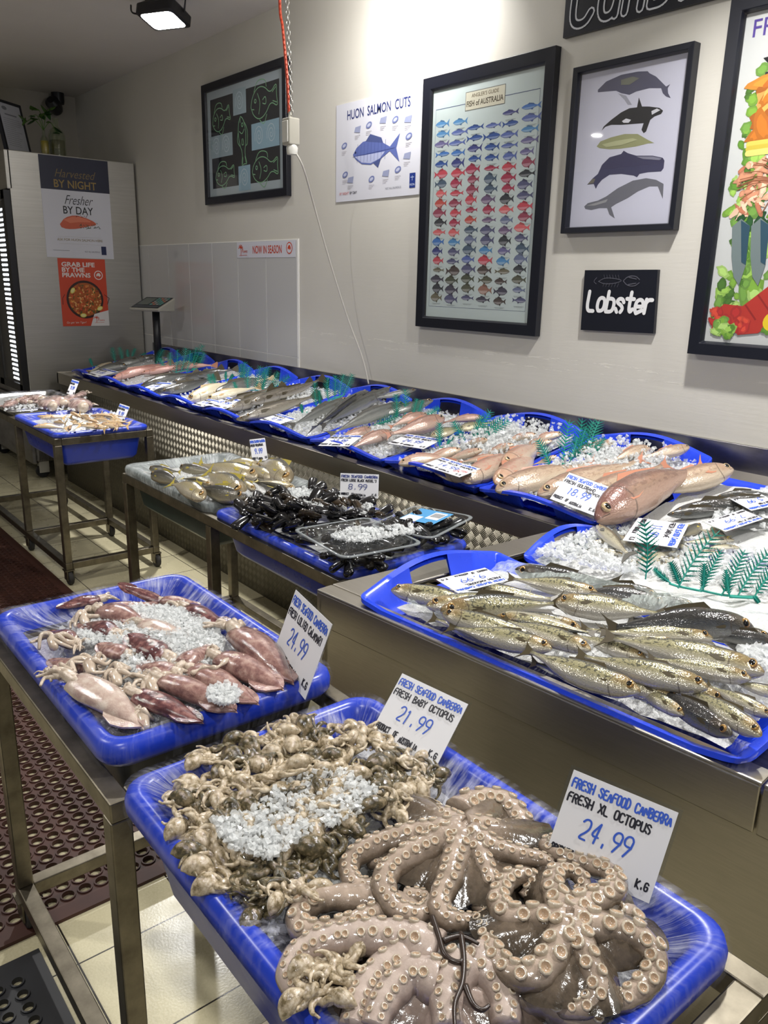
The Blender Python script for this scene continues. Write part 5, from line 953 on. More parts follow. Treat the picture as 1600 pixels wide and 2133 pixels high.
deckfish([('snapper', 'red_fish', (850, 372), (590, 470), .085, 10, 'u', 1.0, 'red-brown fish'), ('snapper', 'red_fish', (1140, 300), (800, 400), .10, 20, 'u', 1.1, 'large round-headed red-brown fish'), ('snapper', 'red_fish', (1040, 275), (820, 345), .085, 20, 'u', 1.0, 'red-brown fish'), ('snapper', 'red_fish', (730, 355), (500, 430), .08, 20, 'u', 0.95, 'red-brown fish'), ('snapper', 'red_fish', (1350, 290), (1110, 320), .085, 15, 'u', 0.9, 'pinker fish'), ('green_bream', 'greenish_fish', (1060, 400), (1260, 340), .085, 10, 'u', 1.0, 'greenish banded fish'), ('green_bream', 'greenish_fish', (1215, 360), (1420, 315), .085, 10, 'u', 1.0, 'greenish banded fish')], f5, 'the red-green tray', 3)
br = []
for k, (h, tl) in enumerate((((330, 405), (560, 300)), ((470, 420), (610, 310)), ((500, 340), (630, 265)), ((345, 395), (180, 330)), ((320, 270), (180, 320)), ((410, 275), (280, 310)), ((470, 300), (350, 320)), ((60, 330), (250, 310)), ((540, 250), (430, 290)), ((610, 260), (500, 285)), ((745, 205), (610, 245)), ((700, 235), (590, 280)), ((640, 210), (520, 235)), ((720, 300), (640, 330)), ((430, 235), (340, 250)), ((960, 240), (820, 280)), ((880, 250), (780, 300)))):
    hp = DT(*f8(h), .088+0.012*(k % 3)); tp = DT(*f8(tl), .078); tp = hp+(tp-hp)*1.35; o = put_fish('bream', 'pink_bream', hp, tp, up=DKN, roll=15, fat=0.95, group='small pinkish fish under ice'); br.append((o, 'small pinkish fish', (hp+tp)/2))
label_rows(br, 3, 'the small pink fish tray')
deckfish([('goldband', 'goldband_snapper', (1110, 265), (930, 325), .10, 15, 'u', 1.0, 'pinkish-brown snapper'), ('goldband', 'goldband_snapper', (1275, 265), (1060, 310), .10, 15, 'u', 1.0, 'pinkish-brown snapper'), ('goldband', 'goldband_snapper', (465, 445), (900, 320), .09, 12, 'u', 0.95, 'pinkish snapper with clear eye'), ('goldband', 'goldband_snapper', (645, 470), (1110, 310), .095, 12, 'u', 0.9, 'snapper behind the 18.99 card'), ('goldband', 'goldband_snapper', (820, 480), (1200, 330), .085, 20, 'u', 0.9, 'snapper with orange fin'), ('goldband', 'goldband_snapper', (1455, 355), (1020, 470), .105, 10, 'u', 1.0, 'broad pale snapper'), ('red_goldband', 'goldband_snapper', (880, 560), (1350, 330), .125, 18, 'u', 1.05, 'biggest reddish-brown snapper')], f8, 'the snapper tray', 3)

# ------------------------------------------------------------------ squid
def squid_meshes(seed, skin, tent='tentacle'):
    rg = random.Random(seed); b = MB(); n = 18; seg = 16; vs = []; uvs = []; bend = rg.uniform(-0.06, 0.06); flat = rg.uniform(0.5, 0.66)
    for i in range(n):
        s = i/(n-1); r = 0.19*(1-(1-min(s/0.72, 1))**1.7)*(1.0 if s < 0.8 else 1-0.22*(s-0.8)/0.2)+0.004; cy = bend*math.sin(PI*s)
        for k in range(seg): a = 2*PI*k/seg; w = 1+0.05*math.sin(3*a+seed+s*5); vs.append((s, cy+r*w*math.cos(a), r*flat*w*math.sin(a)+0.006*math.sin(9*s+seed))); uvs.append((s, 0))
    b.add(vs, [(i*seg+k, i*seg+(k+1) % seg, (i+1)*seg+(k+1) % seg, (i+1)*seg+k) for i in range(n-1) for k in range(seg)]+[tuple(range(seg))[::-1], tuple((n-1)*seg+k for k in range(seg))], 0, uvs)
    f = MB()
    for sg in (1, -1):
        P = [(0.02, 0.01), (0.06, 0.07), (0.14, 0.14), (0.26, 0.185), (0.38, 0.17), (0.46, 0.10)]; dr = rg.uniform(-0.02, 0.05)
        top = [(x, sg*y, 0.03-dr*y*3+0.012*math.sin(x*22)) for x, y in P]+[(x, sg*min(y, 0.04), 0.02) for x, y in ((0.4, 0.05), (0.2, 0.04))]; bot = [(x, y, z-0.022) for x, y, z in top]; m = len(top)
        f.add(top+bot, [tuple(range(m)) if sg < 0 else tuple(range(m))[::-1], tuple(range(2*m-1, m-1, -1)) if sg < 0 else tuple(range(m, 2*m))]+[(i, (i+1) % m, m+(i+1) % m, m+i) for i in range(m)])
    h = MB(); h.tube([(0.93, 0, 0), (1.0, 0.0, 0), (1.08, 0, 0), (1.16, 0, 0), (1.22, 0, -0.01)], [0.10, 0.105, 0.10, 0.10, 0.07], 12, flat=0.75)
    arms = []
    for k in range(7):
        y = (k-3)*0.028; e = rg.uniform(0.14, 0.26); w = rg.uniform(-0.16, 0.16); c = [(1.16, y, rg.uniform(-0.02, 0.03)), (1.16+e*0.4, y+w*0.3, rg.uniform(-0.03, 0.05)), (1.16+e*0.75, y+w*0.8, rg.uniform(-0.05, 0.03)), (1.16+e*0.8+rg.uniform(-0.12, 0.1), y+w*1.5, -0.05)]
        q = MB(); p = cr(c, 6); q.tube(p, [0.036*(1-0.6*i/(len(p)-1)) for i in range(len(p))], 7); arms.append(q)
    return {'mantle': b.mesh('mantle', [M[skin]]), 'fin': f.mesh('fin', [M[skin]], sharp=50), 'head': h.mesh('head', [M[tent]])}, [q.mesh('tentacle', [M[tent]]) for q in arms]
SQK = {k: [squid_meshes(s+i*7, k) for i in range(2)] for s, k in ((1, 'squid'), (2, 'squid_dark'), (3, 'squid_pale'), (4, 'cuttle'))}
def put_squid(kind, tip, mouth, z0, z1, fat=1.0, roll=0, v=0, name='squid', group='squid in the blue tub', arms=True, label=''):
    a = Zp(*tip, z0); c = Zp(*mouth, z1); X = c-a; L = X.length; X.normalize(); Z = Vector((0, 0, 1)); Z = (Z-X*Z.dot(X)).normalized(); Y = Z.cross(X); r = math.radians(roll); Y, Z = Y*math.cos(r)+Z*math.sin(r), Z*math.cos(r)-Y*math.sin(r); f = L*fat
    m = Matrix(((X.x*L, Y.x*f, Z.x*f, a.x), (X.y*L, Y.y*f, Z.y*f, a.y), (X.z*L, Y.z*f, Z.z*f, a.z), (0, 0, 0, 1))); t = empty(name, a); tag(t, label, 'squid', group); d, ar = SQK[kind][v % 2]
    for nme, me in list(d.items())+([('tentacle', q) for q in ar] if arms else []):
        o = bpy.data.objects.new(nme, me); COL.objects.link(o); o.parent = t; o.matrix_parent_inverse = t.matrix_basis.inverted() @ m
    return t
sq = [('squid_dark', (115, 1268), (205, 1248), .860, .858, 1.0, 0, 'dark maroon squid lying along the far rim'), ('squid_dark', (243, 1216), (335, 1252), .905, .865, 0.7, 25, 'dark maroon squid whose pointed fin stands up'), ('squid', (330, 1258), (205, 1275), .868, .872, 1.0, 10, 'pink-brown squid across the back of the ice'), ('squid', (305, 1300), (215, 1272), .880, .885, 1.3, 0, 'pale pink squid tube in the ice'), ('squid_dark', (490, 1312), (395, 1268), .866, .872, 0.95, 5, 'red-brown squid beside the right back rim'),
      ('squid_dark', (262, 1325), (345, 1368), .895, .885, 1.25, 0, 'maroon squid tip poking out of the ice'), ('squid', (98, 1378), (180, 1390), .862, .866, 1.3, 0, 'short pink squid by the left rim'), ('squid', (200, 1345), (262, 1362), .886, .884, 1.5, 0, 'reddish squid flap beside the white tentacles'), ('squid_dark', (90, 1320), (150, 1338), .866, .870, 1.4, 0, 'dark squid under pale tentacles at left'), ('squid', (612, 1428), (500, 1322), .868, .888, 0.95, 8, 'large red-brown squid next to the price card'), ('squid', (592, 1440), (462, 1372), .872, .884, 0.95, -5, 'large mottled squid second from the price card'),
      ('squid', (540, 1470), (405, 1396), .866, .880, 0.85, 0, 'long pinkish squid with ice lump on it'), ('squid', (495, 1486), (345, 1418), .874, .886, 0.85, 4, 'long pink squid in the front middle'), ('squid_dark', (425, 1508), (290, 1448), .872, .884, 0.9, 0, 'dark pink squid at the front rim'), ('squid_pale', (300, 1520), (160, 1420), .866, .890, 0.85, -6, 'pale squid at the front left corner'), ('squid_pale', (262, 1500), (180, 1478), .850, .852, 0.9, 0, 'flat pale squid under the front left one')]
sq += [('squid', (150, 1420), (105, 1400), .862, .870, 1.4, 0, 'small pink squid tube tucked at the left rim'), ('squid_pale', (395, 1330), (300, 1300), .884, .886, 1.1, 5, 'pale squid tube half buried in the ice centre'), ('squid', (450, 1345), (380, 1385), .884, .886, 1.2, 0, 'pink squid tube at the right of the ice'), ('squid', (285, 1385), (360, 1400), .880, .884, 1.4, 0, 'pinkish squid flap behind the long pink squid'),
       ('squid_dark', (165, 1300), (235, 1318), .870, .880, 1.1, 0, 'dark squid below the pale one at back left'), ('squid', (420, 1262), (340, 1250), .862, .866, 1.0, 0, 'thin pink squid along the back rim')]
for i, (k, tp, mo, z0, z1, ft, ro, lb) in enumerate(sq): put_squid(k, tp, mo, z0, z1, ft, ro, i, label=lb)
SR2 = random.Random(9)
def tentacle_bunch(px, py, z, r, label, n=8, mat='tentacle', head=True):
    c = Zp(px, py, z); t = empty('loose_tentacles', c); tag(t, label, 'squid', 'loose squid tentacles'); b = MB()
    if head: b.tube(cr([c+Vector((-.006, 0, 0.002)), c+Vector((0.014, -0.008, 0.005)), c+Vector((0.038, -0.014, 0))], 5), [0.009, 0.012, 0.014, 0.014, 0.014, 0.013, 0.012, 0.011, 0.010, 0.009, 0.006], 10)
    else: b.tube([c, c+Vector((0.012, 0, 0))], 0.008, 8)
    abspart(b, 'head', M[mat], t)
    for k in range(n):
        a = SR2.uniform(0, 2*PI); q = MB(); e = r*SR2.uniform(0.5, 1.0); p = cr([c, c+Vector((e*.4*math.cos(a), e*.4*math.sin(a), SR2.uniform(.005, .02))), c+Vector((e*.8*math.cos(a+.5), e*.8*math.sin(a+.5), SR2.uniform(-.005, .015))), c+Vector((e*math.cos(a+1.1), e*math.sin(a+1.1), SR2.uniform(-.012, .008)))], 7); q.tube(p, [0.0075*(1-.6*i/(len(p)-1)) for i in range(len(p))], 7); abspart(q, 'tentacle', M[mat], t)
tentacle_bunch(190, 1385, .885, .055, 'pale squid head with tangled tentacles, left of the maroon squid'); tentacle_bunch(115, 1335, .880, .06, 'pale tentacles by the left rim of the squid tub', 6); tentacle_bunch(245, 1408, .882, .05, 'pale squid head in the middle front of the squid tub', 9); tentacle_bunch(320, 1425, .878, .05, 'cream squid head behind the long pink squid', 8); tentacle_bunch(300, 1495, .862, .035, 'small curled squid head at the front rim', 6)
tentacle_bunch(180, 1290, .870, .05, 'whitish squid head at the back left of the ice', 7); tentacle_bunch(520, 1330, .878, .04, 'whitish squid head behind the price card squid', 7)
t = empty('squid_tentacle', Zp(455, 1380, .892)); tag(t, 'single long pale tentacle strand draped over brown squid', 'squid'); b = MB(); p = cr([Zp(398, 1404, .892), Zp(425, 1390, .897), Zp(452, 1390, .898), Zp(480, 1370, .899), Zp(508, 1367, .898)], 8); b.tube(p, [0.0045+0.002*math.sin(i) for i in range(len(p))], 7); abspart(b, 'strand', M['tentacle'], t)
cu = []
for k in range(15):
    px = 12+k*12+SR2.uniform(-6, 6); py = 832+SR2.uniform(-7, 12); a = SR2.uniform(-0.9, 0.9); L = 26; o = put_squid('cuttle', (px-L*math.cos(a)*.5, py-L*.35*math.sin(a)), (px+L*math.cos(a)*.5, py+L*.35*math.sin(a)), .866, .872, 1.1, SR2.uniform(-20, 20), k, 'small_squid', 'greyish squid in the metal tray', arms=k % 2 == 0); cu.append((o, 'small greyish-pink squid', Zp(px, py, .866)))
label_rows(cu, 2, 'the silver metal tray')

# ------------------------------------------------------------------ octopus
def octopus(center, arms, mat, label, web=0.055, rad=0.026, sk=0.42, dome=0.0, grp='large octopus', minr=0.006, skip=0.05):
    """one body mesh: webbed crown plus eight arms with two rows of suckers on the upper side"""
    c = Vector(center); t = empty('octopus', c); tag(t, label, 'octopus', grp); b = MB(); suck = []
    for pts, r0, r1 in arms:
        p = cr([Vector(q) for q in pts], 10); n = len(p); acc = [0]
        for i in range(1, n): acc.append(acc[-1]+(p[i]-p[i-1]).length)
        tot = acc[-1]; rr_ = [max(minr, 1.17*(r0+(r1-r0)*(a/tot)**0.8)*(1+.035*math.sin(a*260)+.03*math.sin(a*97))) for a in acc]
        b.tube(p, rr_, 14, 0, uvf=lambda s, v: (s, 0.5+0.5*v), flat=0.9, up=(0, 0, 1))
        s = skip*tot; sd_ = 1
        while s < tot*0.985:
            i = next(k for k in range(n) if acc[k] >= s); r = rr_[i]; d = (p[min(i+1, n-1)]-p[max(i-1, 0)]).normalized(); rt = d.cross(Vector((0, 0, 1)))
            if rt.length < 1e-3: rt = Vector((1, 0, 0))
            rt.normalize(); u = rt.cross(d); sr = max(0.0022, min(sk*r, 0.0095)); nn = (u*0.88+rt*0.47*sd_).normalized(); suck.append((p[i]+nn*r*0.90, nn, sr)); sd_ = -sd_; s += sr*1.3
    if web:
        nr, ns = 9, 64; vs = [(c.x, c.y, c.z+dome)]; uv = [(0, 1.0)]; ends = [(Vector(a[0][min(2, len(a[0])-1)])-c) for a in arms]
        for i in range(1, nr+1):
            for k in range(ns):
                an = 2*PI*k/ns; m = max(max(0, math.cos(an-math.atan2(e.y, e.x)))**10 for e in ends); R = web*(0.50+0.50*m)*i/nr; q = i/nr; vs.append((c.x+R*math.cos(an), c.y+R*math.sin(an), c.z+dome*(1-q*q)-0.014*q*(1-m)-0.014*q*q+0.0022*math.sin(an*11+q*7)*q+0.0016*math.sin(an*23+q*13)*q)); uv.append((0, 1-0.75*q))
        b.add(vs, [(0, 1+k, 1+(k+1) % ns) for k in range(ns)]+[(1+i*ns+k, 1+(i+1)*ns+k, 1+(i+1)*ns+(k+1) % ns, 1+i*ns+(k+1) % ns) for i in range(nr-1) for k in range(ns)], 0, uv)
    for pos, nn, sr in suck:
        M4 = Matrix.Translation(pos) @ nn.to_track_quat('Z', 'Y').to_matrix().to_4x4()
        b.lathe([(sr*.75, -sr*.35), (sr*1.0, sr*.25), (sr*.92, sr*.48), (sr*.66, sr*.46)], 9, 1, M4, cap=False); b.lathe([(sr*.66, sr*.46), (sr*.40, sr*.14), (0.0001, sr*.08)], 9, 2, M4, cap=False)
    abspart(b, 'body', [M[mat], M['sucker'], M['sucker_in']], t); return t
f3 = lambda p: (560+p[0]/1.6, 1560+p[1]/1.6)
def A3(pts, zs, r0, r1):
    n = len(pts); zs = list(zs) if isinstance(zs, (list, tuple)) else [zs]*n; return ([Zp(*f3(p), zs[min(i, len(zs)-1)]) for i, p in enumerate(pts)], r0, r1)
octopus(Zp(*f3((650, 280)), .893), [
    A3([(640, 280), (540, 285), (440, 300), (340, 330), (270, 385), (290, 455), (370, 455), (385, 400), (340, 378)], [.892, .890, .886, .88, .872, .868, .866, .866, .864], .022, .009),
    A3([(635, 290), (560, 320), (470, 360), (400, 410), (385, 470), (430, 540), (510, 555), (530, 505), (450, 490)], [.893, .892, .888, .884, .880, .876, .872, .868, .866], .022, .010),
    A3([(645, 300), (620, 370), (600, 440), (570, 510), (590, 565), (660, 580), (725, 570), (735, 520)], [.894, .893, .890, .886, .880, .874, .870, .866], .021, .009),
    A3([(665, 300), (705, 360), (735, 430), (755, 490), (735, 540), (690, 520)], [.893, .890, .884, .876, .868, .864], .020, .008),
    A3([(670, 290), (740, 330), (820, 355), (900, 370), (940, 385)], [.894, .894, .894, .892, .886], .020, .010),
    A3([(665, 270), (740, 265), (800, 285), (850, 325)], [.892, .888, .880, .868], .020, .009),
    A3([(640, 225), (690, 190), (760, 185), (820, 225), (855, 290), (862, 350)], [.872, .872, .872, .868, .862, .858], .027, .017),
    A3([(635, 265), (580, 225), (520, 215), (460, 225), (450, 190)], [.892, .886, .876, .866, .862], .018, .008)], 'octo', 'large octopus spread belly-up in the middle of the tub', web=0.138, sk=0.30, dome=0.012)
octopus(Zp(*f3((1000, 580)), .905), [
    A3([(985, 585), (930, 575), (860, 570), (790, 560), (765, 500), (800, 440), (860, 425), (885, 460), (850, 500)], [.905, .905, .902, .898, .894, .892, .890, .884, .876], .019, .009),
    A3([(990, 570), (960, 510), (945, 450), (975, 408), (1030, 420), (1050, 470), (1010, 500)], [.906, .905, .902, .898, .894, .888, .880], .018, .008),
    A3([(1005, 565), (1050, 530), (1110, 500), (1155, 470), (1135, 415), (1070, 390), (990, 365), (925, 325), (960, 305)], [.906, .906, .904, .898, .893, .893, .894, .895, .894], .018, .009),
    A3([(1015, 580), (1080, 595), (1160, 605), (1240, 640), (1285, 700), (1270, 770), (1200, 830), (1130, 850), (1100, 830)], [.905, .905, .902, .896, .886, .878, .872, .870, .868], .020, .010),
    A3([(1010, 600), (1040, 660), (1070, 730), (1095, 800), (1060, 860), (990, 870), (965, 840)], [.906, .906, .902, .894, .884, .876, .872], .019, .008),
    A3([(990, 600), (965, 660), (935, 715), (880, 760), (810, 755), (755, 700), (725, 630), (705, 580)], [.906, .906, .903, .899, .895, .891, .887, .880], .020, .010),
    A3([(985, 590), (920, 600), (860, 600), (800, 605), (775, 640)], [.903, .900, .896, .890, .884], .016, .007),
    A3([(1180, 560), (1205, 600), (1190, 640), (1120, 660)], [.878, .878, .876, .874], .020, .013),
    A3([(800, 800), (860, 820), (930, 850), (1010, 890), (1100, 905)], [.868, .868, .866, .864, .862], .024, .012)], 'octo', 'octopus with bright white sucker rows by the 24.99 card', web=0.120, sk=0.48, dome=0.014)
octopus(Zp(*f3((560, 800)), .874), [
    A3([(560, 690), (470, 645), (350, 630), (220, 640), (110, 680), (70, 750), (110, 815), (190, 790), (240, 720)], [.880, .884, .884, .880, .874, .868, .864, .862, .860], .026, .010),
    A3([(560, 780), (480, 760), (420, 800), (370, 870), (350, 930)], [.884, .886, .884, .880, .876], .024, .013), A3([(640, 730), (600, 790), (590, 860), (600, 930)], [.884, .886, .884, .880], .024, .014), A3([(680, 700), (740, 760), (780, 830), (790, 920)], [.880, .880, .876, .872], .024, .014), A3([(450, 700), (360, 760), (310, 830), (280, 930)], [.878, .876, .872, .868], .022, .014)], 'octo_pale', 'pale octopus with broad webbing at the bottom edge of the photo', web=0.125, dome=0.014, sk=0.26)
octopus(Zp(*f3((380, 545)), .860), [A3([(480, 575), (400, 520), (300, 500), (180, 505), (105, 550), (115, 610), (200, 610), (300, 575), (375, 540)], [.858, .862, .864, .864, .864, .864, .864, .866, .868], .021, .012), A3([(560, 560), (500, 590), (430, 590)], [.858, .858, .858], .016, .009)], 'octo', 'looped octopus arm lying left of the middle octopus', web=0, skip=0.45)
t = empty('dark_strand', Zp(*f3((640, 720)), .91)); tag(t, 'thin dark forked strand lying over the pale octopus', 'strand'); b = MB()
for q in ([(545, 560), (565, 620), (590, 690), (640, 710), (650, 660), (640, 610)], [(640, 620), (650, 700), (645, 780), (620, 850), (620, 930)], [(655, 790), (680, 850), (710, 870), (735, 855)], [(580, 640), (640, 625), (700, 650)]): p = cr([Zp(*f3(v), .909) for v in q], 7); b.tube(p, [0.0042*(1-.5*i/len(p)) for i in range(len(p))], 6)
abspart(b, 'strand', M['strand'], t)
# baby octopus
def baby_mesh(seed, mat):
    rg = random.Random(seed); b = MB(); mz = rg.uniform(0.2, 0.5)
    b.tube(cr([(0, 0, 0.05), (-0.25, 0.05, 0.18+mz*0.2), (-0.6, 0.12, 0.2+mz*0.2), (-0.95, 0.1, 0.1), (-1.1, 0.05, 0.0)], 5), [0.16, 0.17, 0.19, 0.22, 0.26, 0.30, 0.34, 0.37, 0.38, 0.39, 0.38, 0.37, 0.34, 0.31, 0.27, 0.22, 0.17, 0.12, 0.08, 0.04, 0.01], 12, flat=0.8)
    b.tube(cr([(-0.1, 0, 0.08), (0.12, 0, 0.1), (0.3, 0, 0.05)], 5), [0.15, 0.17, 0.2, 0.22, 0.24, 0.25, 0.25, 0.24, 0.22, 0.18, 0.1], 12, flat=0.8)
    for k in range(8):
        a = 2*PI*k/8+rg.uniform(-.3, .3); p = [Vector((0.2, 0, 0.05))]; d = a; x, y = 0.2, 0.0; z = 0.06
        st = rg.uniform(0.15, 0.21); curl = rg.choice((-1, 1))*rg.uniform(0.25, 0.65)
        for j in range(7): x += st*math.cos(d); y += st*math.sin(d); d += curl; z += rg.uniform(-0.06, 0.10)-(0.03 if j > 2 else -0.02); p.append(Vector((x, y, max(-0.1, z))))
        p = cr(p, 4); b.tube(p, [max(0.05, 0.20*(1-i/len(p))**0.7) for i in range(len(p))], 8)
    return b.mesh('body', [M[mat]])
BB = [baby_mesh(i, 'baby') for i in range(5)]+[baby_mesh(20+i, 'baby_dark') for i in range(4)]
poly = [(372, 1655), (425, 1570), (545, 1530), (680, 1512), (760, 1512), (800, 1560), (905, 1595), (912, 1640), (850, 1690), (770, 1710), (720, 1770), (650, 1800), (640, 1860), (560, 1905), (490, 1890), (410, 1810), (375, 1730)]
def inside(p, q):
    c = False; j = len(q)-1
    for i in range(len(q)):
        if ((q[i][1] > p[1]) != (q[j][1] > p[1])) and p[0] < (q[j][0]-q[i][0])*(p[1]-q[i][1])/(q[j][1]-q[i][1])+q[i][0]: c = not c
        j = i
    return c
def put_baby(px, py, z, s, v, rg, lst, desc):
    c = Zp(px, py, z); t = empty('baby_octopus', c); tag(t, '', 'octopus', 'baby octopus in the near tub'); o = bpy.data.objects.new('body', BB[v]); COL.objects.link(o); o.parent = t; o.scale = (s, s, s); o.rotation_euler = (rg.uniform(-.5, .5), rg.uniform(-.5, .5), rg.uniform(0, 6.28)); lst.append((t, desc, c))
bo = []; BR = random.Random(17); tries = 0; pos = []
while len(pos) < 84 and tries < 8000:
    tries += 1; p = (BR.uniform(360, 920), BR.uniform(1500, 1910))
    if not inside(p, poly): continue
    w = Zp(*p, .87)
    if all((w-q).length > 0.027 for q in pos): pos.append(w); v = BR.randrange(9); mound = 0.862+0.022*math.exp(-(((p[0]-600)/170)**2+((p[1]-1640)/110)**2)); put_baby(p[0], p[1], mound+BR.uniform(-.004, .008), BR.uniform(0.032, 0.043), v, BR, bo, 'cream baby octopus' if v < 5 else 'olive-brown baby octopus')
for px, py in ((655, 2020), (700, 2035), (640, 2075), (690, 2090), (730, 2005)): put_baby(px, py, .875, 0.032, BR.randrange(5), BR, bo, 'cream baby octopus')
label_rows(bo, 7, 'the octopus tub')

# ------------------------------------------------------------------ mussels and their packs
def mussel_mesh(seed, mat):
    rg = random.Random(seed); b = MB(); n = 12; seg = 12
    for sg in (1, -1):
        vs = []
        for i in range(n):
            s = i/(n-1); w = 0.25*math.sin(PI*min(1, s*0.62+0.02))**0.55*(1 if s < 0.85 else math.sqrt(max(0, 1-((s-0.85)/0.15)**2)))+0.004; cy = 0.10*(s-0.5)**2
            for k in range(seg//2+1): a = PI*k/(seg//2); vs.append((s, cy+w*math.cos(a), sg*(0.008+0.62*w*math.sin(a))))
        m = seg//2+1; fs = [(i*m+k, i*m+k+1, (i+1)*m+k+1, (i+1)*m+k) for i in range(n-1) for k in range(m-1)]; b.add(vs, fs if sg > 0 else [f[::-1] for f in fs])
    return b.mesh('shell', [M[mat]])
MS = [mussel_mesh(0, 'mussel'), mussel_mesh(1, 'mussel_brown')]
def put_mussel(c, L, rg, lst, v, name='mussel', group='loose black mussels', desc=None):
    t = empty(name, c); tag(t, '', 'mussel', group); o = bpy.data.objects.new('shell', MS[v]); COL.objects.link(o); o.parent = t; o.scale = (L, L, L); o.rotation_euler = (rg.uniform(-.9, .9), rg.uniform(-.5, .5), rg.uniform(0, 6.28)); lst.append((t, desc or ('black mussel' if v == 0 else 'brownish mussel'), c))
mu = []; MR = random.Random(4); pos = []; mp = [(488, 1062), (520, 1040), (560, 1025), (620, 1018), (690, 1020), (760, 1050), (806, 1062), (790, 1080), (700, 1095), (640, 1108), (580, 1105), (530, 1088)]; tries = 0
while len(pos) < 120 and tries < 9000:
    tries += 1; p = (MR.uniform(485, 810), MR.uniform(1015, 1110))
    if not inside(p, mp): continue
    h = .862+0.05*math.exp(-(((p[0]-650)/110)**2+((p[1]-1060)/36)**2)); w = Zp(p[0], p[1], h)
    if all((w-q).length > 0.025 for q in pos): pos.append(w); put_mussel(w, MR.uniform(0.068, 0.086), MR, mu, 1 if MR.random() < 0.2 else 0)
label_rows(mu, 7, 'the loose mussel heap')
def mussel_pack(q, label, zb=0.852, hh=0.058, n=64, seed=1):
    c = [Zp(*p, zb+hh) for p in q]; o = (c[0]+c[1]+c[2]+c[3])/4; t = empty('mussel_pack', Vector((o.x, o.y, zb))); tag(t, label, 'package', 'sealed mussel packs'); rg = random.Random(seed)
    U = ((c[1]-c[0])+(c[2]-c[3]))/2; V = ((c[3]-c[0])+(c[2]-c[1]))/2; LU, LV = U.length, V.length; U.normalize(); V = (V-U*V.dot(U)).normalized(); Z = Vector((0, 0, 1))
    T = lambda a, b_, z: Vector((o.x, o.y, zb))+U*a+V*b_+Z*z
    def ring(ins, z, rib=0.0): pts = rr(-LU/2+ins, LU/2-ins, -LV/2+ins, LV/2-ins, 0.03, 4, 24); return [T(a+rib*math.sin(k*1.5708*1.0)*(1 if abs(a) > LU/2-ins-.004 else 0), b_+rib*math.sin(k*PI/2)*(1 if abs(b_) > LV/2-ins-.004 else 0), z) for k, (a, b_) in enumerate(pts)]
    b = MB(); b.loft([ring(.03, .002), ring(.024, .008, .002), ring(.014, hh-.012, .003), ring(.010, hh-.006), ring(0, hh-.004), ring(-.002, hh)], close0=True); abspart(b, 'clear_tray', M['clear'], t)
    b = MB(); b.loft([ring(.006, hh+.001), ring(.0, hh+.0025), ring(-.004, hh+.001), ring(-.003, hh-.003)]); abspart(b, 'rim', M['clear_rim'], t)
    b = MB(); b.loft([ring(-.001, hh+.001), ring(.012, hh+.003), ring(.04, hh+.001)], close1=True); abspart(b, 'lid_film', M['clear'], t)
    ml = []
    for k in range(n): put_mussel(T(rg.uniform(-LU/2+.045, LU/2-.045), rg.uniform(-LV/2+.045, LV/2-.045), rg.uniform(.014, hh-.022)), 0.068, rg, ml, 0, 'mussel', 'mussels sealed inside the packs', 'black mussel sealed')
    label_rows(ml, 7, 'the '+('front' if seed == 1 else 'rear')+' clear pack')
    return t, T, LU, LV, hh
t, T, LU, LV, hh = mussel_pack([(606, 1100), (720, 1165), (877, 1130), (772, 1080)], 'front clear plastic pack of mussels, half under ice', seed=1)
t, T, LU, LV, hh = mussel_pack([(745, 1085), (880, 1120), (1006, 1078), (890, 1062)], 'rear clear mussel pack with blue and white label', seed=2)
a = Art(T(-LU*.32, -LV*.1, hh+.0035), (T(1, 0, 0)-T(0, 0, 0)), (T(0, 1, 0)-T(0, 0, 0))); a.rect(0, LU*.55, 0, LV*.5, (70, 140, 190)); a.layer = 3; a.rect(LU*.3, LU*.5, LV*.16, LV*.44, (222, 224, 226)); a.rect(LU*.02, LU*.26, -LV*.02, LV*.2, (214, 218, 220))
for k in range(16): a.layer = 4; a.rect(LU*(.315+k*.011), LU*(.318+k*.011+(k % 3)*.002), LV*.24, LV*.40, (30, 30, 34))
a.build('pack_label', t)
# ------------------------------------------------------------------ crushed ice
CUBE = np.array([(x, y, z) for z in (-1, 1) for y in (-1, 1) for x in (-1, 1)], float); CF = np.array([(0, 2, 3, 1), (4, 5, 7, 6), (0, 1, 5, 4), (2, 6, 7, 3), (0, 4, 6, 2), (1, 3, 7, 5)])
def chips(points, size, seed):
    """many small broken ice pieces as vertices and faces"""
    r = np.random.RandomState(seed); n = len(points); P = np.array(points, float); v = CUBE[None]*0.5+r.uniform(-0.28, 0.28, (n, 8, 3)); v[:, :, 2] *= r.uniform(0.45, 1, (n, 1)); q = r.normal(size=(n, 4)); q /= np.linalg.norm(q, axis=1)[:, None]
    w, x, y, z = q.T; R = np.stack([np.stack([1-2*(y*y+z*z), 2*(x*y-z*w), 2*(x*z+y*w)], -1), np.stack([2*(x*y+z*w), 1-2*(x*x+z*z), 2*(y*z-x*w)], -1), np.stack([2*(x*z-y*w), 2*(y*z+x*w), 1-2*(x*x+y*y)], -1)], 1)
    s = size*r.uniform(0.5, 1.4, (n, 1, 1)); v = np.einsum('nij,nkj->nki', R, v)*s+P[:, None]; f = CF[None]+8*np.arange(n)[:, None, None]; return v.reshape(-1, 3), f.reshape(-1, 4)
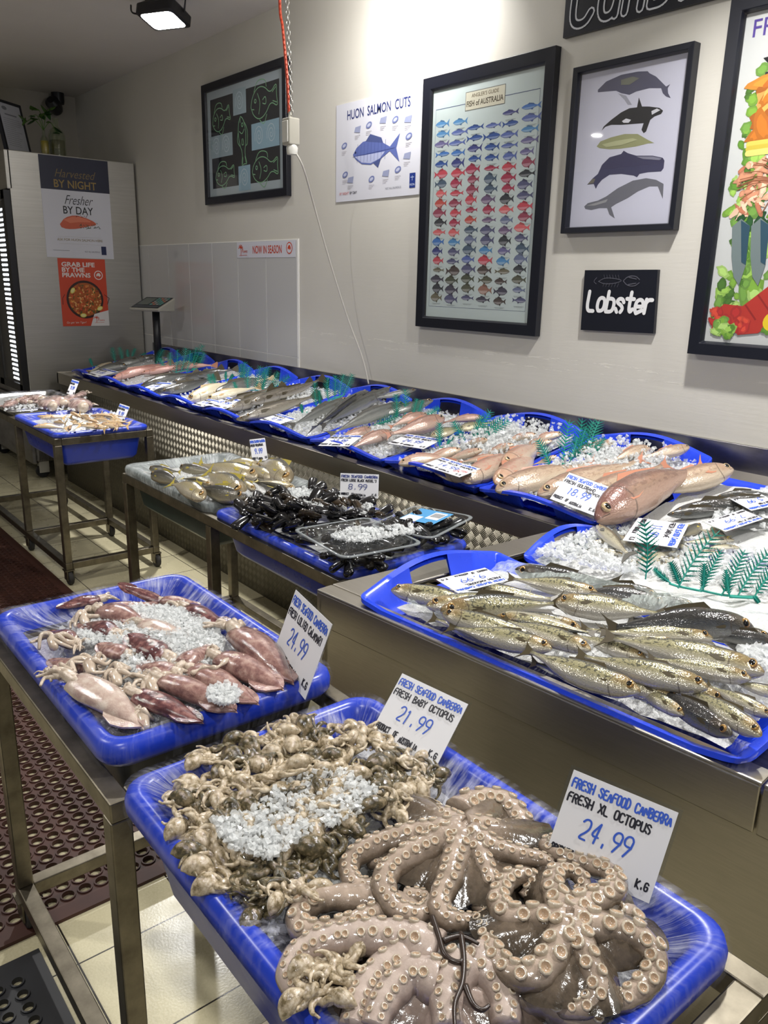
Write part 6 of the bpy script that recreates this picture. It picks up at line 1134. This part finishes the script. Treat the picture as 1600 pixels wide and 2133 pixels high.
def ice(name, label, pts, size, seed, bed=None):
    v, f = chips(pts, size, seed); me = bpy.data.meshes.new(name); nb = 0
    fs = [tuple(q) for q in f.tolist()]; vs = [tuple(p) for p in v.tolist()]; mi = [0]*len(fs)
    if bed: vb, fb = bed; o = len(vs); vs += vb; fs += [tuple(i+o for i in q) for q in fb]; mi += [1]*len(fb)
    me.from_pydata(vs, [], fs); me.materials.append(M['ice']); me.materials.append(M['slush']); me.polygons.foreach_set('material_index', mi); me.polygons.foreach_set('use_smooth', [m == 1 for m in mi]); me.update()
    o = bpy.data.objects.new(name, me); COL.objects.link(o); tag(o, label, 'ice', None, 'stuff'); return o
def scatter(n, poly, fn, rg):
    xs = [p[0] for p in poly]; ys = [p[1] for p in poly]; out = []
    while len(out) < n:
        p = (rg.uniform(min(xs), max(xs)), rg.uniform(min(ys), max(ys)))
        if inside(p, poly): out.append(tuple(fn(p, rg)))
    return out
IR = random.Random(31); NR = np.random.RandomState(2)
def bed_grid(fn, nu, nv, amp):
    vs = []
    for j in range(nv+1):
        for i in range(nu+1): vs.append(tuple(Vector(fn(i/nu, j/nv))+Vector((0, 0, float(NR.normal())*amp))))
    return vs, [(j*(nu+1)+i, j*(nu+1)+i+1, (j+1)*(nu+1)+i+1, (j+1)*(nu+1)+i) for j in range(nv) for i in range(nu)]
# squid tub
pts = scatter(3800, [(150, 1330), (190, 1285), (270, 1255), (370, 1262), (450, 1300), (470, 1340), (440, 1380), (380, 1420), (310, 1415), (260, 1395), (235, 1350)], lambda p, r: Zp(p[0], p[1], .878+0.026*math.exp(-(((p[0]-340)/110)**2+((p[1]-1330)/60)**2))*r.uniform(.5, 1)-r.uniform(0, .012)), IR)
pts += scatter(260, [(432, 1432), (470, 1420), (500, 1440), (495, 1462), (450, 1466), (432, 1450)], lambda p, r: Zp(p[0], p[1], .902+r.uniform(-.006, .012)), IR); pts += scatter(500, [(90, 1330), (160, 1280), (500, 1300), (610, 1430), (330, 1530), (200, 1500)], lambda p, r: Zp(p[0], p[1], .846+r.uniform(-.01, .014)), IR)
vs_, fs_ = bed_grid(lambda u, v: (-1.90+0.60*u, 0.475+0.37*v, .798+0.074*(math.sin(PI*u)*math.sin(PI*v))**.5), 24, 16, .002); ice('crushed_ice', 'crushed ice piled over the squid', pts, .0066, 1, (vs_, fs_))
# octopus tub
pts = scatter(1900, [(440, 1700), (520, 1690), (600, 1610), (720, 1600), (790, 1640), (760, 1690), (640, 1740), (560, 1790), (470, 1760)], lambda p, r: Zp(p[0], p[1], .892+r.uniform(-.014, .012)), IR); pts += scatter(800, [(620, 1800), (760, 1730), (760, 1800), (700, 1850), (600, 1900), (560, 1960), (560, 1900)], lambda p, r: Zp(p[0], p[1], .842+r.uniform(-.006, .01)), IR); pts += scatter(160, [(600, 1870), (980, 1740), (1250, 1800), (1300, 1950), (1100, 2100), (700, 2100)], lambda p, r: Zp(p[0], p[1], .842+r.uniform(-.006, .006)), IR)
vs_, fs_ = bed_grid(lambda u, v: (-1.075+0.70*u, 0.465+0.39*v, .798+0.048*(math.sin(PI*u)*math.sin(PI*v))**.5), 28, 16, .0015); ice('crushed_ice', 'crushed ice among the baby octopus', pts, .0056, 2, (vs_, fs_))
# other trolleys
pts = scatter(420, [(445, 985), (480, 985), (500, 1005), (520, 1030), (480, 1025), (455, 1005)], lambda p, r: Zp(p[0], p[1], .888+r.uniform(-.008, .008)), IR); pts += scatter(150, [(345, 990), (400, 990), (500, 1030), (420, 1030)], lambda p, r: Zp(p[0], p[1], .866), IR)
vs_, fs_ = bed_grid(lambda u, v: (-3.30+0.66*u, 1.36+0.38*v, .805+0.06*(math.sin(PI*u)*math.sin(PI*v))**.5), 16, 12, .002); ice('crushed_ice', 'crushed ice between the yellow-tailed fish', pts, .011, 3, (vs_, fs_))
pts = scatter(650, [(600, 1018), (650, 1015), (680, 1030), (670, 1062), (640, 1070), (610, 1050)], lambda p, r: Zp(p[0], p[1], .906+r.uniform(-.01, .01)), IR); pts += scatter(260, [(690, 1115), (730, 1098), (800, 1100), (820, 1118), (760, 1128), (710, 1125)], lambda p, r: Zp(p[0], p[1], .920+r.uniform(-.004, .012)), IR); pts += scatter(90, [(800, 1095), (860, 1090), (880, 1105), (820, 1115)], lambda p, r: Zp(p[0], p[1], .92+r.uniform(-.003, .006)), IR); pts += scatter(120, [(700, 1030), (780, 1050), (760, 1070), (700, 1060)], lambda p, r: Zp(p[0], p[1], .895+r.uniform(-.01, .01)), IR)
vs_, fs_ = bed_grid(lambda u, v: (-2.46+0.64*u, 1.37+0.35*v, .812+0.01*math.sin(PI*u)), 12, 10, .002); ice('crushed_ice', 'crushed ice on the mussels and their packs', pts, .0085, 4, (vs_, fs_))
vs_, fs_ = bed_grid(lambda u, v: (-4.94+0.60*u, 1.35+0.38*v, .806+0.055*(math.sin(PI*u)*math.sin(PI*v))**.5), 12, 10, .002); pts = scatter(300, [(95, 870), (240, 858), (260, 885), (110, 895)], lambda p, r: Zp(p[0], p[1], .858), IR); ice('crushed_ice', 'crushed ice under the small tan fish', pts, .011, 5, (vs_, fs_))
vs_, fs_ = bed_grid(lambda u, v: (-5.88+0.70*u, 1.34+0.40*v, .806+0.055*(math.sin(PI*u)*math.sin(PI*v))**.5), 12, 10, .002); pts = scatter(200, [(5, 830), (180, 825), (170, 855), (10, 855)], lambda p, r: Zp(p[0], p[1], .862), IR); ice('crushed_ice', 'crushed ice around the greyish squid in the metal tray', pts, .011, 6, (vs_, fs_))
# mackerel and sardine trays
vs_, fs_ = bed_grid(lambda u, v: tuple(Vector((-1.39, 1.19, 0))+Vector((0.9958, .085, 0))*(0.82*u)+Vector((-.085, .9958, 0))*(0.41*v)+Vector((0, 0, .876+0.025*math.sin(PI*u)*math.sin(PI*v)))), 20, 14, .003); pts = scatter(420, [(1080, 1350), (1250, 1310), (1580, 1380), (1590, 1500), (1300, 1450)], lambda p, r: Zp(p[0], p[1], .912+r.uniform(-.01, .008)), IR); pts += scatter(300, [(1540, 1350), (1600, 1345), (1600, 1390), (1550, 1385)], lambda p, r: Zp(p[0], p[1], .938+r.uniform(-.01, .01)), IR); ice('crushed_ice', 'crushed ice showing between the mackerel', pts, .009, 7, (vs_, fs_))
pts = scatter(4600, [(1110, 1150), (1200, 1110), (1290, 1085), (1420, 1075), (1600, 1090), (1860, 1130), (1900, 1290), (1600, 1240), (1400, 1200), (1250, 1185)], lambda p, r: Zp(p[0], p[1], .915+0.02*r.random()), IR); vs_, fs_ = bed_grid(lambda u, v: (-1.40+0.94*u, 1.70+0.06*u+0.40*v, .895+0.025*math.sin(PI*min(1, u*1.1))*math.sin(PI*v)), 24, 14, .004); ice('crushed_ice', 'crushed ice filling the sardine tray', pts, .0095, 8, (vs_, fs_))
# long counter: every tray carries a bed of ice
NAMES = ['dark-headed silver fish', 'long pink fish', 'black fish', 'pale fish', 'grey-brown fish', 'mullet', 'red and green fish', 'small pinkish fish', 'large snapper']; DENS = [120, 160, 200, 420, 520, 1100, 1300, 1900, 1100]
for k, x in enumerate(TX):
    m = deck_mat(x, 0, 0, 0.004); e = .058+(.012 if k in (7, 8) else 0); hf = lambda u, v: e*(.55+.45*math.sin(PI*min(max(u, .03), .97))*math.sin(PI*min(max(v, .03), .97)))
    vs_, fs_ = bed_grid(lambda u, v: tuple(m @ Vector((.05+.445*u, .05+.60*v, hf(u, v)))), 14, 18, .004); pts = []
    for _ in range(DENS[k]):
        u, v = IR.random(), IR.random()
        if k == 5 and IR.random() < .5: v *= .5
        pts.append(tuple(m @ Vector((.045+.455*u, .045+.61*v, hf(u, v)+IR.uniform(-.002, .018)))))
    if k in (7, 8):
        for _ in range(500): u, v = IR.uniform(.2, .9), IR.uniform(.3, .95); pts.append(tuple(m @ Vector((.045+.455*u, .045+.61*v, .095+IR.uniform(-.012, .018)))))
    ice('crushed_ice', 'crushed ice bed under the '+NAMES[k], pts, .0095, 20+k, (vs_, fs_))
vs_, fs_ = bed_grid(lambda u, v: tuple(deck_mat(-1.445, .02, 0, .004) @ Vector((.06+.8*u, -.0+.06+.44*v-.0, .05))), 12, 10, .004); pts = scatter(1300, [(1480, 1065), (1600, 1015), (1860, 1050), (1880, 1120), (1600, 1095), (1500, 1090)], lambda p, r: DT(p[0], p[1], .065+r.uniform(-.005, .01)), IR); ice('crushed_ice', 'crushed ice under the black fish in the corner', pts, .012, 40, (vs_, fs_))

# ------------------------------------------------------------------ loose plastic sheets
def sheet(name, label, corners, nu, nv, amp, seed, mat, sag=0.0, parent=None):
    r = np.random.RandomState(seed); c = [Vector(p) for p in corners]; ph = r.uniform(0, 6, 8); b = MB(); vs = []; uv = []
    for j in range(nv+1):
        for i in range(nu+1):
            u, v = i/nu, j/nv; p = (c[0]*(1-u)+c[1]*u)*(1-v)+(c[3]*(1-u)+c[2]*u)*v; z = amp*(math.sin(u*17+ph[0]+v*3)*.5+math.sin(u*31+v*9+ph[1])*.3+math.sin(v*23+u*5+ph[2])*.4+r.normal()*.12)-sag*math.sin(PI*v)
            vs.append(p+Vector((amp*.5*math.sin(v*19+ph[3]), amp*.6*math.sin(u*23+ph[4]), z))); uv.append((v, u*6))
    b.add(vs, [(j*(nu+1)+i, j*(nu+1)+i+1, (j+1)*(nu+1)+i+1, (j+1)*(nu+1)+i) for j in range(nv) for i in range(nu)], 0, uv); o = b.build(name, M[mat]); tag(o, label, 'plastic sheet'); return o
sheet('plastic_liner', 'clear crumpled plastic hanging between the mackerel and sardine trays', [Zp(1060, 1165, .935), Zp(1720, 1300, .95), Zp(1720, 1345, .925), Zp(1010, 1200, .918)], 60, 10, .006, 3, 'bag', -.012)
sheet('plastic_liner', 'clear plastic flap under the ice at the left end of the sardine tray', [Zp(1096, 1148, .905), Zp(1292, 1092, .915), Zp(1300, 1120, .91), Zp(1130, 1180, .905)], 30, 8, .004, 4, 'bag')
a0 = Vector((-1.30, 1.128, .895)); d0 = Vector((.9964, .085, 0)); n0 = Vector((-.085, .9964, 0))
sheet('plastic_liner', 'clear plastic film folded over the front rim of the mackerel tray', [a0+Vector((0, -.012, -.015)), a0+d0*.80+Vector((0, -.012, -.015)), a0+d0*.80+n0*.075+Vector((0, 0, .004)), a0+n0*.075+Vector((0, 0, .004))], 50, 8, .003, 5, 'film', -.016)
sheet('plastic_liner', 'clear plastic film at the left corner of the mackerel pile', [Zp(845, 1262, .905), Zp(1010, 1325, .905), Zp(1000, 1300, .922), Zp(850, 1245, .918)], 20, 6, .005, 6, 'bag')

# ------------------------------------------------------------------ plastic ferns
def fern(label, fronds, deck=True, h=.07, base=True, z=None, leaf=1.15, seed=0, stemw=1.2, pad=False):
    """each frond: photo positions of its foot and its tip; the foot is stuck in the ice"""
    rg = random.Random(seed); F = [(DT(p[0], p[1], h) if deck else Zp(p[0], p[1], z)) for p, _ in fronds]; c = sum(F, Vector())/len(F); t = empty('plastic_fern', c); tag(t, label, 'plastic fern', 'teal plastic ferns')
    for (p, q), ft in zip(fronds, F):
        tp = Dp(q[0], q[1], ft+Vector((rg.uniform(-.01, .01), rg.uniform(-.01, .01), 0))); ft = ft-(tp-ft)*.06; ax = tp-ft; L = ax.length; ax.normalize(); view = Vector(FWD); sd_ = ax.cross(view).normalized(); sd_ = (sd_*math.cos(rg.uniform(-.5, .5))+view*math.sin(rg.uniform(-.5, .5))).normalized(); bk = ax.cross(sd_); cv = rg.uniform(-.08, .08)
        b = MB(); pos = lambda s: ft+ax*(L*s)+sd_*(cv*L*math.sin(PI*s*.8)); b.tube([pos(k/10) for k in range(11)], [.0016*stemw*(1-.6*k/10) for k in range(11)], 5); n = 11
        for k in range(n):
            s = .12+.86*k/n; wd = L*.30*leaf*math.sin(PI*(.18+.80*(1-s)))**.8*(1-.55*s)+.004
            for sg in (1, -1):
                d = (ax*.75+sd_*sg+bk*rg.uniform(-.25, .25)).normalized(); p0 = pos(s); e = p0+d*wd; pw = ax*(.0024*leaf+.0012)
                b.add([p0-pw, p0+pw, e], [(0, 1, 2), (2, 1, 0)])
                for m_ in (.3, .5, .7, .88):
                    for s2 in (1, -1):
                        d2 = (d+ax*.9*s2-d*.2).normalized() if s2 > 0 else (d-ax*.55).normalized(); q0 = p0+d*(wd*m_); b.add([q0-d*.0016, q0+d*.0016, q0+d2*(wd*.30*(1.15-m_))], [(0, 1, 2), (2, 1, 0)])
        abspart(b, 'frond', M['fern'], t, smooth=False)
    if pad:
        b = MB(); b.lathe([(0.0001, .012), (.02, .011), (.034, .004), (.036, -.004), (0.0001, -.005)], 18, M4=Matrix.Translation(c-Vector((0, 0, .006))) @ Matrix.Scale(1.7, 4, (1, 0, 0)), cap=False); abspart(b, 'base', M['blue_tray'], t)
    if base and len(F) > 1:
        b = MB(); b.tube(cr([f_-Vector((0, 0, .004)) for f_ in F], 5), .0032, 6, flat=.6); abspart(b, 'stem', M['fern'], t)
    return t
m4 = lambda L: [(f4(a_), f4(b_)) for a_, b_ in L]; m5 = lambda L: [(f5(a_), f5(b_)) for a_, b_ in L]; m8 = lambda L: [(f8(a_), f8(b_)) for a_, b_ in L]
fern('teal plastic fern behind the dark-headed silver fish', m4([((205, 165), (190, 98)), ((240, 160), (222, 97)), ((270, 155), (265, 108)), ((285, 153), (305, 104)), ((310, 150), (352, 123)), ((98, 188), (84, 152))]), seed=1)
fern('bushy teal plastic fern over the pink fish', m4([((400, 185), (440, 108)), ((440, 210), (415, 150)), ((470, 205), (468, 122)), ((495, 215), (498, 108)), ((520, 210), (540, 98)), ((560, 200), (590, 95)), ((575, 200), (628, 85)), ((600, 195), (632, 122)), ((545, 215), (560, 110))]), seed=2)
fern('small teal plastic fern sprig beside the black fish', m4([((670, 292), (650, 225)), ((690, 285), (672, 222)), ((735, 262), (735, 214)), ((745, 260), (765, 225))]), seed=3)
fern('wide teal plastic fern across the pale fish', m4([((785, 322), (768, 264)), ((800, 275), (800, 175)), ((815, 275), (825, 165)), ((840, 300), (850, 188)), ((872, 300), (895, 185)), ((905, 305), (920, 195)), ((910, 306), (945, 190)), ((950, 302), (1040, 235)), ((930, 304), (985, 215))]), seed=4)
fern('teal plastic fern between grey-brown fish and mullet', m4([((1165, 382), (1158, 262)), ((1185, 380), (1180, 300)), ((1222, 350), (1224, 240)), ((1250, 335), (1252, 230)), ((1275, 330), (1300, 225)), ((1290, 325), (1335, 222)), ((1098, 415), (1092, 370))]), seed=5)
fern('teal plastic fern at the right of the mullet', m5([((750, 330), (880, 265)), ((870, 295), (862, 158)), ((915, 280), (912, 130)), ((960, 285), (985, 185)), ((990, 285), (1020, 195)), ((1010, 300), (1110, 235))]), seed=6)
fern('teal plastic fern beside the greenish fish', m5([((1110, 455), (1108, 318)), ((1250, 435), (1180, 312)), ((1150, 440), (1195, 390)), ((1290, 415), (1340, 275)), ((1305, 412), (1395, 250)), ((1330, 412), (1450, 290)), ((1345, 412), (1500, 305))]), seed=7, pad=True)
fern('teal plastic fern standing in the small pinkish fish', m8([((690, 342), (632, 232)), ((745, 328), (778, 148)), ((770, 326), (800, 215)), ((800, 316), (825, 142)), ((815, 312), (848, 180)), ((835, 300), (880, 150)), ((850, 305), (905, 150)), ((860, 300), (925, 225)), ((870, 285), (918, 262))]), seed=8, pad=True)
fern('single upright teal frond in front of the sardine card', m8([((1088, 800), (1068, 568))]), False, z=.935, base=False, seed=9, leaf=1.1)
fern('large teal plastic fern lying along the sardine ice', m8([((1190, 825), (1125, 765)), ((1230, 838), (1190, 740)), ((1235, 838), (1410, 618)), ((1320, 855), (1408, 690)), ((1330, 855), (1335, 745)), ((1410, 872), (1500, 688)), ((1480, 878), (1620, 700)), ((1550, 880), (1680, 740)), ((1540, 885), (1560, 910)), ((1440, 880), (1430, 770))]), False, z=.93, seed=10, leaf=1.0, stemw=1.5)

# ------------------------------------------------------------------ hand-written price cards in clear sleeves
INK_B, INK_D, INK_K, INK_R = (52, 92, 200), (44, 60, 130), (28, 28, 40), (206, 80, 70)
def card(q, ref, price, line2, label, head='FRESH SEAFOOD CANBERRA', foot='PRODUCT OF AUSTRALIA', slv=.005, seed=0, line3=None, lw=1.0, hb=INK_B, extra=None, nrm=None):
    """q: photo corners TL, TR, BR, BL of the card in reading order; ref: (photo point, room point) fixing its depth"""
    d = [np.array(ray(*p)) for p in q]; A_ = np.stack([d[0], -d[1], d[2], -d[3]], 1); tt = np.linalg.svd(A_)[2][-1]; tt = tt/tt.mean(); P = [Vector(d[i]*tt[i]) for i in range(4)]; c = sum(P, Vector())/4
    k = np.dot(np.array(ref)-EYEP, FWD)/np.dot(np.array(c), FWD); P = [Np(p[0], p[1], ref, nrm) for p in q] if nrm is not None else [Vector(EYEP)+p*k for p in P]; c = sum(P, Vector())/4; U = (P[1]-P[0]+P[2]-P[3])/2; V = (P[0]-P[3]+P[1]-P[2])/2; w, h = U.length, V.length; U.normalize(); V = (V-U*V.dot(U)).normalized(); N = U.cross(V)
    if N.dot(Vector(EYEP)-c) < 0: N = -N
    bot = min(P, key=lambda p: p.z); t = empty('price_card', bot); tag(t, label, 'price card', 'hand-written price cards'); rg = random.Random(seed+5); R = lambda a_, b_, z_: c+U*a_+V*b_+N*z_
    def slab(x, y, z0, z1): b = MB(); vs = [R(sx*x, sy*y, z_) for z_ in (z0, z1) for sx, sy in ((-1, -1), (1, -1), (1, 1), (-1, 1))]; b.add(vs, [(3, 2, 1, 0), (4, 5, 6, 7)]+[(i, (i+1) % 4, 4+(i+1) % 4, 4+i) for i in range(4)]); return b
    abspart(slab(w/2-slv, h/2-slv, -.0004, .0004), 'paper', M['white'], t, smooth=False); abspart(slab(w/2, h/2, -.0010, -.0005), 'clear_sleeve', M['clear'], t, smooth=False)
    a = Art(R(-w/2+slv, -h/2+slv, .0002), U, V); a.N = N; W, H = w-2*slv, h-2*slv; a.layer = 1
    a.hand(head, W*.03, H*.83, H*.10, W*.95, H*.020*lw, INK_D if hb == INK_D else hb, rg); a.hand(line2, W*.03, H*.67, H*.095, W*min(.92, .050*len(line2)), H*.019*lw, INK_K, rg)
    if line3: a.hand(line3, W*.55, H*.56, H*.08, W*.32, H*.016*lw, INK_K, rg)
    a.layer = 2; a.hand(price, W*.22, H*.34, H*.22, W*.50, H*.022*lw, hb, rg, .12, 2, .03)
    ws = foot.split(); x = .03
    for s_ in ws: a.hand(s_, W*x, H*(.10-.03*(len(ws) > 2 and s_ == ws[-1])), H*.085, W*.030*len(s_), H*.018*lw, INK_K, rg); x += .034*len(s_)+.035
    a.hand('K.G', W*.84, H*.10, H*.085, W*.12, H*.018*lw, INK_K, rg)
    if extra: a.hand(extra[0], W*.72, H*.40, H*.10, W*.24, H*.016, INK_R, rg); a.hand(extra[1], W*.6, H*.27, H*.10, W*.24, H*.016, INK_R, rg)
    a.build('lettering', t); return t
card([(627, 1252), (710, 1333), (624, 1427), (555, 1340)], (-1.29, .825, .90), '24.99', 'FRESH LOLIGO CALAMARI', 'price card reading 24.99 standing by the squid', seed=1)
card([(838, 1396), (984, 1464), (908, 1608), (765, 1527)], (-.98, .785, .915), '21.99', 'FRESH BABY OCTOPUS', 'price card reading 21.99 for baby octopus', seed=2, hb=INK_B)
card([(1187, 1591), (1421, 1688), (1360, 1894), (1128, 1790)], Zp(1250, 1842, .872), '24.99', 'FRESH XL OCTOPUS', 'large price card reading 24.99 behind the big octopus', seed=3, nrm=(0.52, -0.74, 0.43))
card([(708, 988), (794, 980), (789, 1047), (704, 1032)], (-2.20, 1.70, .90), '8.99', "FRESH LOOSE BLACK MUSSEL'S", 'price card reading 8.99 standing by the mussels', seed=4, lw=1.2, hb=INK_D, nrm=(0.62, -0.76, 0.2))
card([(539, 921), (572, 913), (543, 957), (502, 958)], (-2.95, 1.79, .91), '9.99', 'FRESH YELLOWTAIL', 'price card reading 9.99 behind the yellow-tailed fish', seed=5, lw=1.3, nrm=(0.75, -0.45, 0.45))
card([(256, 842), (279, 850), (252, 878), (227, 870)], (-4.55, 1.72, .90), '9.99', 'FRESH WHITING', 'small price card standing in the far blue tub', seed=6, lw=1.4, foot='PRODUCT', nrm=(0.75, -0.45, 0.45))
card([(150, 789), (170, 793), (152, 826), (136, 819)], (-5.30, 1.75, .92), '9.99', 'FRESH SQUID', 'small price card standing by the silver tray', seed=7, lw=1.4, foot='PRODUCT', nrm=(0.75, -0.45, 0.45))
card([(1189, 984), (1288, 1018), (1233, 1076), (1137, 1037)], DT(1205, 1035, .12), '18.99', 'FRESH GOLDBAND', 'price card reading 18.99 on the big snapper', seed=8, line3='SNAPPER', lw=1.15, nrm=(0.25, -0.55, 0.8))
card([(915, 950), (1002, 975), (960, 997), (882, 970)], DT(940, 975, .135), '14.99', 'FRESH YELLOW SNAPPER', 'price card reading 14.99 with red corner figures', seed=9, lw=1.15, extra=('2 FOR', '$25'), nrm=DKN)
card([(837, 902), (914, 914), (895, 937), (815, 925)], DT(865, 920, .09), '24.99', 'FRESH PINK BREAM', 'price card reading 24.99 on ice beside greenish fish', seed=10, lw=1.2, nrm=DKN)
card([(695, 905), (759, 906), (729, 931), (659, 929)], DT(710, 918, .10), '12.99', 'FRESH RED FISH', 'price card lying under the red-brown fish', seed=11, lw=1.2, nrm=DKN)
card([(571, 859), (609, 872), (588, 887), (549, 876)], DT(578, 874, .085), '10.99', 'FRESH MULLET', 'price card reading 10.99 at the mullet tray front', seed=12, lw=1.3, nrm=DKN)
card([(460, 826), (509, 835), (476, 855), (443, 842)], DT(475, 840, .09), '8.99', 'FRESH FISH', 'right one of two price cards at the pale fish', seed=13, lw=1.4, nrm=DKN)
card([(430, 831), (456, 833), (430, 850), (404, 842)], DT(430, 840, .09), '9.99', 'FRESH FISH', 'left one of two price cards at the pale fish', seed=14, lw=1.4, nrm=DKN)
card([(316, 798), (352, 796), (330, 815), (304, 809)], DT(328, 805, .085), '7.99', 'FRESH FISH', 'price card in front of the black fish', seed=15, lw=1.4, nrm=DKN)
card([(205, 767), (237, 774), (216, 786), (189, 778)], DT(212, 776, .085), '9.99', 'FRESH FISH', 'price card in front of the dark-headed silver fish', seed=16, lw=1.4, nrm=DKN)
card([(1092, 1203), (957, 1230), (899, 1214), (984, 1187)], (-1.32, 1.44, .948), '9.99', 'FRESH MACKEREL', 'price card lying upside down on the mackerel tray handle', seed=17, lw=1.1, nrm=(0.0, -0.05, 1.0))
card([(1441, 1084), (1409, 1138), (1296, 1131), (1323, 1085)], (-1.17, 1.93, .955), '11.99', 'FRESH SARDINE', 'price card reading 11.99 turned sideways on the sardines', seed=18, lw=1.1, nrm=(0.0, -0.05, 1.0))
card([(1605, 1078), (1518, 1106), (1455, 1090), (1540, 1062)], DT(1530, 1084, .10), '7.99', 'FRESH FISH', 'upside-down price card reading 7.99 over the black corner fish', seed=19, lw=1.2, nrm=DKN)
card([(1650, 1045), (1580, 1052), (1500, 1052), (1562, 1030)], DT(1570, 1044, .10), '5.99', 'FRESH FISH', 'price card at the back of the corner tray by the edge', seed=20, lw=1.2, nrm=DKN)
